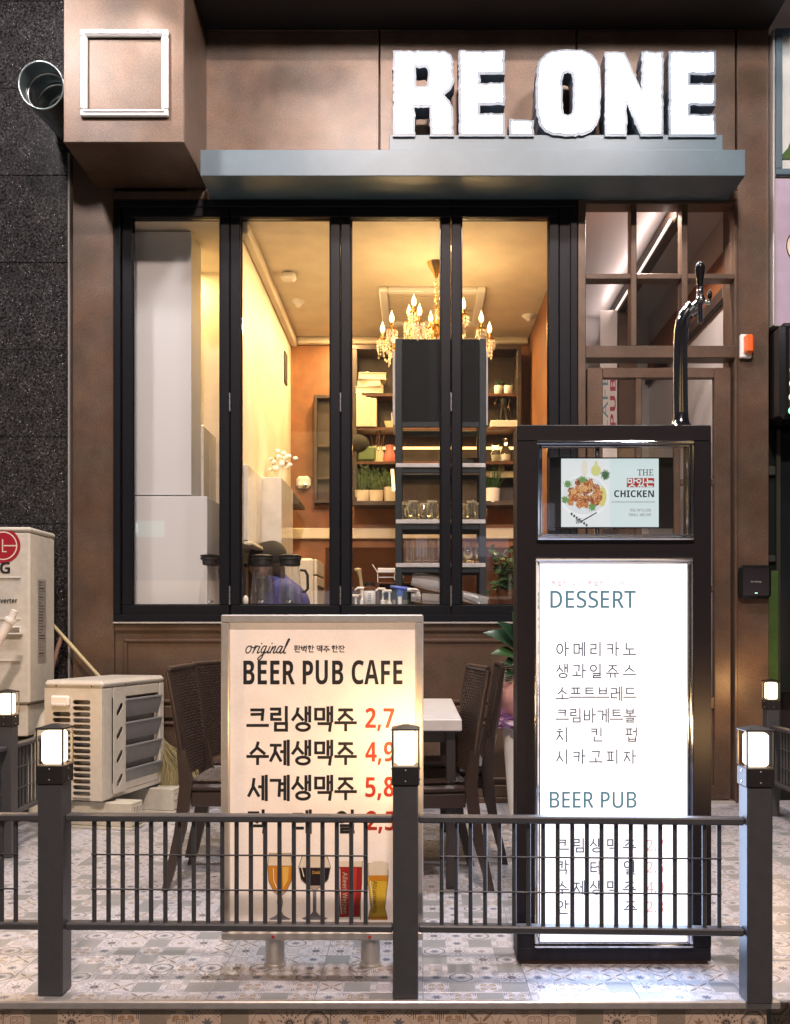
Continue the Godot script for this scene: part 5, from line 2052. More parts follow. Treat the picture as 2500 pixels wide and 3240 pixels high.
func air_units():
	# the low unit, its slotted end turned to the street
	var turn = -0.22
	var t = thing("outdoor_unit", "low cream air conditioner unit with slotted end on two plastic blocks", "air conditioner unit", v3(-1.86, 0.165, 5.53), turn)
	var w = 0.36
	var l = 0.7
	var h = 0.67
	var m = Mb.new()
	m.box(Vector3(0, h - 0.022, 0), Vector3(w + 0.012, 0.044, l + 0.012), 0.018)
	part("lid", m, M.cream_paint, t)
	var holes := []
	for k in 17:
		var y = h / 2 - 0.1 - k * 0.034
		holes.append(capsule(0.052, y, 0.112, 0.0255))
		if k > 1:
			holes.append(capsule(-0.073, y, 0.114, 0.0255))
	cut_plate("slotted_end", t, Vector3(w, h - 0.044, 0.012), holes, M.cream_paint, Transform3D(Basis(), Vector3(0, (h - 0.044) / 2, l / 2 - 0.006)))
	m = Mb.new()
	m.box(Vector3(-0.073, h - 0.115, l / 2 + 0.012), Vector3(0.116, 0.06, 0.026), 0.01)
	var cov = part("terminal_cover", m, M.white_plastic, t)
	for k in 7:
		m = Mb.new()
		m.box(Vector3(-0.111 + k * 0.0125, h - 0.134, l / 2 + 0.0275), Vector3(0.006, 0.014, 0.006), 0.001)
		part("cover_fin", m, M.white_plastic, cov)
	m = Mb.new()
	m.box(Vector3(0, 0.3, -0.02), Vector3(w - 0.1, 0.55, l - 0.1))
	part("coil_block", m, M.coil, t)
	m = Mb.new()
	for k in 12:
		m.tube([Vector3(-0.15, 0.1 + k * 0.045, l / 2 - 0.045), Vector3(0.02, 0.1 + k * 0.045, l / 2 - 0.045)], 0.006, 6)
	part("copper_pipes", m, M.gold, t, "", true)
	m = Mb.new()
	m.box(Vector3(-w / 2 + 0.006, (h - 0.044) / 2, -0.006), Vector3(0.012, h - 0.044, l - 0.012))
	m.box(Vector3(0, (h - 0.044) / 2, -l / 2 + 0.006), Vector3(w, h - 0.044, 0.012))
	m.box(Vector3(0, 0.012, 0), Vector3(w - 0.004, 0.024, l - 0.026))
	part("casing", m, M.cream_paint, t)
	# long side: corner post, drilled guard plate, four air baffles over the coil
	m = Mb.new()
	m.box(Vector3(w / 2 - 0.014, (h - 0.044) / 2, l / 2 - 0.06), Vector3(0.028, h - 0.045, 0.094), 0.006)
	m.box(Vector3(w / 2 - 0.014, (h - 0.044) / 2, -l / 2 + 0.03), Vector3(0.028, h - 0.045, 0.04), 0.006)
	m.box(Vector3(w / 2 - 0.014, h - 0.075, -0.03), Vector3(0.026, 0.06, l - 0.18), 0.004)
	m.box(Vector3(w / 2 - 0.014, 0.05, -0.03), Vector3(0.026, 0.05, l - 0.18), 0.004)
	part("side_frame", m, M.cream_paint, t)
	holes = []
	for k in 4:
		var p = capsule(0, 0, 0.085, 0.032)
		var q := PackedVector2Array()
		for v in p:
			q.append(v.rotated(0.8) + Vector2(0, 0.19 - k * 0.135))
		holes.append(q)
	cut_plate("guard_plate", t, Vector3(0.13, 0.57, 0.004), holes, M.cream_paint, Transform3D(Basis(Vector3.UP, PI / 2), Vector3(w / 2 + 0.012, 0.31, l / 2 - 0.16)))
	for k in 4:
		m = Mb.new()
		var y = 0.545 - k * 0.135
		var z0 = l / 2 - 0.22
		var z1 = -l / 2 + 0.055
		var a = Vector3(w / 2 + 0.02, y, z0)
		var b = Vector3(w / 2 + 0.02, y, z1)
		var c = Vector3(w / 2 - 0.01, y - 0.1, z1)
		var d = Vector3(w / 2 - 0.01, y - 0.1, z0)
		var q = Vector3(w / 2 + 0.01, y - 0.035, z0)
		var r = Vector3(w / 2 + 0.01, y - 0.035, z1)
		m.face(a, b, r, q, Vector3(1, -0.4, 0))
		m.face(q, r, c, d, Vector3(1, -0.4, 0))
		m.box(Vector3(w / 2 + 0.02, y + 0.004, (z0 + z1) / 2), Vector3(0.008, 0.012, z0 - z1), 0.002)
		m.tri(b, r, c)
		part("baffle", m, M.grey_plastic, t)
	for s in [[-0.1, 0.3], [0.12, 0.3], [0.12, -0.3]]:
		m = Mb.new()
		m.lathe([Vector2(0.006, 0), Vector2(0.005, 0.003), Vector2(0, 0.004)], 8, Vector3(s[0], h - 0.03, l / 2 + 0.006) if s[1] > 0 else Vector3(w / 2 + 0.006, h - 0.03, s[0]), Basis(Vector3.RIGHT, PI / 2) if s[1] > 0 else Basis(Vector3.BACK, -PI / 2))
		part("screw", m, M.chrome, t)
	for z in [l / 2 - 0.11, -l / 2 + 0.1]:
		for x in [-0.11, 0.15]:
			m = Mb.new()
			m.lathe([Vector2(0, -0.012), Vector2(0.042, -0.012), Vector2(0.042, 0.0), Vector2(0.034, 0.0)], 16, Vector3(x, 0, z))
			part("rubber_foot", m, M.rubber, t)
	# plastic blocks under its feet
	var k2 := 0
	for z in [l / 2 - 0.11, -l / 2 + 0.1]:
		var label = ["cream plastic block under the street end of the low outdoor unit", "cream plastic block under the wall end of the low outdoor unit"][k2]
		k2 += 1
		var b = thing("mounting_block", label, "mounting block", Vector3(t.position.x, 0, t.position.z) + Basis(Vector3.UP, turn) * Vector3(0.06, 0, z), turn, "plastic blocks under the outdoor unit")
		m = Mb.new()
		m.box(Vector3(0, 0.008, 0), Vector3(0.56, 0.016, 0.15), 0.003)
		m.box(Vector3(0, 0.084, 0), Vector3(0.54, 0.135, 0.125), 0.004)
		part("body", m, M.cream_plastic, b)
		for i in 3:
			for j in 2:
				m = Mb.new()
				m.xf = Transform3D(Basis(Vector3.UP, PI / 2), Vector3(0.27, 0, 0))
				m.frame(-0.047 + i * 0.034, -0.021 + i * 0.034, 0.028 + j * 0.055, 0.074 + j * 0.055, 0.004, 0.0, 0.006)
				part("end_rib", m, M.cream_plastic, b)
	# the tall unit with the maker's badge
	t = thing("outdoor_unit", "tall cream LG Inverter air conditioner unit cut off by the left edge", "air conditioner unit", v3(-2.78, 0, 5.5))
	var x1 = -2.3111
	var yb = 0.6778
	var yt = 1.7278
	m = mb(t)
	m.bd(x1 - 0.94, x1, yb, yt - 0.03, 5.5, 5.88, 0.012)
	part("body", m, M.cream_paint, t)
	m = mb(t)
	m.bd(x1 - 0.945, x1 + 0.005, yt - 0.029, yt, 5.495, 5.885, 0.01)
	part("lid", m, M.cream_paint, t)
	m = mb(t)
	m.bd(x1 - 0.93, x1 - 0.02, 0.4833, yb - 0.004, 5.52, 5.87, 0.006)
	part("base", m, M.cream_paint, t)
	m = mb(t)
	m.bd(x1 - 0.93, x1 + 0.02, 0.0, 0.4778, 5.55, 5.86, 0.01)
	part("stand", m, M.dark_trim, t)
	for y in [1230, 1318, 1407]:
		m = mb(t)
		var yy = 1.1 - (y - 1350) * 5.5 / 1980.0
		m.bd(x1 - 0.88, x1 - 0.05, yy - 0.012, yy, 5.493, 5.499, 0.003)
		part("pressed_rib", m, M.cream_paint, t)
	m = mb(t)
	m.frame(-2.4556, -2.3500, 1.0917, 1.1389, 0.008, -5.499, -5.465, 0.002)
	part("grip_frame", m, M.white_plastic, t)
	var o = t.position
	var bc = v3(-2.4667, 1.6167, 5.4975)
	m = mb(t)
	m.ring_disc(bc, 0.0, 0.102778, 36)
	part("badge", m, paint(lin(0.32, 0.012, 0.03), 0.4), t)
	var pale = paint(lin(0.7, 0.62, 0.52), 0.5)
	m = mb(t)
	m.ring_disc(bc + Vector3(0, 0, 0.001), 0.077778, 0.084722, 36)
	m.bd(bc.x + 0.005, bc.x + 0.080556, bc.y - 0.003611, bc.y + 0.003611, 5.4955, 5.496)
	m.bd(bc.x - 0.005556, bc.x + 0.001111, bc.y - 0.038889, bc.y + 0.038889, 5.4955, 5.496)
	m.bd(bc.x + 0.001111, bc.x + 0.022222, bc.y - 0.038889, bc.y - 0.032222, 5.4955, 5.496)
	part("badge_mark", m, pale, t)
	latin(t, "LG", M.black_ink, v3(-2.4806, 1.4861, 5.497) - o, 0.111111, 0.066667, "Droid Sans", true)
	latin(t, "Inverter", M.black_ink, v3(-2.4500, 1.2917, 5.497) - o, 0.133333, 0.027778, "Droid Sans", true)
	# rating labels on its side
	m = mb(t)
	m.quad(v3(x1 + 0.0015, 0.9162, 5.62), v3(x1 + 0.0015, 0.9162, 5.74), v3(x1 + 0.0015, 1.4253, 5.74), v3(x1 + 0.0015, 1.4253, 5.62))
	part("rating_label", m, M.silver, t)
	for k in 26:
		m = mb(t)
		var y = 1.4111 - k * 0.018
		m.bd(x1 + 0.002, x1 + 0.0022, y - 0.006 * rng.randf_range(0.3, 1.2), y, 5.63, 5.63 + rng.randf_range(0.03, 0.1))
		part("label_print", m, M.dark_trim, t)
	m = mb(t)
	m.tube([v3(-2.45, yt + 0.03, 5.75), v3(-2.3, yt + 0.03, 5.76)], 0.03, 14)
	m.tube([v3(-2.3, yt + 0.026, 5.74), v3(-2.22, yt + 0.026, 5.7)], 0.026, 14)
	var pe = m
	solo("pipe_elbow", "short cream plastic pipe elbow lying on top of the tall outdoor unit", "pipe", pe, M.cream_plastic)
	m = Mb.new()
	m.tube([v3(-2.4556, 0.8899, 5.2), v3(-2.2875, 1.1814, 5.2)], 0.026, 14)
	m.tube([v3(-2.2980, 1.1630, 5.2), v3(-2.2901, 1.1762, 5.2)], 0.032, 14)
	m.tube([v3(-2.2901, 1.1762, 5.2), v3(-2.2665, 1.2261, 5.2)], 0.02, 12)
	solo("drain_pipe", "slanting white plastic pipe with a cap in front of the tall outdoor unit", "pipe", m, M.white_plastic)
	m = Mb.new()
	m.tube([v3(-1.98, 0.8, 5.66), v3(-2.12, 0.74, 5.56), v3(-2.2, 0.6, 5.47), v3(-2.24, 0.4, 5.42), v3(-2.25, 0.2, 5.4), v3(-2.23, 0.03, 5.4)], 0.038, 14)
	solo("wrapped_hose", "thick white wrapped pipe curving down between the two outdoor units", "hose", m, M.cream_plastic)
	# broom leaning behind the low unit
	t = thing("broom", "straw broom with a bamboo handle leaning behind the low outdoor unit", "broom", v3(-1.9, 0, 5.9))
	m = mb(t)
	var a = v3(-2.3499, 1.1601, 5.93)
	var b = v3(-1.6389, 0.3848, 5.88)
	var pts := []
	var rad := []
	for k in 17:
		pts.append(a.lerp(b, k / 16.0))
		rad.append(0.0135 if k % 4 == 3 else 0.0115)
	m.tube(pts, rad, 10)
	part("handle", m, M.bamboo, t)
	m = mb(t)
	for k in 320:
		var s = b + Vector3(rng.randf_range(-0.02, 0.02), rng.randf_range(-0.05, 0.05), rng.randf_range(0.0, 0.03))
		var f = rng.randf()
		var e = Vector3(-1.5452 + rng.randf_range(-0.09, 0.22) * (0.4 + f), 0.02 + rng.randf_range(0.0, 0.16) * rng.randf(), -5.85 + rng.randf_range(-0.1, 0.13))
		var mid = s.lerp(e, 0.5) + Vector3(0.03, 0.05, rng.randf_range(-0.02, 0.04))
		m.tube([s, mid, e], [0.0028, 0.0022, 0.0012], 3, false)
	part("bristles", m, M.straw, t, "", true)
	m = Mb.new()
	m.tube([v3(-2.3451, 0.8318, 5.9), v3(-2.3153, 0.9808, 5.92), v3(-2.2885, 1.0940, 5.95)], [0.012, 0.014, 0.015], 10)
	solo("pipe_offcut", "rusty pink pipe end standing between the tall outdoor unit and the bamboo broom handle", "pipe", m, M.pink_pipe)

func wall_devices():
	var t = thing("fire_alarm", "orange flashing alarm lamp on a white base on the right pillar", "alarm lamp", v3(2.1100, 2.9516, 6.0))
	var m = Mb.new()
	m.box(Vector3(-0.003, 0, 0), Vector3(0.076010, 0.152020, 0.03), 0.006)
	part("base", m, M.white_plastic, t)
	m = Mb.new()
	m.box(Vector3(0.008, 0.006, 0.03), Vector3(0.060808, 0.121616, 0.045), 0.014)
	part("lens", m, M.orange_lens, t)
	m = Mb.new()
	m.box(Vector3(0.014, 0.008, 0.0535), Vector3(0.006, 0.05, 0.002))
	part("slit", m, M.orange_lens, t)
	t = thing("security_reader", "black rounded security reader on the right pillar above the far lamp post", "card reader", v3(2.1617, 1.4284, 5.99))
	m = Mb.new()
	m.box(Vector3(0, 0, 0), Vector3(0.206747, 0.215869, 0.055), 0.02)
	part("case", m, M.black_gloss, t)
	latin(t, "kt telecop", M.silver, Vector3(0, 0, 0.0285), 0.066889, 0.013682, "Droid Sans", true)
	m = Mb.new()
	m.box(Vector3(0.0, -0.072, 0.028), Vector3(0.016, 0.006, 0.002))
	part("status_light", m, glow(Color(0.6, 1.0, 0.8), 1.2), t)

# ---------- inside the cafe: shelves and what stands on them ----------
func fx(x: float, d: float) -> float:
	return (x - 895.0) * d / 1980.0

func fy(y: float, d: float) -> float:
	return 1.1 - (y - 1350.0) * d / 1980.0

func shop_contents():
	# dark display tower standing behind the middle of the window
	var t = thing("display_tower", "tall slim dark grey display tower with white shelves behind the third window pane", "shelf", v3(0.1443, 0, 6.35))
	var x0 = -0.1668
	var x1 = 0.4554
	for x in [x0, x1 - 0.046]:
		for d in [6.35, 6.64]:
			var m = mb(t)
			m.bd(x, x + 0.046, 0.01, 3.1140, d, d + 0.046, 0.003)
			part("post", m, M.tower, t)
	var m = mb(t)
	m.bd(x0 + 0.047, x1 - 0.047, 2.5368, 3.1140, 6.362, 6.39, 0.002)
	part("top_panel", m, M.tower_panel, t)
	m = mb(t)
	m.bd(x0 - 0.018, x0 - 0.002, 2.5271, 3.0403, 6.38, 6.68, 0.002)
	m.bd(x1 + 0.002, x1 + 0.014, 2.5271, 3.0403, 6.38, 6.68, 0.002)
	part("side_panel", m, M.white_frame, t)
	for y in [910, 1008, 1129, 1221]:
		m = mb(t)
		m.bd(x0 + 0.047, x1 - 0.047, fy(y, 6.35), fy(y - 11, 6.35), 6.358, 6.385, 0.002)
		m.bd(x0 + 0.047, x1 - 0.047, fy(y, 6.35), fy(y - 11, 6.35), 6.65, 6.68, 0.002)
		part("cross_rail", m, M.tower, t)
	for y in [997, 1117, 1210]:
		m = mb(t)
		m.bd(x0 + 0.004, x1 - 0.004, fy(y, 6.35), fy(y - 9, 6.35), 6.345, 6.7, 0.003)
		part("shelf_board", m, M.white_frame, t)
	m = mb(t)
	m.tube([v3(x0 - 0.022, fy(1000, 6.4), 6.42), v3(x0 - 0.012, fy(1046, 6.4), 6.42)], 0.012, 10)
	part("led_tube_light", m, M.led_warm, t)
	# jars with handles, tall glasses, decanters
	var g = "glass jars with handles on the display tower"
	var j = thing("glass_jar", "handled glass jar on the tower, leftmost of the front row", "jar", Vector3.ZERO, 0.0, g)
	m = Mb.new()
	m.lathe([Vector2(0, 0.002), Vector2(0.04, 0.002), Vector2(0.045, 0.012), Vector2(0.045, 0.095), Vector2(0.034, 0.118), Vector2(0.034, 0.138), Vector2(0.031, 0.138), Vector2(0.031, 0.117), Vector2(0.042, 0.094), Vector2(0.042, 0.014), Vector2(0, 0.01)], 18)
	part("glass", m, M.jar, j)
	m = Mb.new()
	m.lathe([Vector2(0.0345, 0.124), Vector2(0.0365, 0.127), Vector2(0.0345, 0.13)], 18)
	part("rim", m, M.crystal, j)
	m = Mb.new()
	m.tube([Vector3(0.043, 0.09, 0), Vector3(0.066, 0.085, 0), Vector3(0.068, 0.04, 0), Vector3(0.044, 0.028, 0)], 0.005, 6)
	part("handle", m, M.jar, j)
	var ys = fy(1108, 6.35) + 0.002
	var k := 0
	for p in [[882, 6.41], [922, 6.41], [1006, 6.41], [1024, 6.5], [866, 6.5], [905, 6.52], [960, 6.46], [985, 6.55]]:
		var at = v3(fx(p[0], p[1]), ys, p[1])
		if k == 0:
			j.position = at
			j.rotation.y = 2.6
		else:
			dup(j, "glass_jar", "handled glass jar on the tower, " + ["", "front row, just left of the window mullion", "front row, just right of the window mullion", "at the right end beside the post", "back row at the far left", "back row between the two left front jars", "half hidden by the window mullion", "back row right of the mullion"][k], at, rng.randf_range(-2, 2), g)
		k += 1
	g = "tall drinking glasses on the display tower"
	j = thing("tall_glass", "tall glass on the tower's lowest white shelf, leftmost of the front row", "glass", Vector3.ZERO, 0.0, g)
	m = Mb.new()
	m.lathe([Vector2(0, 0.002), Vector2(0.028, 0.002), Vector2(0.031, 0.16), Vector2(0.0285, 0.16), Vector2(0.0255, 0.02), Vector2(0, 0.018)], 16)
	part("glass", m, M.thin_glass, j)
	ys = fy(1201, 6.35) + 0.002
	k = 0
	for p in [[870, 6.39], [889, 6.39], [909, 6.39], [928, 6.39], [948, 6.4], [875, 6.47], [897, 6.47], [917, 6.47]]:
		var at = v3(fx(p[0], p[1]), ys, p[1])
		if k == 0:
			j.position = at
		else:
			dup(j, "tall_glass", "tall glass on the tower's lowest white shelf, " + ["", "second from the left in front", "third from the left in front", "fourth from the left in front", "behind the window mullion", "leftmost of the back row", "middle of the back row", "right end of the back row"][k], at, 0.0, g)
		k += 1
	k = 0
	for p in [[998, 6.42], [1023, 6.44]]:
		m = Mb.new()
		m.lathe([Vector2(0, 0.004), Vector2(0.04, 0.004), Vector2(0.043, 0.02), Vector2(0.03, 0.09), Vector2(0.018, 0.12), Vector2(0.024, 0.15), Vector2(0.022, 0.15), Vector2(0.016, 0.12), Vector2(0.028, 0.089), Vector2(0.04, 0.022), Vector2(0, 0.012)], 16, v3(fx(p[0], p[1]), ys, p[1]))
		solo("decanter", ["round bellied glass decanter on the third shelf of the tower, beside the mullion", "round bellied glass decanter at the right end of the tower's third shelf"][k], "decanter", m, M.jar)
		k += 1
	m = Mb.new()
	m.lathe([Vector2(0, 0.002), Vector2(0.06, 0.002), Vector2(0.075, 0.05), Vector2(0.07, 0.05), Vector2(0.055, 0.012), Vector2(0, 0.01)], 24, v3(0.3545, fy(988, 6.35) + 0.002, 6.5))
	solo("serving_bowl", "wide black bowl on the top shelf of the display tower", "bowl", m, M.black_gloss)
	# shelf unit along the back wall
	t = thing("wall_shelf_unit", "dark framed shelf unit with reddish boards on the brown back wall", "shelf", v3(0.1458, 1.9, 8.3))
	x0 = -0.5958
	x1 = 0.9042
	m = mb(t)
	m.bd(x0, x1, 2.2458, 3.6500, 8.475, 8.498)
	part("back_panel", m, M.wood_dark, t)
	m = mb(t)
	m.frame(x0, x1, 2.2333, 3.6583, 0.04, -8.474, -8.24, 0.003)
	part("frame", m, M.wood_dark, t)
	for y in [845, 917, 990]:
		m = mb(t)
		m.bd(x0 + 0.042, x1 - 0.042, fy(y, 8.25), fy(y - 6, 8.25), 8.25, 8.47, 0.002)
		part("shelf_board", m, M.wood_red, t)
	m = mb(t)
	m.bd(x0 + 0.05, x1 - 0.05, fy(958, 8.45), fy(953, 8.45), 8.445, 8.47, 0.002)
	part("led_strip_light", m, M.led_warm, t)
	area(t, v3(0.5 * (x0 + x1), fy(955, 8.45), 8.44) - t.position, Vector3(0, PI, 0), Vector2(1.3, 0.03), Color(1, 0.8, 0.5), 0.16, "led_light")
	# books and ornaments on it, from the upper board down
	var top = fy(839, 8.25) + 0.001
	var labels = ["lowest of the three pale books lying on the upper shelf", "middle of the three pale books lying on the upper shelf", "topmost of the three pale books lying on the upper shelf"]
	for q in 3:
		var b = thing("lying_book", labels[q], "book", v3(fx([788, 786, 793][q], 8.33), top + q * 0.062, 8.33), [0.05, -0.12, 0.1][q], "pale books lying on the upper shelf")
		m = Mb.new()
		m.box(Vector3(0, 0.03, 0), Vector3(0.24, 0.048, 0.17))
		part("pages", m, M.book, b)
		m = Mb.new()
		m.box(Vector3(0, 0.0575, 0), Vector3(0.25, 0.005, 0.18), 0.001)
		m.box(Vector3(0, 0.003, 0), Vector3(0.25, 0.005, 0.18), 0.001)
		part("cover", m, M.cream_wall, b)
	m = Mb.new()
	m.ball(v3(-0.5617, 3.2714, 8.3), Vector3(0.032, 0.032, 0.032), 12, 8)
	solo("white_ball", "small white ball beside the lying books on the upper shelf", "ball", m, M.white_plastic)
	m = Mb.new()
	for q in 9:
		m.ball(v3(-0.4988 + q * 0.017, top + 0.2 + 0.004 * (q % 2), 8.33), Vector3(0.01, 0.008, 0.01), 6, 4)
	solo("bead_string", "string of small beads lying on the topmost of the lying books", "beads", m, M.gold)
	top = fy(911, 8.25) + 0.001
	for q in 4:
		var hh = [0.31, 0.275, 0.26, 0.252][q]
		m = Mb.new()
		m.box(v3(fx([767, 776, 786, 798][q], 8.3), top + hh / 2, 8.32), Vector3([0.05, 0.035, 0.05, 0.05][q], hh, 0.18), 0.003)
		solo("standing_book", ["tallest and leftmost of the four pale books standing on the middle shelf", "thin second book of the four standing on the middle shelf", "third of the four pale books standing on the middle shelf", "rightmost and shortest of the four books standing on the middle shelf"][q], "book", m, M.book, "pale books standing on the middle shelf")
	var sb = thing("wooden_boat", "small wooden boat ornament on the middle shelf beside the display tower", "ornament", v3(-0.2473, top, 8.3))
	m = Mb.new()
	m.prism(PackedVector2Array([Vector2(-0.07, 0.06), Vector2(-0.05, 0.0), Vector2(0.05, 0.0), Vector2(0.07, 0.06)]), -0.03, 0.03)
	part("hull", m, M.bamboo, sb)
	m = Mb.new()
	m.tube([Vector3(0, 0.06, 0), Vector3(0, 0.14, 0)], 0.007, 8)
	part("mast", m, M.book, sb)
	top = fy(984, 8.25) + 0.001
	k = 0
	for p in [[801, 0.085, "dried twigs"], [812, 0.08, "dried twigs"]]:
		var v = thing("bottle_vase", ["slim glass bottle vase of dried twigs, nearer to the window mullion", "slim glass bottle vase of dried twigs, nearer to the display tower"][k], "vase", v3(fx(p[0], 8.3), top, 8.3))
		m = Mb.new()
		m.lathe([Vector2(0, 0.002), Vector2(0.03, 0.002), Vector2(0.032, p[1]), Vector2(0.014, p[1] + 0.03), Vector2(0.014, p[1] + 0.06), Vector2(0.02, p[1] + 0.065)], 14)
		part("glass", m, M.crystal, v)
		m = Mb.new()
		for q in 6:
			m.tube([Vector3(0, 0.05, 0), Vector3(rng.randf_range(-0.06, 0.06), p[1] + rng.randf_range(0.15, 0.28), rng.randf_range(-0.03, 0.03))], 0.003, 5)
		part("twigs", m, M.wood_red, v, "", true)
		k += 1
	var ps = thing("red_ornament", "small red and pink striped ornament on the lower shelf beside the display tower", "ornament", v3(-0.2683, top, 8.3))
	m = Mb.new()
	m.lathe([Vector2(0, 0), Vector2(0.05, 0.0), Vector2(0.055, 0.06), Vector2(0.035, 0.1), Vector2(0.04, 0.15), Vector2(0, 0.16)], 14)
	part("body", m, paint(lin(0.45, 0.13, 0.1), 0.5), ps)
	ps = thing("green_bag", "dark cap and pale green bag on the lower shelf, behind the window mullion", "bag", v3(-0.5030, top, 8.3))
	m = Mb.new()
	m.box(Vector3(0.03, 0.07, 0), Vector3(0.17, 0.14, 0.1), 0.02)
	part("bag", m, M.leaf_pale, ps)
	m = Mb.new()
	m.ball(Vector3(-0.05, 0.16, 0.02), Vector3(0.11, 0.09, 0.08), 12, 8)
	part("cap", m, M.cap_cloth, ps)
	# right part of the unit
	top = fy(839, 8.25) + 0.001
	for q in 2:
		pot_plant("cactus_pot", ["square white pot with a small cactus on the upper shelf right of the tower", "square white pot with a low succulent beside the cactus pot"][q], v3(fx([1063, 1083][q], 8.3), top, 8.3), 0.075, 0.075, true, 14, 0.07 if q == 0 else 0.03, M.white_plastic, M.leaf)
	top = fy(911, 8.25) + 0.001
	m = Mb.new()
	m.box(v3(0.7504, top + 0.03, 8.32), Vector3(0.24, 0.058, 0.16), 0.004)
	solo("white_plinth", "low white plinth under the black figurine", "plinth", m, M.white_plastic)
	var fg = thing("figurine", "small black suited figurine with a hat and cane on a white plinth", "figurine", v3(0.7504, top + 0.06, 8.32))
	m = Mb.new()
	m.tube([Vector3(-0.03, 0.0, 0), Vector3(-0.015, 0.1, 0), Vector3(0, 0.16, 0)], [0.016, 0.02, 0.026], 8)
	m.tube([Vector3(0.035, 0.0, 0), Vector3(0.02, 0.1, 0), Vector3(0, 0.16, 0)], [0.016, 0.02, 0.026], 8)
	m.tube([Vector3(0, 0.14, 0), Vector3(0, 0.21, 0), Vector3(0, 0.265, 0)], [0.036, 0.042, 0.026], 10)
	m.tube([Vector3(-0.035, 0.25, 0), Vector3(-0.06, 0.2, 0.01), Vector3(-0.075, 0.17, 0.02)], [0.016, 0.013, 0.01], 8)
	m.tube([Vector3(0.035, 0.25, 0), Vector3(0.055, 0.19, 0.01), Vector3(0.045, 0.14, 0.02)], [0.016, 0.013, 0.01], 8)
	part("suit", m, M.black_matt, fg)
	m = Mb.new()
	m.ball(Vector3(0, 0.3, 0), Vector3(0.022, 0.028, 0.022), 10, 8)
	m.ball(Vector3(0.045, 0.13, 0.02), Vector3(0.01, 0.012, 0.01), 8, 6)
	m.ball(Vector3(-0.077, 0.165, 0.02), Vector3(0.009, 0.011, 0.009), 8, 6)
	part("skin", m, M.skin, fg)
	m = Mb.new()
	m.lathe([Vector2(0, 0.315), Vector2(0.034, 0.316), Vector2(0.034, 0.32), Vector2(0.022, 0.322), Vector2(0.02, 0.345), Vector2(0, 0.348)], 14)
	m.tube([Vector3(0.05, 0.13, 0.022), Vector3(0.055, 0.0, 0.02)], 0.004, 6)
	part("hat_and_cane", m, M.black_gloss, fg)
	top = fy(984, 8.25) + 0.001
	var cv = thing("carafe", "open necked carafe with pale liquid on the lit shelf right of the tower", "carafe", v3(0.6791, top, 8.3))
	m = Mb.new()
	m.lathe([Vector2(0, 0.002), Vector2(0.042, 0.002), Vector2(0.045, 0.07), Vector2(0.02, 0.12), Vector2(0.035, 0.16), Vector2(0.033, 0.16), Vector2(0.018, 0.12), Vector2(0.043, 0.07), Vector2(0.04, 0.004), Vector2(0, 0.004)], 14)
	part("glass", m, M.jar, cv)
	m = Mb.new()
	m.lathe([Vector2(0, 0.006), Vector2(0.04, 0.006), Vector2(0.042, 0.06), Vector2(0, 0.06)], 14)
	part("liquid", m, M.white_plastic, cv)
	cv = thing("stoppered_bottle", "clear bottle with stopper and pale blue label on the lit shelf right of the tower", "bottle", v3(0.7671, top, 8.3))
	m = Mb.new()
	m.lathe([Vector2(0, 0.002), Vector2(0.044, 0.002), Vector2(0.046, 0.1), Vector2(0.018, 0.16), Vector2(0.016, 0.2), Vector2(0.022, 0.205), Vector2(0, 0.225)], 14)
	part("glass", m, M.jar, cv)
	m = Mb.new()
	m.lathe([Vector2(0.0465, 0.01), Vector2(0.0475, 0.065), Vector2(0.0465, 0.066)], 14)
	part("label_band", m, M.gloss_grey, cv)
	top = 2.2583 + 0.001
	pot_plant("herb_pot", "square glass pot of green herbs, left of two on the bottom shelf", v3(-0.5114, top, 8.3), 0.13, 0.11, true, 70, 0.26, M.crystal, M.leaf_pale)
	pot_plant("herb_pot", "square glass pot of green herbs, right of two on the bottom shelf", v3(-0.3857, top, 8.3), 0.13, 0.11, true, 70, 0.26, M.crystal, M.leaf_pale)
	pot_plant("herb_pot", "round white pot of rosemary on the bottom shelf right of the tower", v3(0.6497, top, 8.3), 0.14, 0.13, false, 60, 0.24, M.white_plastic, M.leaf)
	pot_plant("herb_pot", "round cream pot on the bottom shelf, half behind the display tower", v3(-0.2641, top, 8.3), 0.12, 0.14, false, 40, 0.2, M.book, M.leaf_pale)
	var sd = thing("wooden_sign", "pale wooden plank ornament hanging under the shelf right of the tower", "ornament", v3(0.7169, 2.5254, 8.35))
	m = Mb.new()
	m.box(Vector3(0, 0, 0), Vector3(0.28, 0.06, 0.02), 0.003)
	part("plank", m, M.bamboo, sd)
	m = Mb.new()
	m.box(Vector3(0.02, 0.055, 0), Vector3(0.05, 0.06, 0.018), 0.003)
	part("hanger", m, M.bamboo, sd)
	var wl = thing("small_lamp", "small lit white cylinder lamp seen through the door glass right of the kiosk", "lamp", v3(2.1711, 0.7167, 6.9))
	m = Mb.new()
	m.lathe([Vector2(0, -0.05), Vector2(0.02, -0.05), Vector2(0.021, 0.05), Vector2(0, 0.05)], 14)
	part("lamp_glass", m, M.led_warm, wl)
	m = Mb.new()
	m.lathe([Vector2(0.022, 0.05), Vector2(0.024, 0.055), Vector2(0.01, 0.07), Vector2(0.006, 0.6), Vector2(0, 0.6)], 12)
	part("stem", m, M.black_matt, wl)
	omni(wl, Vector3(0, 0, 0), WARM, 0.06, 0.015)
	# banner behind the door glass
	var bn = thing("door_banner", "white banner with CAFE and PUB running upwards, behind the door glass", "banner", v3(1.6039, 3.0899, 7.88))
	m = Mb.new()
	m.box(Vector3(0, -0.1, 0), Vector3(0.143273, 1.7, 0.004))
	part("sheet", m, M.white_plastic, bn)
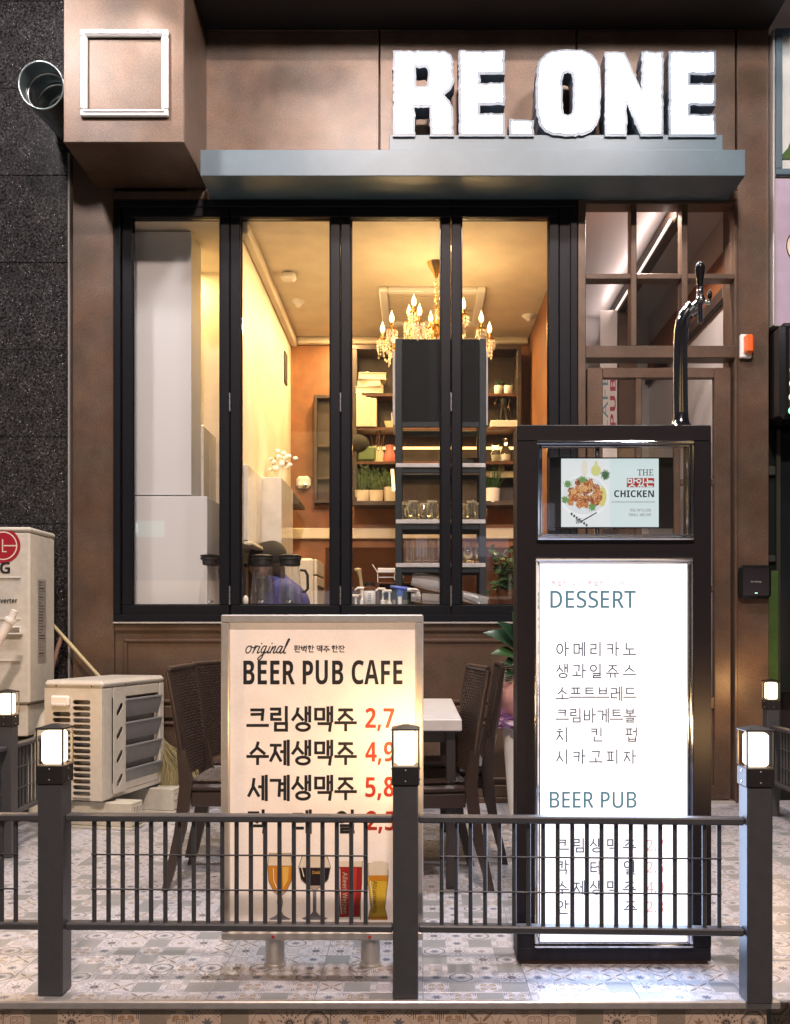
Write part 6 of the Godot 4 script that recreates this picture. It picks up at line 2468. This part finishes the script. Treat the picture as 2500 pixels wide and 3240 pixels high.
	latin(bn, "CAFE", paint(lin(0.12, 0.3, 0.36), 0.5), Vector3(-0.031838, -0.05, 0.0035), 0.5, 0.051737, "Droid Sans", false, PI / 2)
	latin(bn, "PUB", paint(lin(0.4, 0.04, 0.1), 0.5), Vector3(0.035818, -0.03, 0.0035), 0.42, 0.047758, "Droid Sans", true, PI / 2)

func pot_plant(called, label, at: Vector3, w: float, h: float, square: bool, blades: int, tall: float, pot_mat, leaf_mat):
	var t = thing(called, label, "potted plant", at)
	var m = Mb.new()
	if square:
		m.lathe([Vector2(0, 0.003), Vector2(w * 0.62, 0.003), Vector2(w * 0.7, h), Vector2(w * 0.62, h), Vector2(w * 0.58, 0.02)], 4, Vector3.ZERO, Basis(), PI / 4)
	else:
		m.lathe([Vector2(0, 0.003), Vector2(w * 0.44, 0.003), Vector2(w * 0.5, h), Vector2(w * 0.46, h), Vector2(w * 0.44, 0.02)], 18)
	part("pot", m, pot_mat, t)
	m = Mb.new()
	m.lathe([Vector2(0, h * 0.86), Vector2(w * 0.42, h * 0.86), Vector2(w * 0.42, 0.02), Vector2(0, 0.02)], 12)
	part("soil", m, M.wood_dark, t)
	m = Mb.new()
	for k in blades:
		var a = rng.randf() * TAU
		var r = w * 0.35 * sqrt(rng.randf())
		var o = Vector3(cos(a) * r, h * 0.85, sin(a) * r)
		var e = o + Vector3(cos(a) * rng.randf_range(0.0, 0.5) * tall, tall * rng.randf_range(0.45, 1.0), sin(a) * rng.randf_range(0.0, 0.4) * tall)
		m.tube([o, o.lerp(e, 0.5) + Vector3(0, tall * 0.06, 0), e], [0.0025, 0.0022, 0.001], 3, false)
		for q in 4:
			var c = o.lerp(e, 0.35 + q * 0.2)
			var s = Vector3(rng.randf_range(-1, 1), rng.randf_range(0.1, 1), rng.randf_range(-1, 1)).normalized() * 0.02
			var n = s.cross(Vector3(rng.randf(), 0.3, rng.randf())).normalized() * 0.005
			m.quad(c, c + s * 0.5 - n, c + s, c + s * 0.5 + n)
	part("leaves", m, leaf_mat, t, "", true)

func chandelier():
	var d = 6.77
	var t = thing("chandelier", "golden crystal chandelier with lit candle bulbs hanging behind the window", "chandelier", v3(0.1197, 3.8, d))
	var m = Mb.new()
	m.lathe([Vector2(0.0, -0.11), Vector2(0.014, -0.108), Vector2(0.022, -0.08), Vector2(0.058, -0.025), Vector2(0.066, 0.0)], 20)
	part("ceiling_rose", m, M.gold, t)
	m = Mb.new()
	for k in 9:
		var y = -0.125 - k * 0.03
		var ring := []
		for q in 9:
			var a = TAU * q / 8
			ring.append(Vector3(cos(a) * 0.009, y + sin(a) * 0.02, 0) if k % 2 else Vector3(0, y + sin(a) * 0.02, cos(a) * 0.009))
		m.tube(ring, 0.0028, 5, false)
	part("chain", m, M.gold, t)
	m = Mb.new()
	m.lathe([Vector2(0, -0.78), Vector2(0.03, -0.76), Vector2(0.06, -0.7), Vector2(0.03, -0.64), Vector2(0.025, -0.5), Vector2(0.05, -0.46), Vector2(0.02, -0.42), Vector2(0.015, -0.38), Vector2(0, -0.37)], 16)
	part("stem", m, M.gold, t)
	var c = Mb.new()
	var n := 0
	for tier in [[10, 0.39, -0.6, 0.0], [6, 0.21, -0.45, 0.35]]:
		for k in tier[0]:
			var a = TAU * k / tier[0] + tier[3]
			var o = Vector3(cos(a), 0, sin(a))
			m = Mb.new()
			var arm := []
			for q in 9:
				var s = q / 8.0
				arm.append(o * (0.03 + (tier[1] - 0.03) * s) + Vector3(0, tier[2] - 0.11 * sin(s * PI) * 1.0 + 0.03 * s - 0.02 * (1 - s), 0))
			m.tube(arm, 0.0075, 6)
			var e = arm[-1]
			m.lathe([Vector2(0, 0), Vector2(0.03, 0.006), Vector2(0.036, 0.014), Vector2(0.012, 0.012), Vector2(0.011, 0.055), Vector2(0, 0.055)], 12, e)
			part("arm", m, M.gold, t)
			m = Mb.new()
			m.lathe([Vector2(0, 0.055), Vector2(0.009, 0.058), Vector2(0.018, 0.08), Vector2(0.015, 0.102), Vector2(0.005, 0.128), Vector2(0.0, 0.145)], 12, e)
			part("bulb_light", m, M.bulb, t)
			if n % 2 == 0:
				omni(t, e + Vector3(0, 0.085, 0), INNER, 0.07, 0.012, "candle_light")
			n += 1
			# strings of crystal beads and drops under every cup
			for q in 11:
				var r = Vector3(cos(a + q * 0.57), 0, sin(a + q * 0.57)) * 0.036
				var f = 0.012 if q % 3 else 0.016
				for j in rng.randi_range(2, 5):
					c.ball(e + r + Vector3(0, -0.012 - j * 0.026, 0), Vector3(f * 0.6, f, f * 0.6), 5, 3)
			for q in 8:
				var s = q / 7.0
				c.ball(arm[mini(8, q + 1)] + Vector3(0, -0.02 - 0.05 * sin(s * PI), 0), Vector3(0.009, 0.011, 0.009), 5, 3)
				var b = Vector3(cos(a + TAU / tier[0] * s), 0, sin(a + TAU / tier[0] * s)) * tier[1]
				c.ball(b + Vector3(0, e.y - 0.02 - 0.09 * sin(s * PI), 0), Vector3(0.009, 0.012, 0.009), 5, 3)
	for k in 150:
		var a = rng.randf() * TAU
		var y = rng.randf()
		c.ball(Vector3(cos(a) * (0.04 + 0.15 * y), -0.42 - 0.4 * (1 - y), sin(a) * (0.04 + 0.15 * y)), Vector3(0.011, 0.016, 0.011), 5, 3)
	part("crystals", c, M.crystal, t, "", true)

func window_sill_things():
	var m = Mb.new()
	m.bd(-1.74, 0.99, 1.25, 1.2879, 6.14, 6.62, 0.004)
	m.bd(-1.74, 0.99, 0.01, 1.249, 6.55, 6.6)
	var t = thing("counter", "white edged counter running behind the window", "counter", v3(-0.4, 0, 6.35))
	part("top", m, M.gloss_white, t)
	var y = 1.2879 + 0.001
	# glass jugs with black lids
	var g = "glass jugs with black lids on the counter"
	var j = thing("glass_jug", "glass jug with black lid behind the leftmost window pane", "jug", v3(-1.4196, y, 6.26), PI * 0.8, g)
	m = Mb.new()
	m.lathe([Vector2(0, 0.001), Vector2(0.086, 0.001), Vector2(0.088, 0.03), Vector2(0.066, 0.24), Vector2(0.064, 0.262), Vector2(0.06, 0.262), Vector2(0.062, 0.24), Vector2(0.084, 0.03), Vector2(0.08, 0.012), Vector2(0, 0.01)], 10, Vector3.ZERO, Basis(), 0.3)
	part("glass", m, M.thin_glass, j)
	m = Mb.new()
	m.lathe([Vector2(0.06, 0.262), Vector2(0.068, 0.268), Vector2(0.069, 0.3), Vector2(0.075, 0.302), Vector2(0.075, 0.316), Vector2(0.07, 0.318), Vector2(0.078, 0.33), Vector2(0.05, 0.34), Vector2(0, 0.342)], 20)
	part("lid", m, M.black_matt, j)
	m = Mb.new()
	m.tube([Vector3(0.066, 0.235, 0), Vector3(0.1, 0.232, 0), Vector3(0.116, 0.2, 0), Vector3(0.118, 0.11, 0), Vector3(0.1, 0.09, 0), Vector3(0.078, 0.092, 0)], 0.0095, 8)
	part("handle", m, M.black_matt, j)
	m = Mb.new()
	m.lathe([Vector2(0.0, 0.014), Vector2(0.03, 0.014), Vector2(0.03, 0.03), Vector2(0.0, 0.034)], 10)
	part("blade_base", m, M.chrome, j)
	dup(j, "glass_jug", "glass jug with black lid at the left of the second window pane", v3(-1.0608, y, 6.27), 2.2, g)
	dup(j, "glass_jug", "glass jug with black lid and its handle to the right, in the second window pane", v3(-0.8712, y, 6.25), 0.15, g)
	m = Mb.new()
	m.ball(v3(-1.1711, y + 0.03, 6.25), Vector3(0.02, 0.035, 0.02), 10, 6)
	solo("white_cloth", "crumpled white cloth on the counter left of the jugs", "cloth", m, M.petal_white)
	# pump bottles
	var p = thing("pump_bottle", "white syrup pump bottle, tallest at the left of the third window pane", "bottle", v3(-0.3882, y - 0.16, 6.3), 0.0, "white syrup pump bottles")
	m = Mb.new()
	m.lathe([Vector2(0, 0), Vector2(0.036, 0), Vector2(0.038, 0.14), Vector2(0.016, 0.17), Vector2(0.018, 0.195), Vector2(0.007, 0.2), Vector2(0.006, 0.27), Vector2(0, 0.27)], 14)
	part("bottle", m, M.white_plastic, p)
	m = Mb.new()
	m.tube([Vector3(0.015, 0.272, 0), Vector3(-0.03, 0.276, 0), Vector3(-0.05, 0.262, 0)], [0.011, 0.009, 0.006], 8)
	part("pump_head", m, M.white_plastic, p)
	g = "white syrup pump bottles"
	dup(p, "pump_bottle", "short white pump bottle at the very left of the third window pane", v3(-0.4359, y - 0.21, 6.34), 0.3, g)
	dup(p, "pump_bottle", "white pump bottle just right of the labelled jar", v3(-0.2482, y - 0.165, 6.3), 0.1, g)
	dup(p, "pump_bottle", "white pump bottle leaning on the blue gripped spray tap", v3(-0.2036, y - 0.18, 6.27), -0.2, g)
	# the shelf these stand on is below the sill, so only their tops show
	var s = thing("labelled_jar", "dark lidded jar with a white printed label among the pump bottles", "jar", v3(-0.3372, y, 6.24))
	m = Mb.new()
	m.lathe([Vector2(0, 0.0), Vector2(0.038, 0.0), Vector2(0.039, 0.115), Vector2(0.034, 0.12), Vector2(0.034, 0.128)], 18)
	part("glass", m, paint(lin(0.16, 0.07, 0.03), 0.2), s)
	m = Mb.new()
	m.lathe([Vector2(0.0395, 0.005), Vector2(0.0402, 0.006), Vector2(0.0402, 0.092), Vector2(0.0395, 0.093)], 18)
	part("label_band", m, M.white_plastic, s)
	m = Mb.new()
	for k in 6:
		m.bd(-0.012 + 0.001 * k, 0.014, 0.016 + k * 0.011, 0.02 + k * 0.011, -0.0404, -0.04)
	part("label_print", m, M.black_ink, s)
	m = Mb.new()
	m.lathe([Vector2(0.035, 0.128), Vector2(0.037, 0.13), Vector2(0.037, 0.15), Vector2(0, 0.152)], 18)
	part("lid", m, M.black_matt, s)
	s = thing("spray_tap", "white pipe tap with a blue grip bending to the right on the counter", "tap", v3(-0.1332, y, 6.28))
	m = Mb.new()
	m.tube([Vector3(0, 0, 0), Vector3(0, 0.075, 0)], 0.015, 12)
	m.tube([Vector3(0.045, 0.104, 0), Vector3(0.11, 0.1, 0), Vector3(0.122, 0.092, 0), Vector3(0.124, 0.06, 0)], 0.014, 12)
	part("pipe", m, M.white_plastic, s)
	m = Mb.new()
	m.tube([Vector3(0, 0.06, 0), Vector3(0, 0.105, 0)], 0.0185, 12)
	m.tube([Vector3(-0.065, 0.126, 0), Vector3(-0.02, 0.116, 0), Vector3(0.05, 0.105, 0)], [0.008, 0.015, 0.0185], 12)
	part("grip", m, M.blue_plastic, s)
	# stacks of clear cups lying in a wire rack
	var cup = pane(0.3, Color(0.85, 0.87, 0.88))
	var k := 0
	for q in [[[878, 1240], [985, 1262], 6.36], [[950, 1262], [1040, 1284], 6.3], [[876, 1274], [975, 1282], 6.27], [[880, 1228], [960, 1246], 6.42]]:
		m = Mb.new()
		var a = v3(fx(q[0][0], q[2]), fy(q[0][1], q[2]), q[2])
		var b = v3(fx(q[1][0], q[2]), fy(q[1][1], q[2]), q[2])
		var pts := []
		var rad := []
		for i in 41:
			pts.append(a.lerp(b, i / 40.0))
			rad.append((0.037 if i % 2 else 0.0335) if i > 9 else lerpf(0.027, 0.033, i / 9.0))
		m.tube(pts, rad, 16)
		solo("cup_stack", ["upper long stack of clear plastic cups lying beside the blue gripped tap", "stack of clear plastic cups running down to the right behind the fourth pane", "lowest stack of clear plastic cups lying on the counter", "short rear stack of clear plastic cups at the top of the pile"][k], "cups", m, cup, "stacks of clear plastic cups")
		k += 1
	s = thing("wire_rack", "thin black wire rack holding the stacks of clear cups", "rack", v3(0.1119, y, 6.33))
	m = Mb.new()
	for z in [-0.07, 0.1]:
		m.tube([Vector3(-0.17, 0.0, z), Vector3(-0.17, 0.1, z), Vector3(0.16, 0.055, z), Vector3(0.3, 0.0, z)], 0.0035, 6)
		m.tube([Vector3(-0.1, 0.0, z), Vector3(-0.1, 0.085, z)], 0.0035, 6)
	part("wires", m, M.black_matt, s)
	# wooden crate with a toy wagon, brass ornament
	s = thing("wooden_crate", "small open reddish wooden crate behind the pump bottles", "crate", v3(-0.1917, y - 0.16, 6.9))
	m = Mb.new()
	m.frame(-0.12, 0.16, 0.0, 0.345, 0.015, -0.08, 0.08, 0.002)
	m.bd(-0.105, 0.145, 0.015, 0.33, 0.06, 0.07)
	part("box", m, M.wood_red, s)
	m = Mb.new()
	for q in 3:
		m.lathe([Vector2(0, 0), Vector2(0.03, 0), Vector2(0.03, 0.2), Vector2(0, 0.2)], 12, Vector3(-0.05 + q * 0.07, 0.016, 0.0))
	part("jars", m, M.bamboo, s)
	s = thing("toy_wagon", "white metal toy wagon with spoked wheels standing on the wooden crate", "ornament", v3(-0.2189, y + 0.187, 6.88))
	m = Mb.new()
	m.box(Vector3(0.01, 0.085, 0), Vector3(0.2, 0.035, 0.09), 0.003)
	m.tube([Vector3(-0.09, 0.0, 0.03), Vector3(-0.09, 0.07, 0.03), Vector3(-0.13, 0.13, 0.03)], 0.004, 6)
	m.tube([Vector3(-0.08, 0.035, 0.03), Vector3(0.11, 0.035, 0.03)], 0.004, 6)
	part("tray", m, M.white_plastic, s)
	m = Mb.new()
	var ring := []
	for q in 21:
		ring.append(Vector3(0.065 + cos(TAU * q / 20) * 0.034, 0.036 + sin(TAU * q / 20) * 0.034, 0.045))
	m.tube(ring, 0.004, 6, false)
	for q in 4:
		var a = PI * q / 4
		m.tube([Vector3(0.065 - cos(a) * 0.032, 0.036 - sin(a) * 0.032, 0.045), Vector3(0.065 + cos(a) * 0.032, 0.036 + sin(a) * 0.032, 0.045)], 0.0025, 5)
	part("wheel", m, M.white_plastic, s)
	s = thing("brass_ornament", "slim straw coloured ornament tied with a bow behind the pump bottles", "ornament", v3(-0.4391, y - 0.02, 6.9))
	m = Mb.new()
	m.tube([Vector3(0.02, 0, 0), Vector3(0.01, 0.15, 0), Vector3(0, 0.24, 0), Vector3(-0.012, 0.3, 0)], [0.02, 0.014, 0.012, 0.02], 10)
	m.ball(Vector3(-0.02, 0.3, 0), Vector3(0.028, 0.016, 0.016), 10, 6)
	part("figure", m, M.bamboo, s)
	m = Mb.new()
	m.tube([Vector3(-0.04, 0.1, 0.02), Vector3(0.012, 0.12, 0.02), Vector3(0.05, 0.105, 0.02)], 0.006, 6)
	part("bow", m, M.book, s)

# ---------- bodies as one surface: tapered bones joined by a smooth minimum, meshed by surface nets ----------
func flesh(m: Mb, bones: Array, cell: float, k: float):
	var lo = Vector3.ONE * 1e9
	var hi = -lo
	for b in bones:
		var r = maxf(b[2], b[3]) + k
		for p in [b[0], b[1]]:
			lo = lo.min(p - Vector3.ONE * r)
			hi = hi.max(p + Vector3.ONE * r)
	lo -= Vector3.ONE * cell * 2
	hi += Vector3.ONE * cell * 2
	var nx = int((hi.x - lo.x) / cell) + 1
	var ny = int((hi.y - lo.y) / cell) + 1
	var nz = int((hi.z - lo.z) / cell) + 1
	var f := PackedFloat32Array()
	f.resize(nx * ny * nz)
	f.fill(10.0)
	for b in bones:
		var a: Vector3 = b[0]
		var ab: Vector3 = b[1] - b[0]
		var l2 = maxf(ab.length_squared(), 1e-9)
		var ra: float = b[2]
		var rb: float = b[3]
		var r = maxf(ra, rb) + k + cell * 2
		var p0 = ((a.min(b[1]) - Vector3.ONE * r - lo) / cell).floor()
		var p1 = ((a.max(b[1]) + Vector3.ONE * r - lo) / cell).ceil()
		for x in range(maxi(0, int(p0.x)), mini(nx, int(p1.x) + 1)):
			for y in range(maxi(0, int(p0.y)), mini(ny, int(p1.y) + 1)):
				for z in range(maxi(0, int(p0.z)), mini(nz, int(p1.z) + 1)):
					var q = lo + Vector3(x, y, z) * cell - a
					var t = clampf(q.dot(ab) / l2, 0.0, 1.0)
					var d = (q - ab * t).length() - lerpf(ra, rb, t)
					var i = (x * ny + y) * nz + z
					var o = f[i]
					var h = maxf(k - absf(o - d), 0.0) / k
					f[i] = minf(o, d) - h * h * k * 0.25
	var at := {}
	var corner := []
	for c in 8:
		corner.append(Vector3i(c & 1, (c >> 1) & 1, c >> 2))
	for x in nx - 1:
		for y in ny - 1:
			for z in nz - 1:
				var i = (x * ny + y) * nz + z
				var s = f[i] < 0
				if (f[i + 1] < 0) == s and (f[i + nz] < 0) == s and (f[i + nz + 1] < 0) == s and (f[i + ny * nz] < 0) == s and (f[i + ny * nz + 1] < 0) == s and (f[i + ny * nz + nz] < 0) == s and (f[i + ny * nz + nz + 1] < 0) == s:
					continue
				var sum = Vector3.ZERO
				var n := 0
				for c in 8:
					for ax in 3:
						if corner[c][ax] == 1:
							continue
						var e: Vector3i = corner[c]
						var g: Vector3i = e
						g[ax] = 1
						var v0 = f[i + (e.x * ny + e.y) * nz + e.z]
						var v1 = f[i + (g.x * ny + g.y) * nz + g.z]
						if (v0 < 0) != (v1 < 0):
							sum += Vector3(e).lerp(Vector3(g), v0 / (v0 - v1))
							n += 1
				at[i] = lo + (Vector3(x, y, z) + sum / n) * cell
	m.smooth(true)
	var step = [ny * nz, nz, 1]
	for i in at:
		for ax in 3:
			var j = i + step[ax]
			if j >= f.size() or (f[i] < 0) == (f[j] < 0):
				continue
			var b = step[(ax + 1) % 3]
			var c = step[(ax + 2) % 3]
			if at.has(i - b) and at.has(i - c) and at.has(i - b - c):
				if f[i] < 0:
					m.quad(at[i - b - c], at[i - c], at[i], at[i - b])
				else:
					m.quad(at[i - b - c], at[i - b], at[i], at[i - c])
	m.smooth(false)

func barista():
	# bending over the counter, head turned down and to the left
	var t = thing("person", "person in a dark cap and blue shirt bending over the counter behind the jugs", "person", v3(-0.86, 0, 6.78))
	var f = Basis(Vector3.UP, PI) # faces -x
	var hips = Vector3(0, 0.93, 0)
	var chest = Vector3(-0.1, 1.3, 0)
	var neck = Vector3(-0.17, 1.47, 0.02)
	var head = Vector3(-0.25, 1.61, 0.04)
	var bones := [
		[hips + Vector3(0, 0, -0.07), hips + Vector3(0, 0, 0.07), 0.13, 0.13], [hips, chest, 0.125, 0.14],
		[chest + Vector3(0, 0.02, -0.1), chest + Vector3(0, 0.02, 0.1), 0.115, 0.115],
		[chest + Vector3(-0.02, 0.1, -0.15), chest + Vector3(-0.02, 0.1, 0.15), 0.062, 0.062], [chest + Vector3(-0.03, 0.1, 0), neck + Vector3(-0.02, 0.04, 0), 0.07, 0.055],
		[head, head + Vector3(0.02, 0.03, 0), 0.088, 0.092], [head + Vector3(-0.05, -0.05, 0), head + Vector3(-0.07, -0.075, 0), 0.055, 0.04],
		[head + Vector3(-0.1, -0.01, 0), head + Vector3(-0.118, -0.04, 0), 0.012, 0.016],
		[head + Vector3(0.015, -0.02, 0.09), head + Vector3(0.02, 0.01, 0.092), 0.014, 0.016], [head + Vector3(0.015, -0.02, -0.09), head + Vector3(0.02, 0.01, -0.092), 0.014, 0.016],
	]
	var shirt := bones.slice(0, 5)
	var legs := []
	for s in [-1.0, 1.0]:
		legs.append([hips + Vector3(0, -0.02, 0.09 * s), Vector3(-0.02, 0.5, 0.1 * s), 0.1, 0.062])
		legs.append([Vector3(-0.02, 0.5, 0.1 * s), Vector3(0.03, 0.1, 0.1 * s), 0.062, 0.042])
		bones.append([Vector3(0.03, 0.06, 0.1 * s), Vector3(-0.16, 0.035, 0.12 * s), 0.045, 0.032])
		var sh = chest + Vector3(-0.03, 0.09, 0.17 * s)
		var el = Vector3(-0.3, 1.12, 0.2 * s)
		var wr = Vector3(-0.46, 1.0, 0.1 * s)
		shirt.append([sh, el, 0.058, 0.046])
		shirt.append([el, el.lerp(wr, 0.3), 0.046, 0.042])
		bones.append([sh, el, 0.05, 0.04])
		bones.append([el, wr, 0.04, 0.027])
		# hand: palm, four bent fingers, thumb
		var d = (wr - el).normalized()
		var w = Vector3(0, 0, 1)
		var dn = d.cross(w).normalized() * (1.0 if d.cross(w).y < 0 else -1.0)
		var hb := [[wr, wr + d * 0.04, 0.026, 0.026]]
		for q in 4:
			var o = wr + d * 0.06 + w * (q - 1.5) * 0.02
			hb.append([wr + d * 0.02 + w * (q - 1.5) * 0.014, o, 0.014, 0.012])
			var l = [0.026, 0.03, 0.028, 0.021][q]
			var o2 = o + d * l + dn * 0.006
			var o3 = o2 + (d + dn).normalized() * l * 0.8
			hb.append([o, o2, 0.0095, 0.009])
			hb.append([o2, o3, 0.009, 0.0085])
			hb.append([o3, o3 + (d * 0.3 + dn).normalized() * l * 0.7, 0.0085, 0.008])
		var th = wr + d * 0.02 - w * s * 0.022
		hb.append([th, th + d * 0.03 - w * s * 0.028 + dn * 0.01, 0.014, 0.011])
		hb.append([th + d * 0.03 - w * s * 0.028 + dn * 0.01, th + d * 0.055 - w * s * 0.024 + dn * 0.022, 0.011, 0.009])
		var hm = Mb.new()
		flesh(hm, hb, 0.006, 0.008)
		part("hand", hm, M.skin, t)
	bones.append_array(legs)
	var m = Mb.new()
	flesh(m, bones, 0.014, 0.04)
	part("body", m, M.skin, t)
	m = Mb.new()
	var wide := []
	for b in shirt:
		wide.append([b[0], b[1], b[2] + 0.016, b[3] + 0.016])
	flesh(m, wide, 0.016, 0.05)
	part("shirt", m, M.blue_cloth, t)
	m = Mb.new()
	wide = [[hips + Vector3(0, 0.04, -0.07), hips + Vector3(0, 0.04, 0.07), 0.142, 0.142]]
	for b in legs:
		wide.append([b[0], b[1], b[2] + 0.02, b[3] + 0.02])
	flesh(m, wide, 0.018, 0.05)
	part("trousers", m, M.black_matt, t)
	m = Mb.new()
	flesh(m, [[head + Vector3(0.035, 0.02, 0), head + Vector3(0.06, -0.05, 0), 0.09, 0.07], [head + Vector3(0.08, -0.03, 0.02), head + Vector3(0.12, -0.12, 0.03), 0.045, 0.02]], 0.009, 0.03)
	part("hair", m, M.hair, t)
	m = Mb.new()
	flesh(m, [[head + Vector3(-0.02, 0.04, 0), head + Vector3(0.04, 0.055, 0), 0.108, 0.106], [head + Vector3(-0.1, 0.005, -0.04), head + Vector3(-0.1, 0.005, 0.04), 0.022, 0.022], [head + Vector3(-0.15, -0.02, -0.03), head + Vector3(-0.15, -0.02, 0.03), 0.012, 0.012], [head + Vector3(-0.185, -0.04, -0.015), head + Vector3(-0.185, -0.04, 0.015), 0.009, 0.009]], 0.008, 0.03)
	part("cap", m, M.cap_cloth, t)
	for s in [-1, 1]:
		m = Mb.new()
		m.ball(head + Vector3(-0.083, 0.0, 0.032 * s), Vector3(0.01, 0.008, 0.012), 8, 6)
		part("eye", m, M.white_plastic, t)
		m = Mb.new()
		m.ball(head + Vector3(-0.0905, -0.001, 0.032 * s), Vector3(0.004, 0.005, 0.005), 8, 6)
		part("pupil", m, M.black_matt, t)
	m = Mb.new()
	m.ball(head + Vector3(-0.108, -0.072, 0), Vector3(0.006, 0.006, 0.022), 8, 6)
	part("mouth", m, paint(lin(0.4, 0.14, 0.11), 0.5), t)

# ---------- plants ----------
func leaf(m: Mb, o: Vector3, tip: Vector3, up: Vector3, w: float, droop: float):
	# a blade folded along its midrib, two faces
	var side = (tip - o).cross(up).normalized()
	var prev := []
	for k in 9:
		var s = k / 8.0
		var c = o.lerp(tip, s) + up * droop * sin(s * PI)
		var hw = w * sin(pow(s, 0.75) * PI) * 0.5 + 0.0008
		var row = [c - side * hw + up * hw * 0.28, c, c + side * hw + up * hw * 0.28]
		if k:
			m.smooth(true)
			m.quad(prev[0], prev[1], row[1], row[0])
			m.quad(prev[1], prev[2], row[2], row[1])
		prev = row
	m.smooth(false)

func plants():
	var t = thing("gift_plant", "gift plant with big glossy leaves, striped ribbon and lilac paper half behind the kiosk", "potted plant", v3(0.5594, 0, 5.2))
	var m = Mb.new()
	m.lathe([Vector2(0, 0.002), Vector2(0.055, 0.002), Vector2(0.098, 0.62), Vector2(0.09, 0.62), Vector2(0.085, 0.58), Vector2(0, 0.57)], 20)
	part("pot", m, M.white_plastic, t)
	for ring in [[0.6, 0.165, 11, 0.1, 0.0], [0.64, 0.13, 9, 0.14, 0.3]]:
		m = Mb.new()
		for k in ring[2]:
			var a = TAU * k / ring[2] + ring[4]
			var o = Vector3(cos(a), 0, sin(a))
			leaf(m, o * 0.07 + Vector3(0, ring[0], 0), o * ring[1] + Vector3(0, ring[0] + rng.randf_range(-0.02, 0.09), 0), Vector3.UP, ring[3], -0.03)
		part("wrapping_paper", m, M.lilac_paper, t)
	m = Mb.new()
	m.lathe([Vector2(0.05, 0.62), Vector2(0.1, 0.7), Vector2(0.115, 0.78), Vector2(0.09, 0.84), Vector2(0.07, 0.85)], 12)
	part("inner_paper", m, M.pink_paper, t)
	var rb = Mb.new()
	rb.lathe([Vector2(0.093, 0.83), Vector2(0.1, 0.84), Vector2(0.1, 0.88), Vector2(0.09, 0.885)], 20)
	rb.quad(Vector3(-0.16, 0.82, 0.075), Vector3(-0.05, 0.835, 0.1), Vector3(-0.05, 0.885, 0.1), Vector3(-0.155, 0.87, 0.075))
	rb.quad(Vector3(-0.1, 0.86, 0.085), Vector3(-0.03, 0.87, 0.1), Vector3(-0.03, 0.93, 0.1), Vector3(-0.1, 0.93, 0.085))
	var r = part("ribbon", rb, M.book, t)
	m = Mb.new()
	for k in 5:
		m.quad(Vector3(-0.159, 0.824 + k * 0.0098, 0.0765), Vector3(-0.05, 0.839 + k * 0.0098, 0.1015), Vector3(-0.05, 0.844 + k * 0.0098, 0.1015), Vector3(-0.159, 0.829 + k * 0.0098, 0.0765))
		m.quad(Vector3(-0.099, 0.865 + k * 0.0135, 0.0868), Vector3(-0.03, 0.874 + k * 0.0115, 0.1015), Vector3(-0.03, 0.88 + k * 0.0115, 0.1015), Vector3(-0.099, 0.871 + k * 0.0135, 0.0868))
	part("ribbon_stripe", m, M.black_ink, r)
	m = Mb.new()
	m.tube([Vector3(0, 0.56, 0), Vector3(0.01, 0.85, 0), Vector3(0, 1.15, 0)], 0.012, 8)
	part("stem", m, M.leaf_pale, t)
	var ls = [
		[Vector3(0, 1.0, 0), Vector3(-0.21, 1.1, 0.05), 0.11, 0.03, 1], [Vector3(0, 1.02, 0), Vector3(-0.13, 1.16, 0.08), 0.1, 0.02, 1], [Vector3(0, 0.95, 0.02), Vector3(-0.17, 0.985, 0.1), 0.085, 0.03, 0],
		[Vector3(0, 0.88, 0.02), Vector3(-0.1, 0.93, 0.12), 0.1, 0.03, 1], [Vector3(0, 1.05, 0), Vector3(-0.05, 1.22, 0.08), 0.1, 0.02, 0], [Vector3(0, 1.0, 0), Vector3(0.16, 1.12, 0.07), 0.11, 0.02, 1],
		[Vector3(0, 0.95, 0), Vector3(0.17, 0.99, -0.05), 0.1, 0.03, 0], [Vector3(0, 1.08, 0), Vector3(0.04, 1.28, -0.06), 0.1, 0.02, 1], [Vector3(0, 0.9, 0.0), Vector3(-0.09, 0.86, 0.13), 0.08, 0.02, 1],
	]
	for l in ls:
		m = Mb.new()
		leaf(m, l[0], l[1], Vector3(0.25, 1, 0.9).normalized(), l[2], l[3])
		part("leaf", m, M.leaf if l[4] == 0 else M.leaf_dark, t)
	# ivy on the counter behind the fourth pane
	t = thing("ivy_plant", "bushy dark green ivy in a brown pot on the counter behind the fourth pane", "potted plant", v3(0.6174, 1.2879 + 0.001, 6.4))
	m = Mb.new()
	m.lathe([Vector2(0, 0.002), Vector2(0.07, 0.002), Vector2(0.09, 0.11), Vector2(0.08, 0.11), Vector2(0.075, 0.09), Vector2(0, 0.09)], 18)
	part("pot", m, M.wood_red, t)
	m = Mb.new()
	var st = Mb.new()
	for k in 34:
		var a = rng.randf() * TAU
		var reach = rng.randf_range(0.05, 0.17)
		var e = Vector3(cos(a) * reach, rng.randf_range(0.08, 0.4), sin(a) * reach * 0.7)
		var b = Vector3(cos(a) * 0.03, 0.1, sin(a) * 0.03)
		var mid = b.lerp(e, 0.5) + Vector3(0, 0.06, 0)
		st.tube([b, mid, e], 0.002, 4, false)
		for q in 7:
			var c = b.lerp(mid, q / 3.0) if q < 3 else mid.lerp(e, (q - 3) / 3.0)
			var dirv = Vector3(rng.randf_range(-1, 1), rng.randf_range(-0.5, 0.5), rng.randf_range(-0.3, 1)).normalized()
			leaf(m, c, c + dirv * rng.randf_range(0.035, 0.06), Vector3(rng.randf_range(-0.4, 0.4), 1, 0.6).normalized(), rng.randf_range(0.03, 0.05), -0.004)
	part("stems", st, M.leaf_pale, t, "", true)
	part("leaves", m, M.leaf, t, "", true)
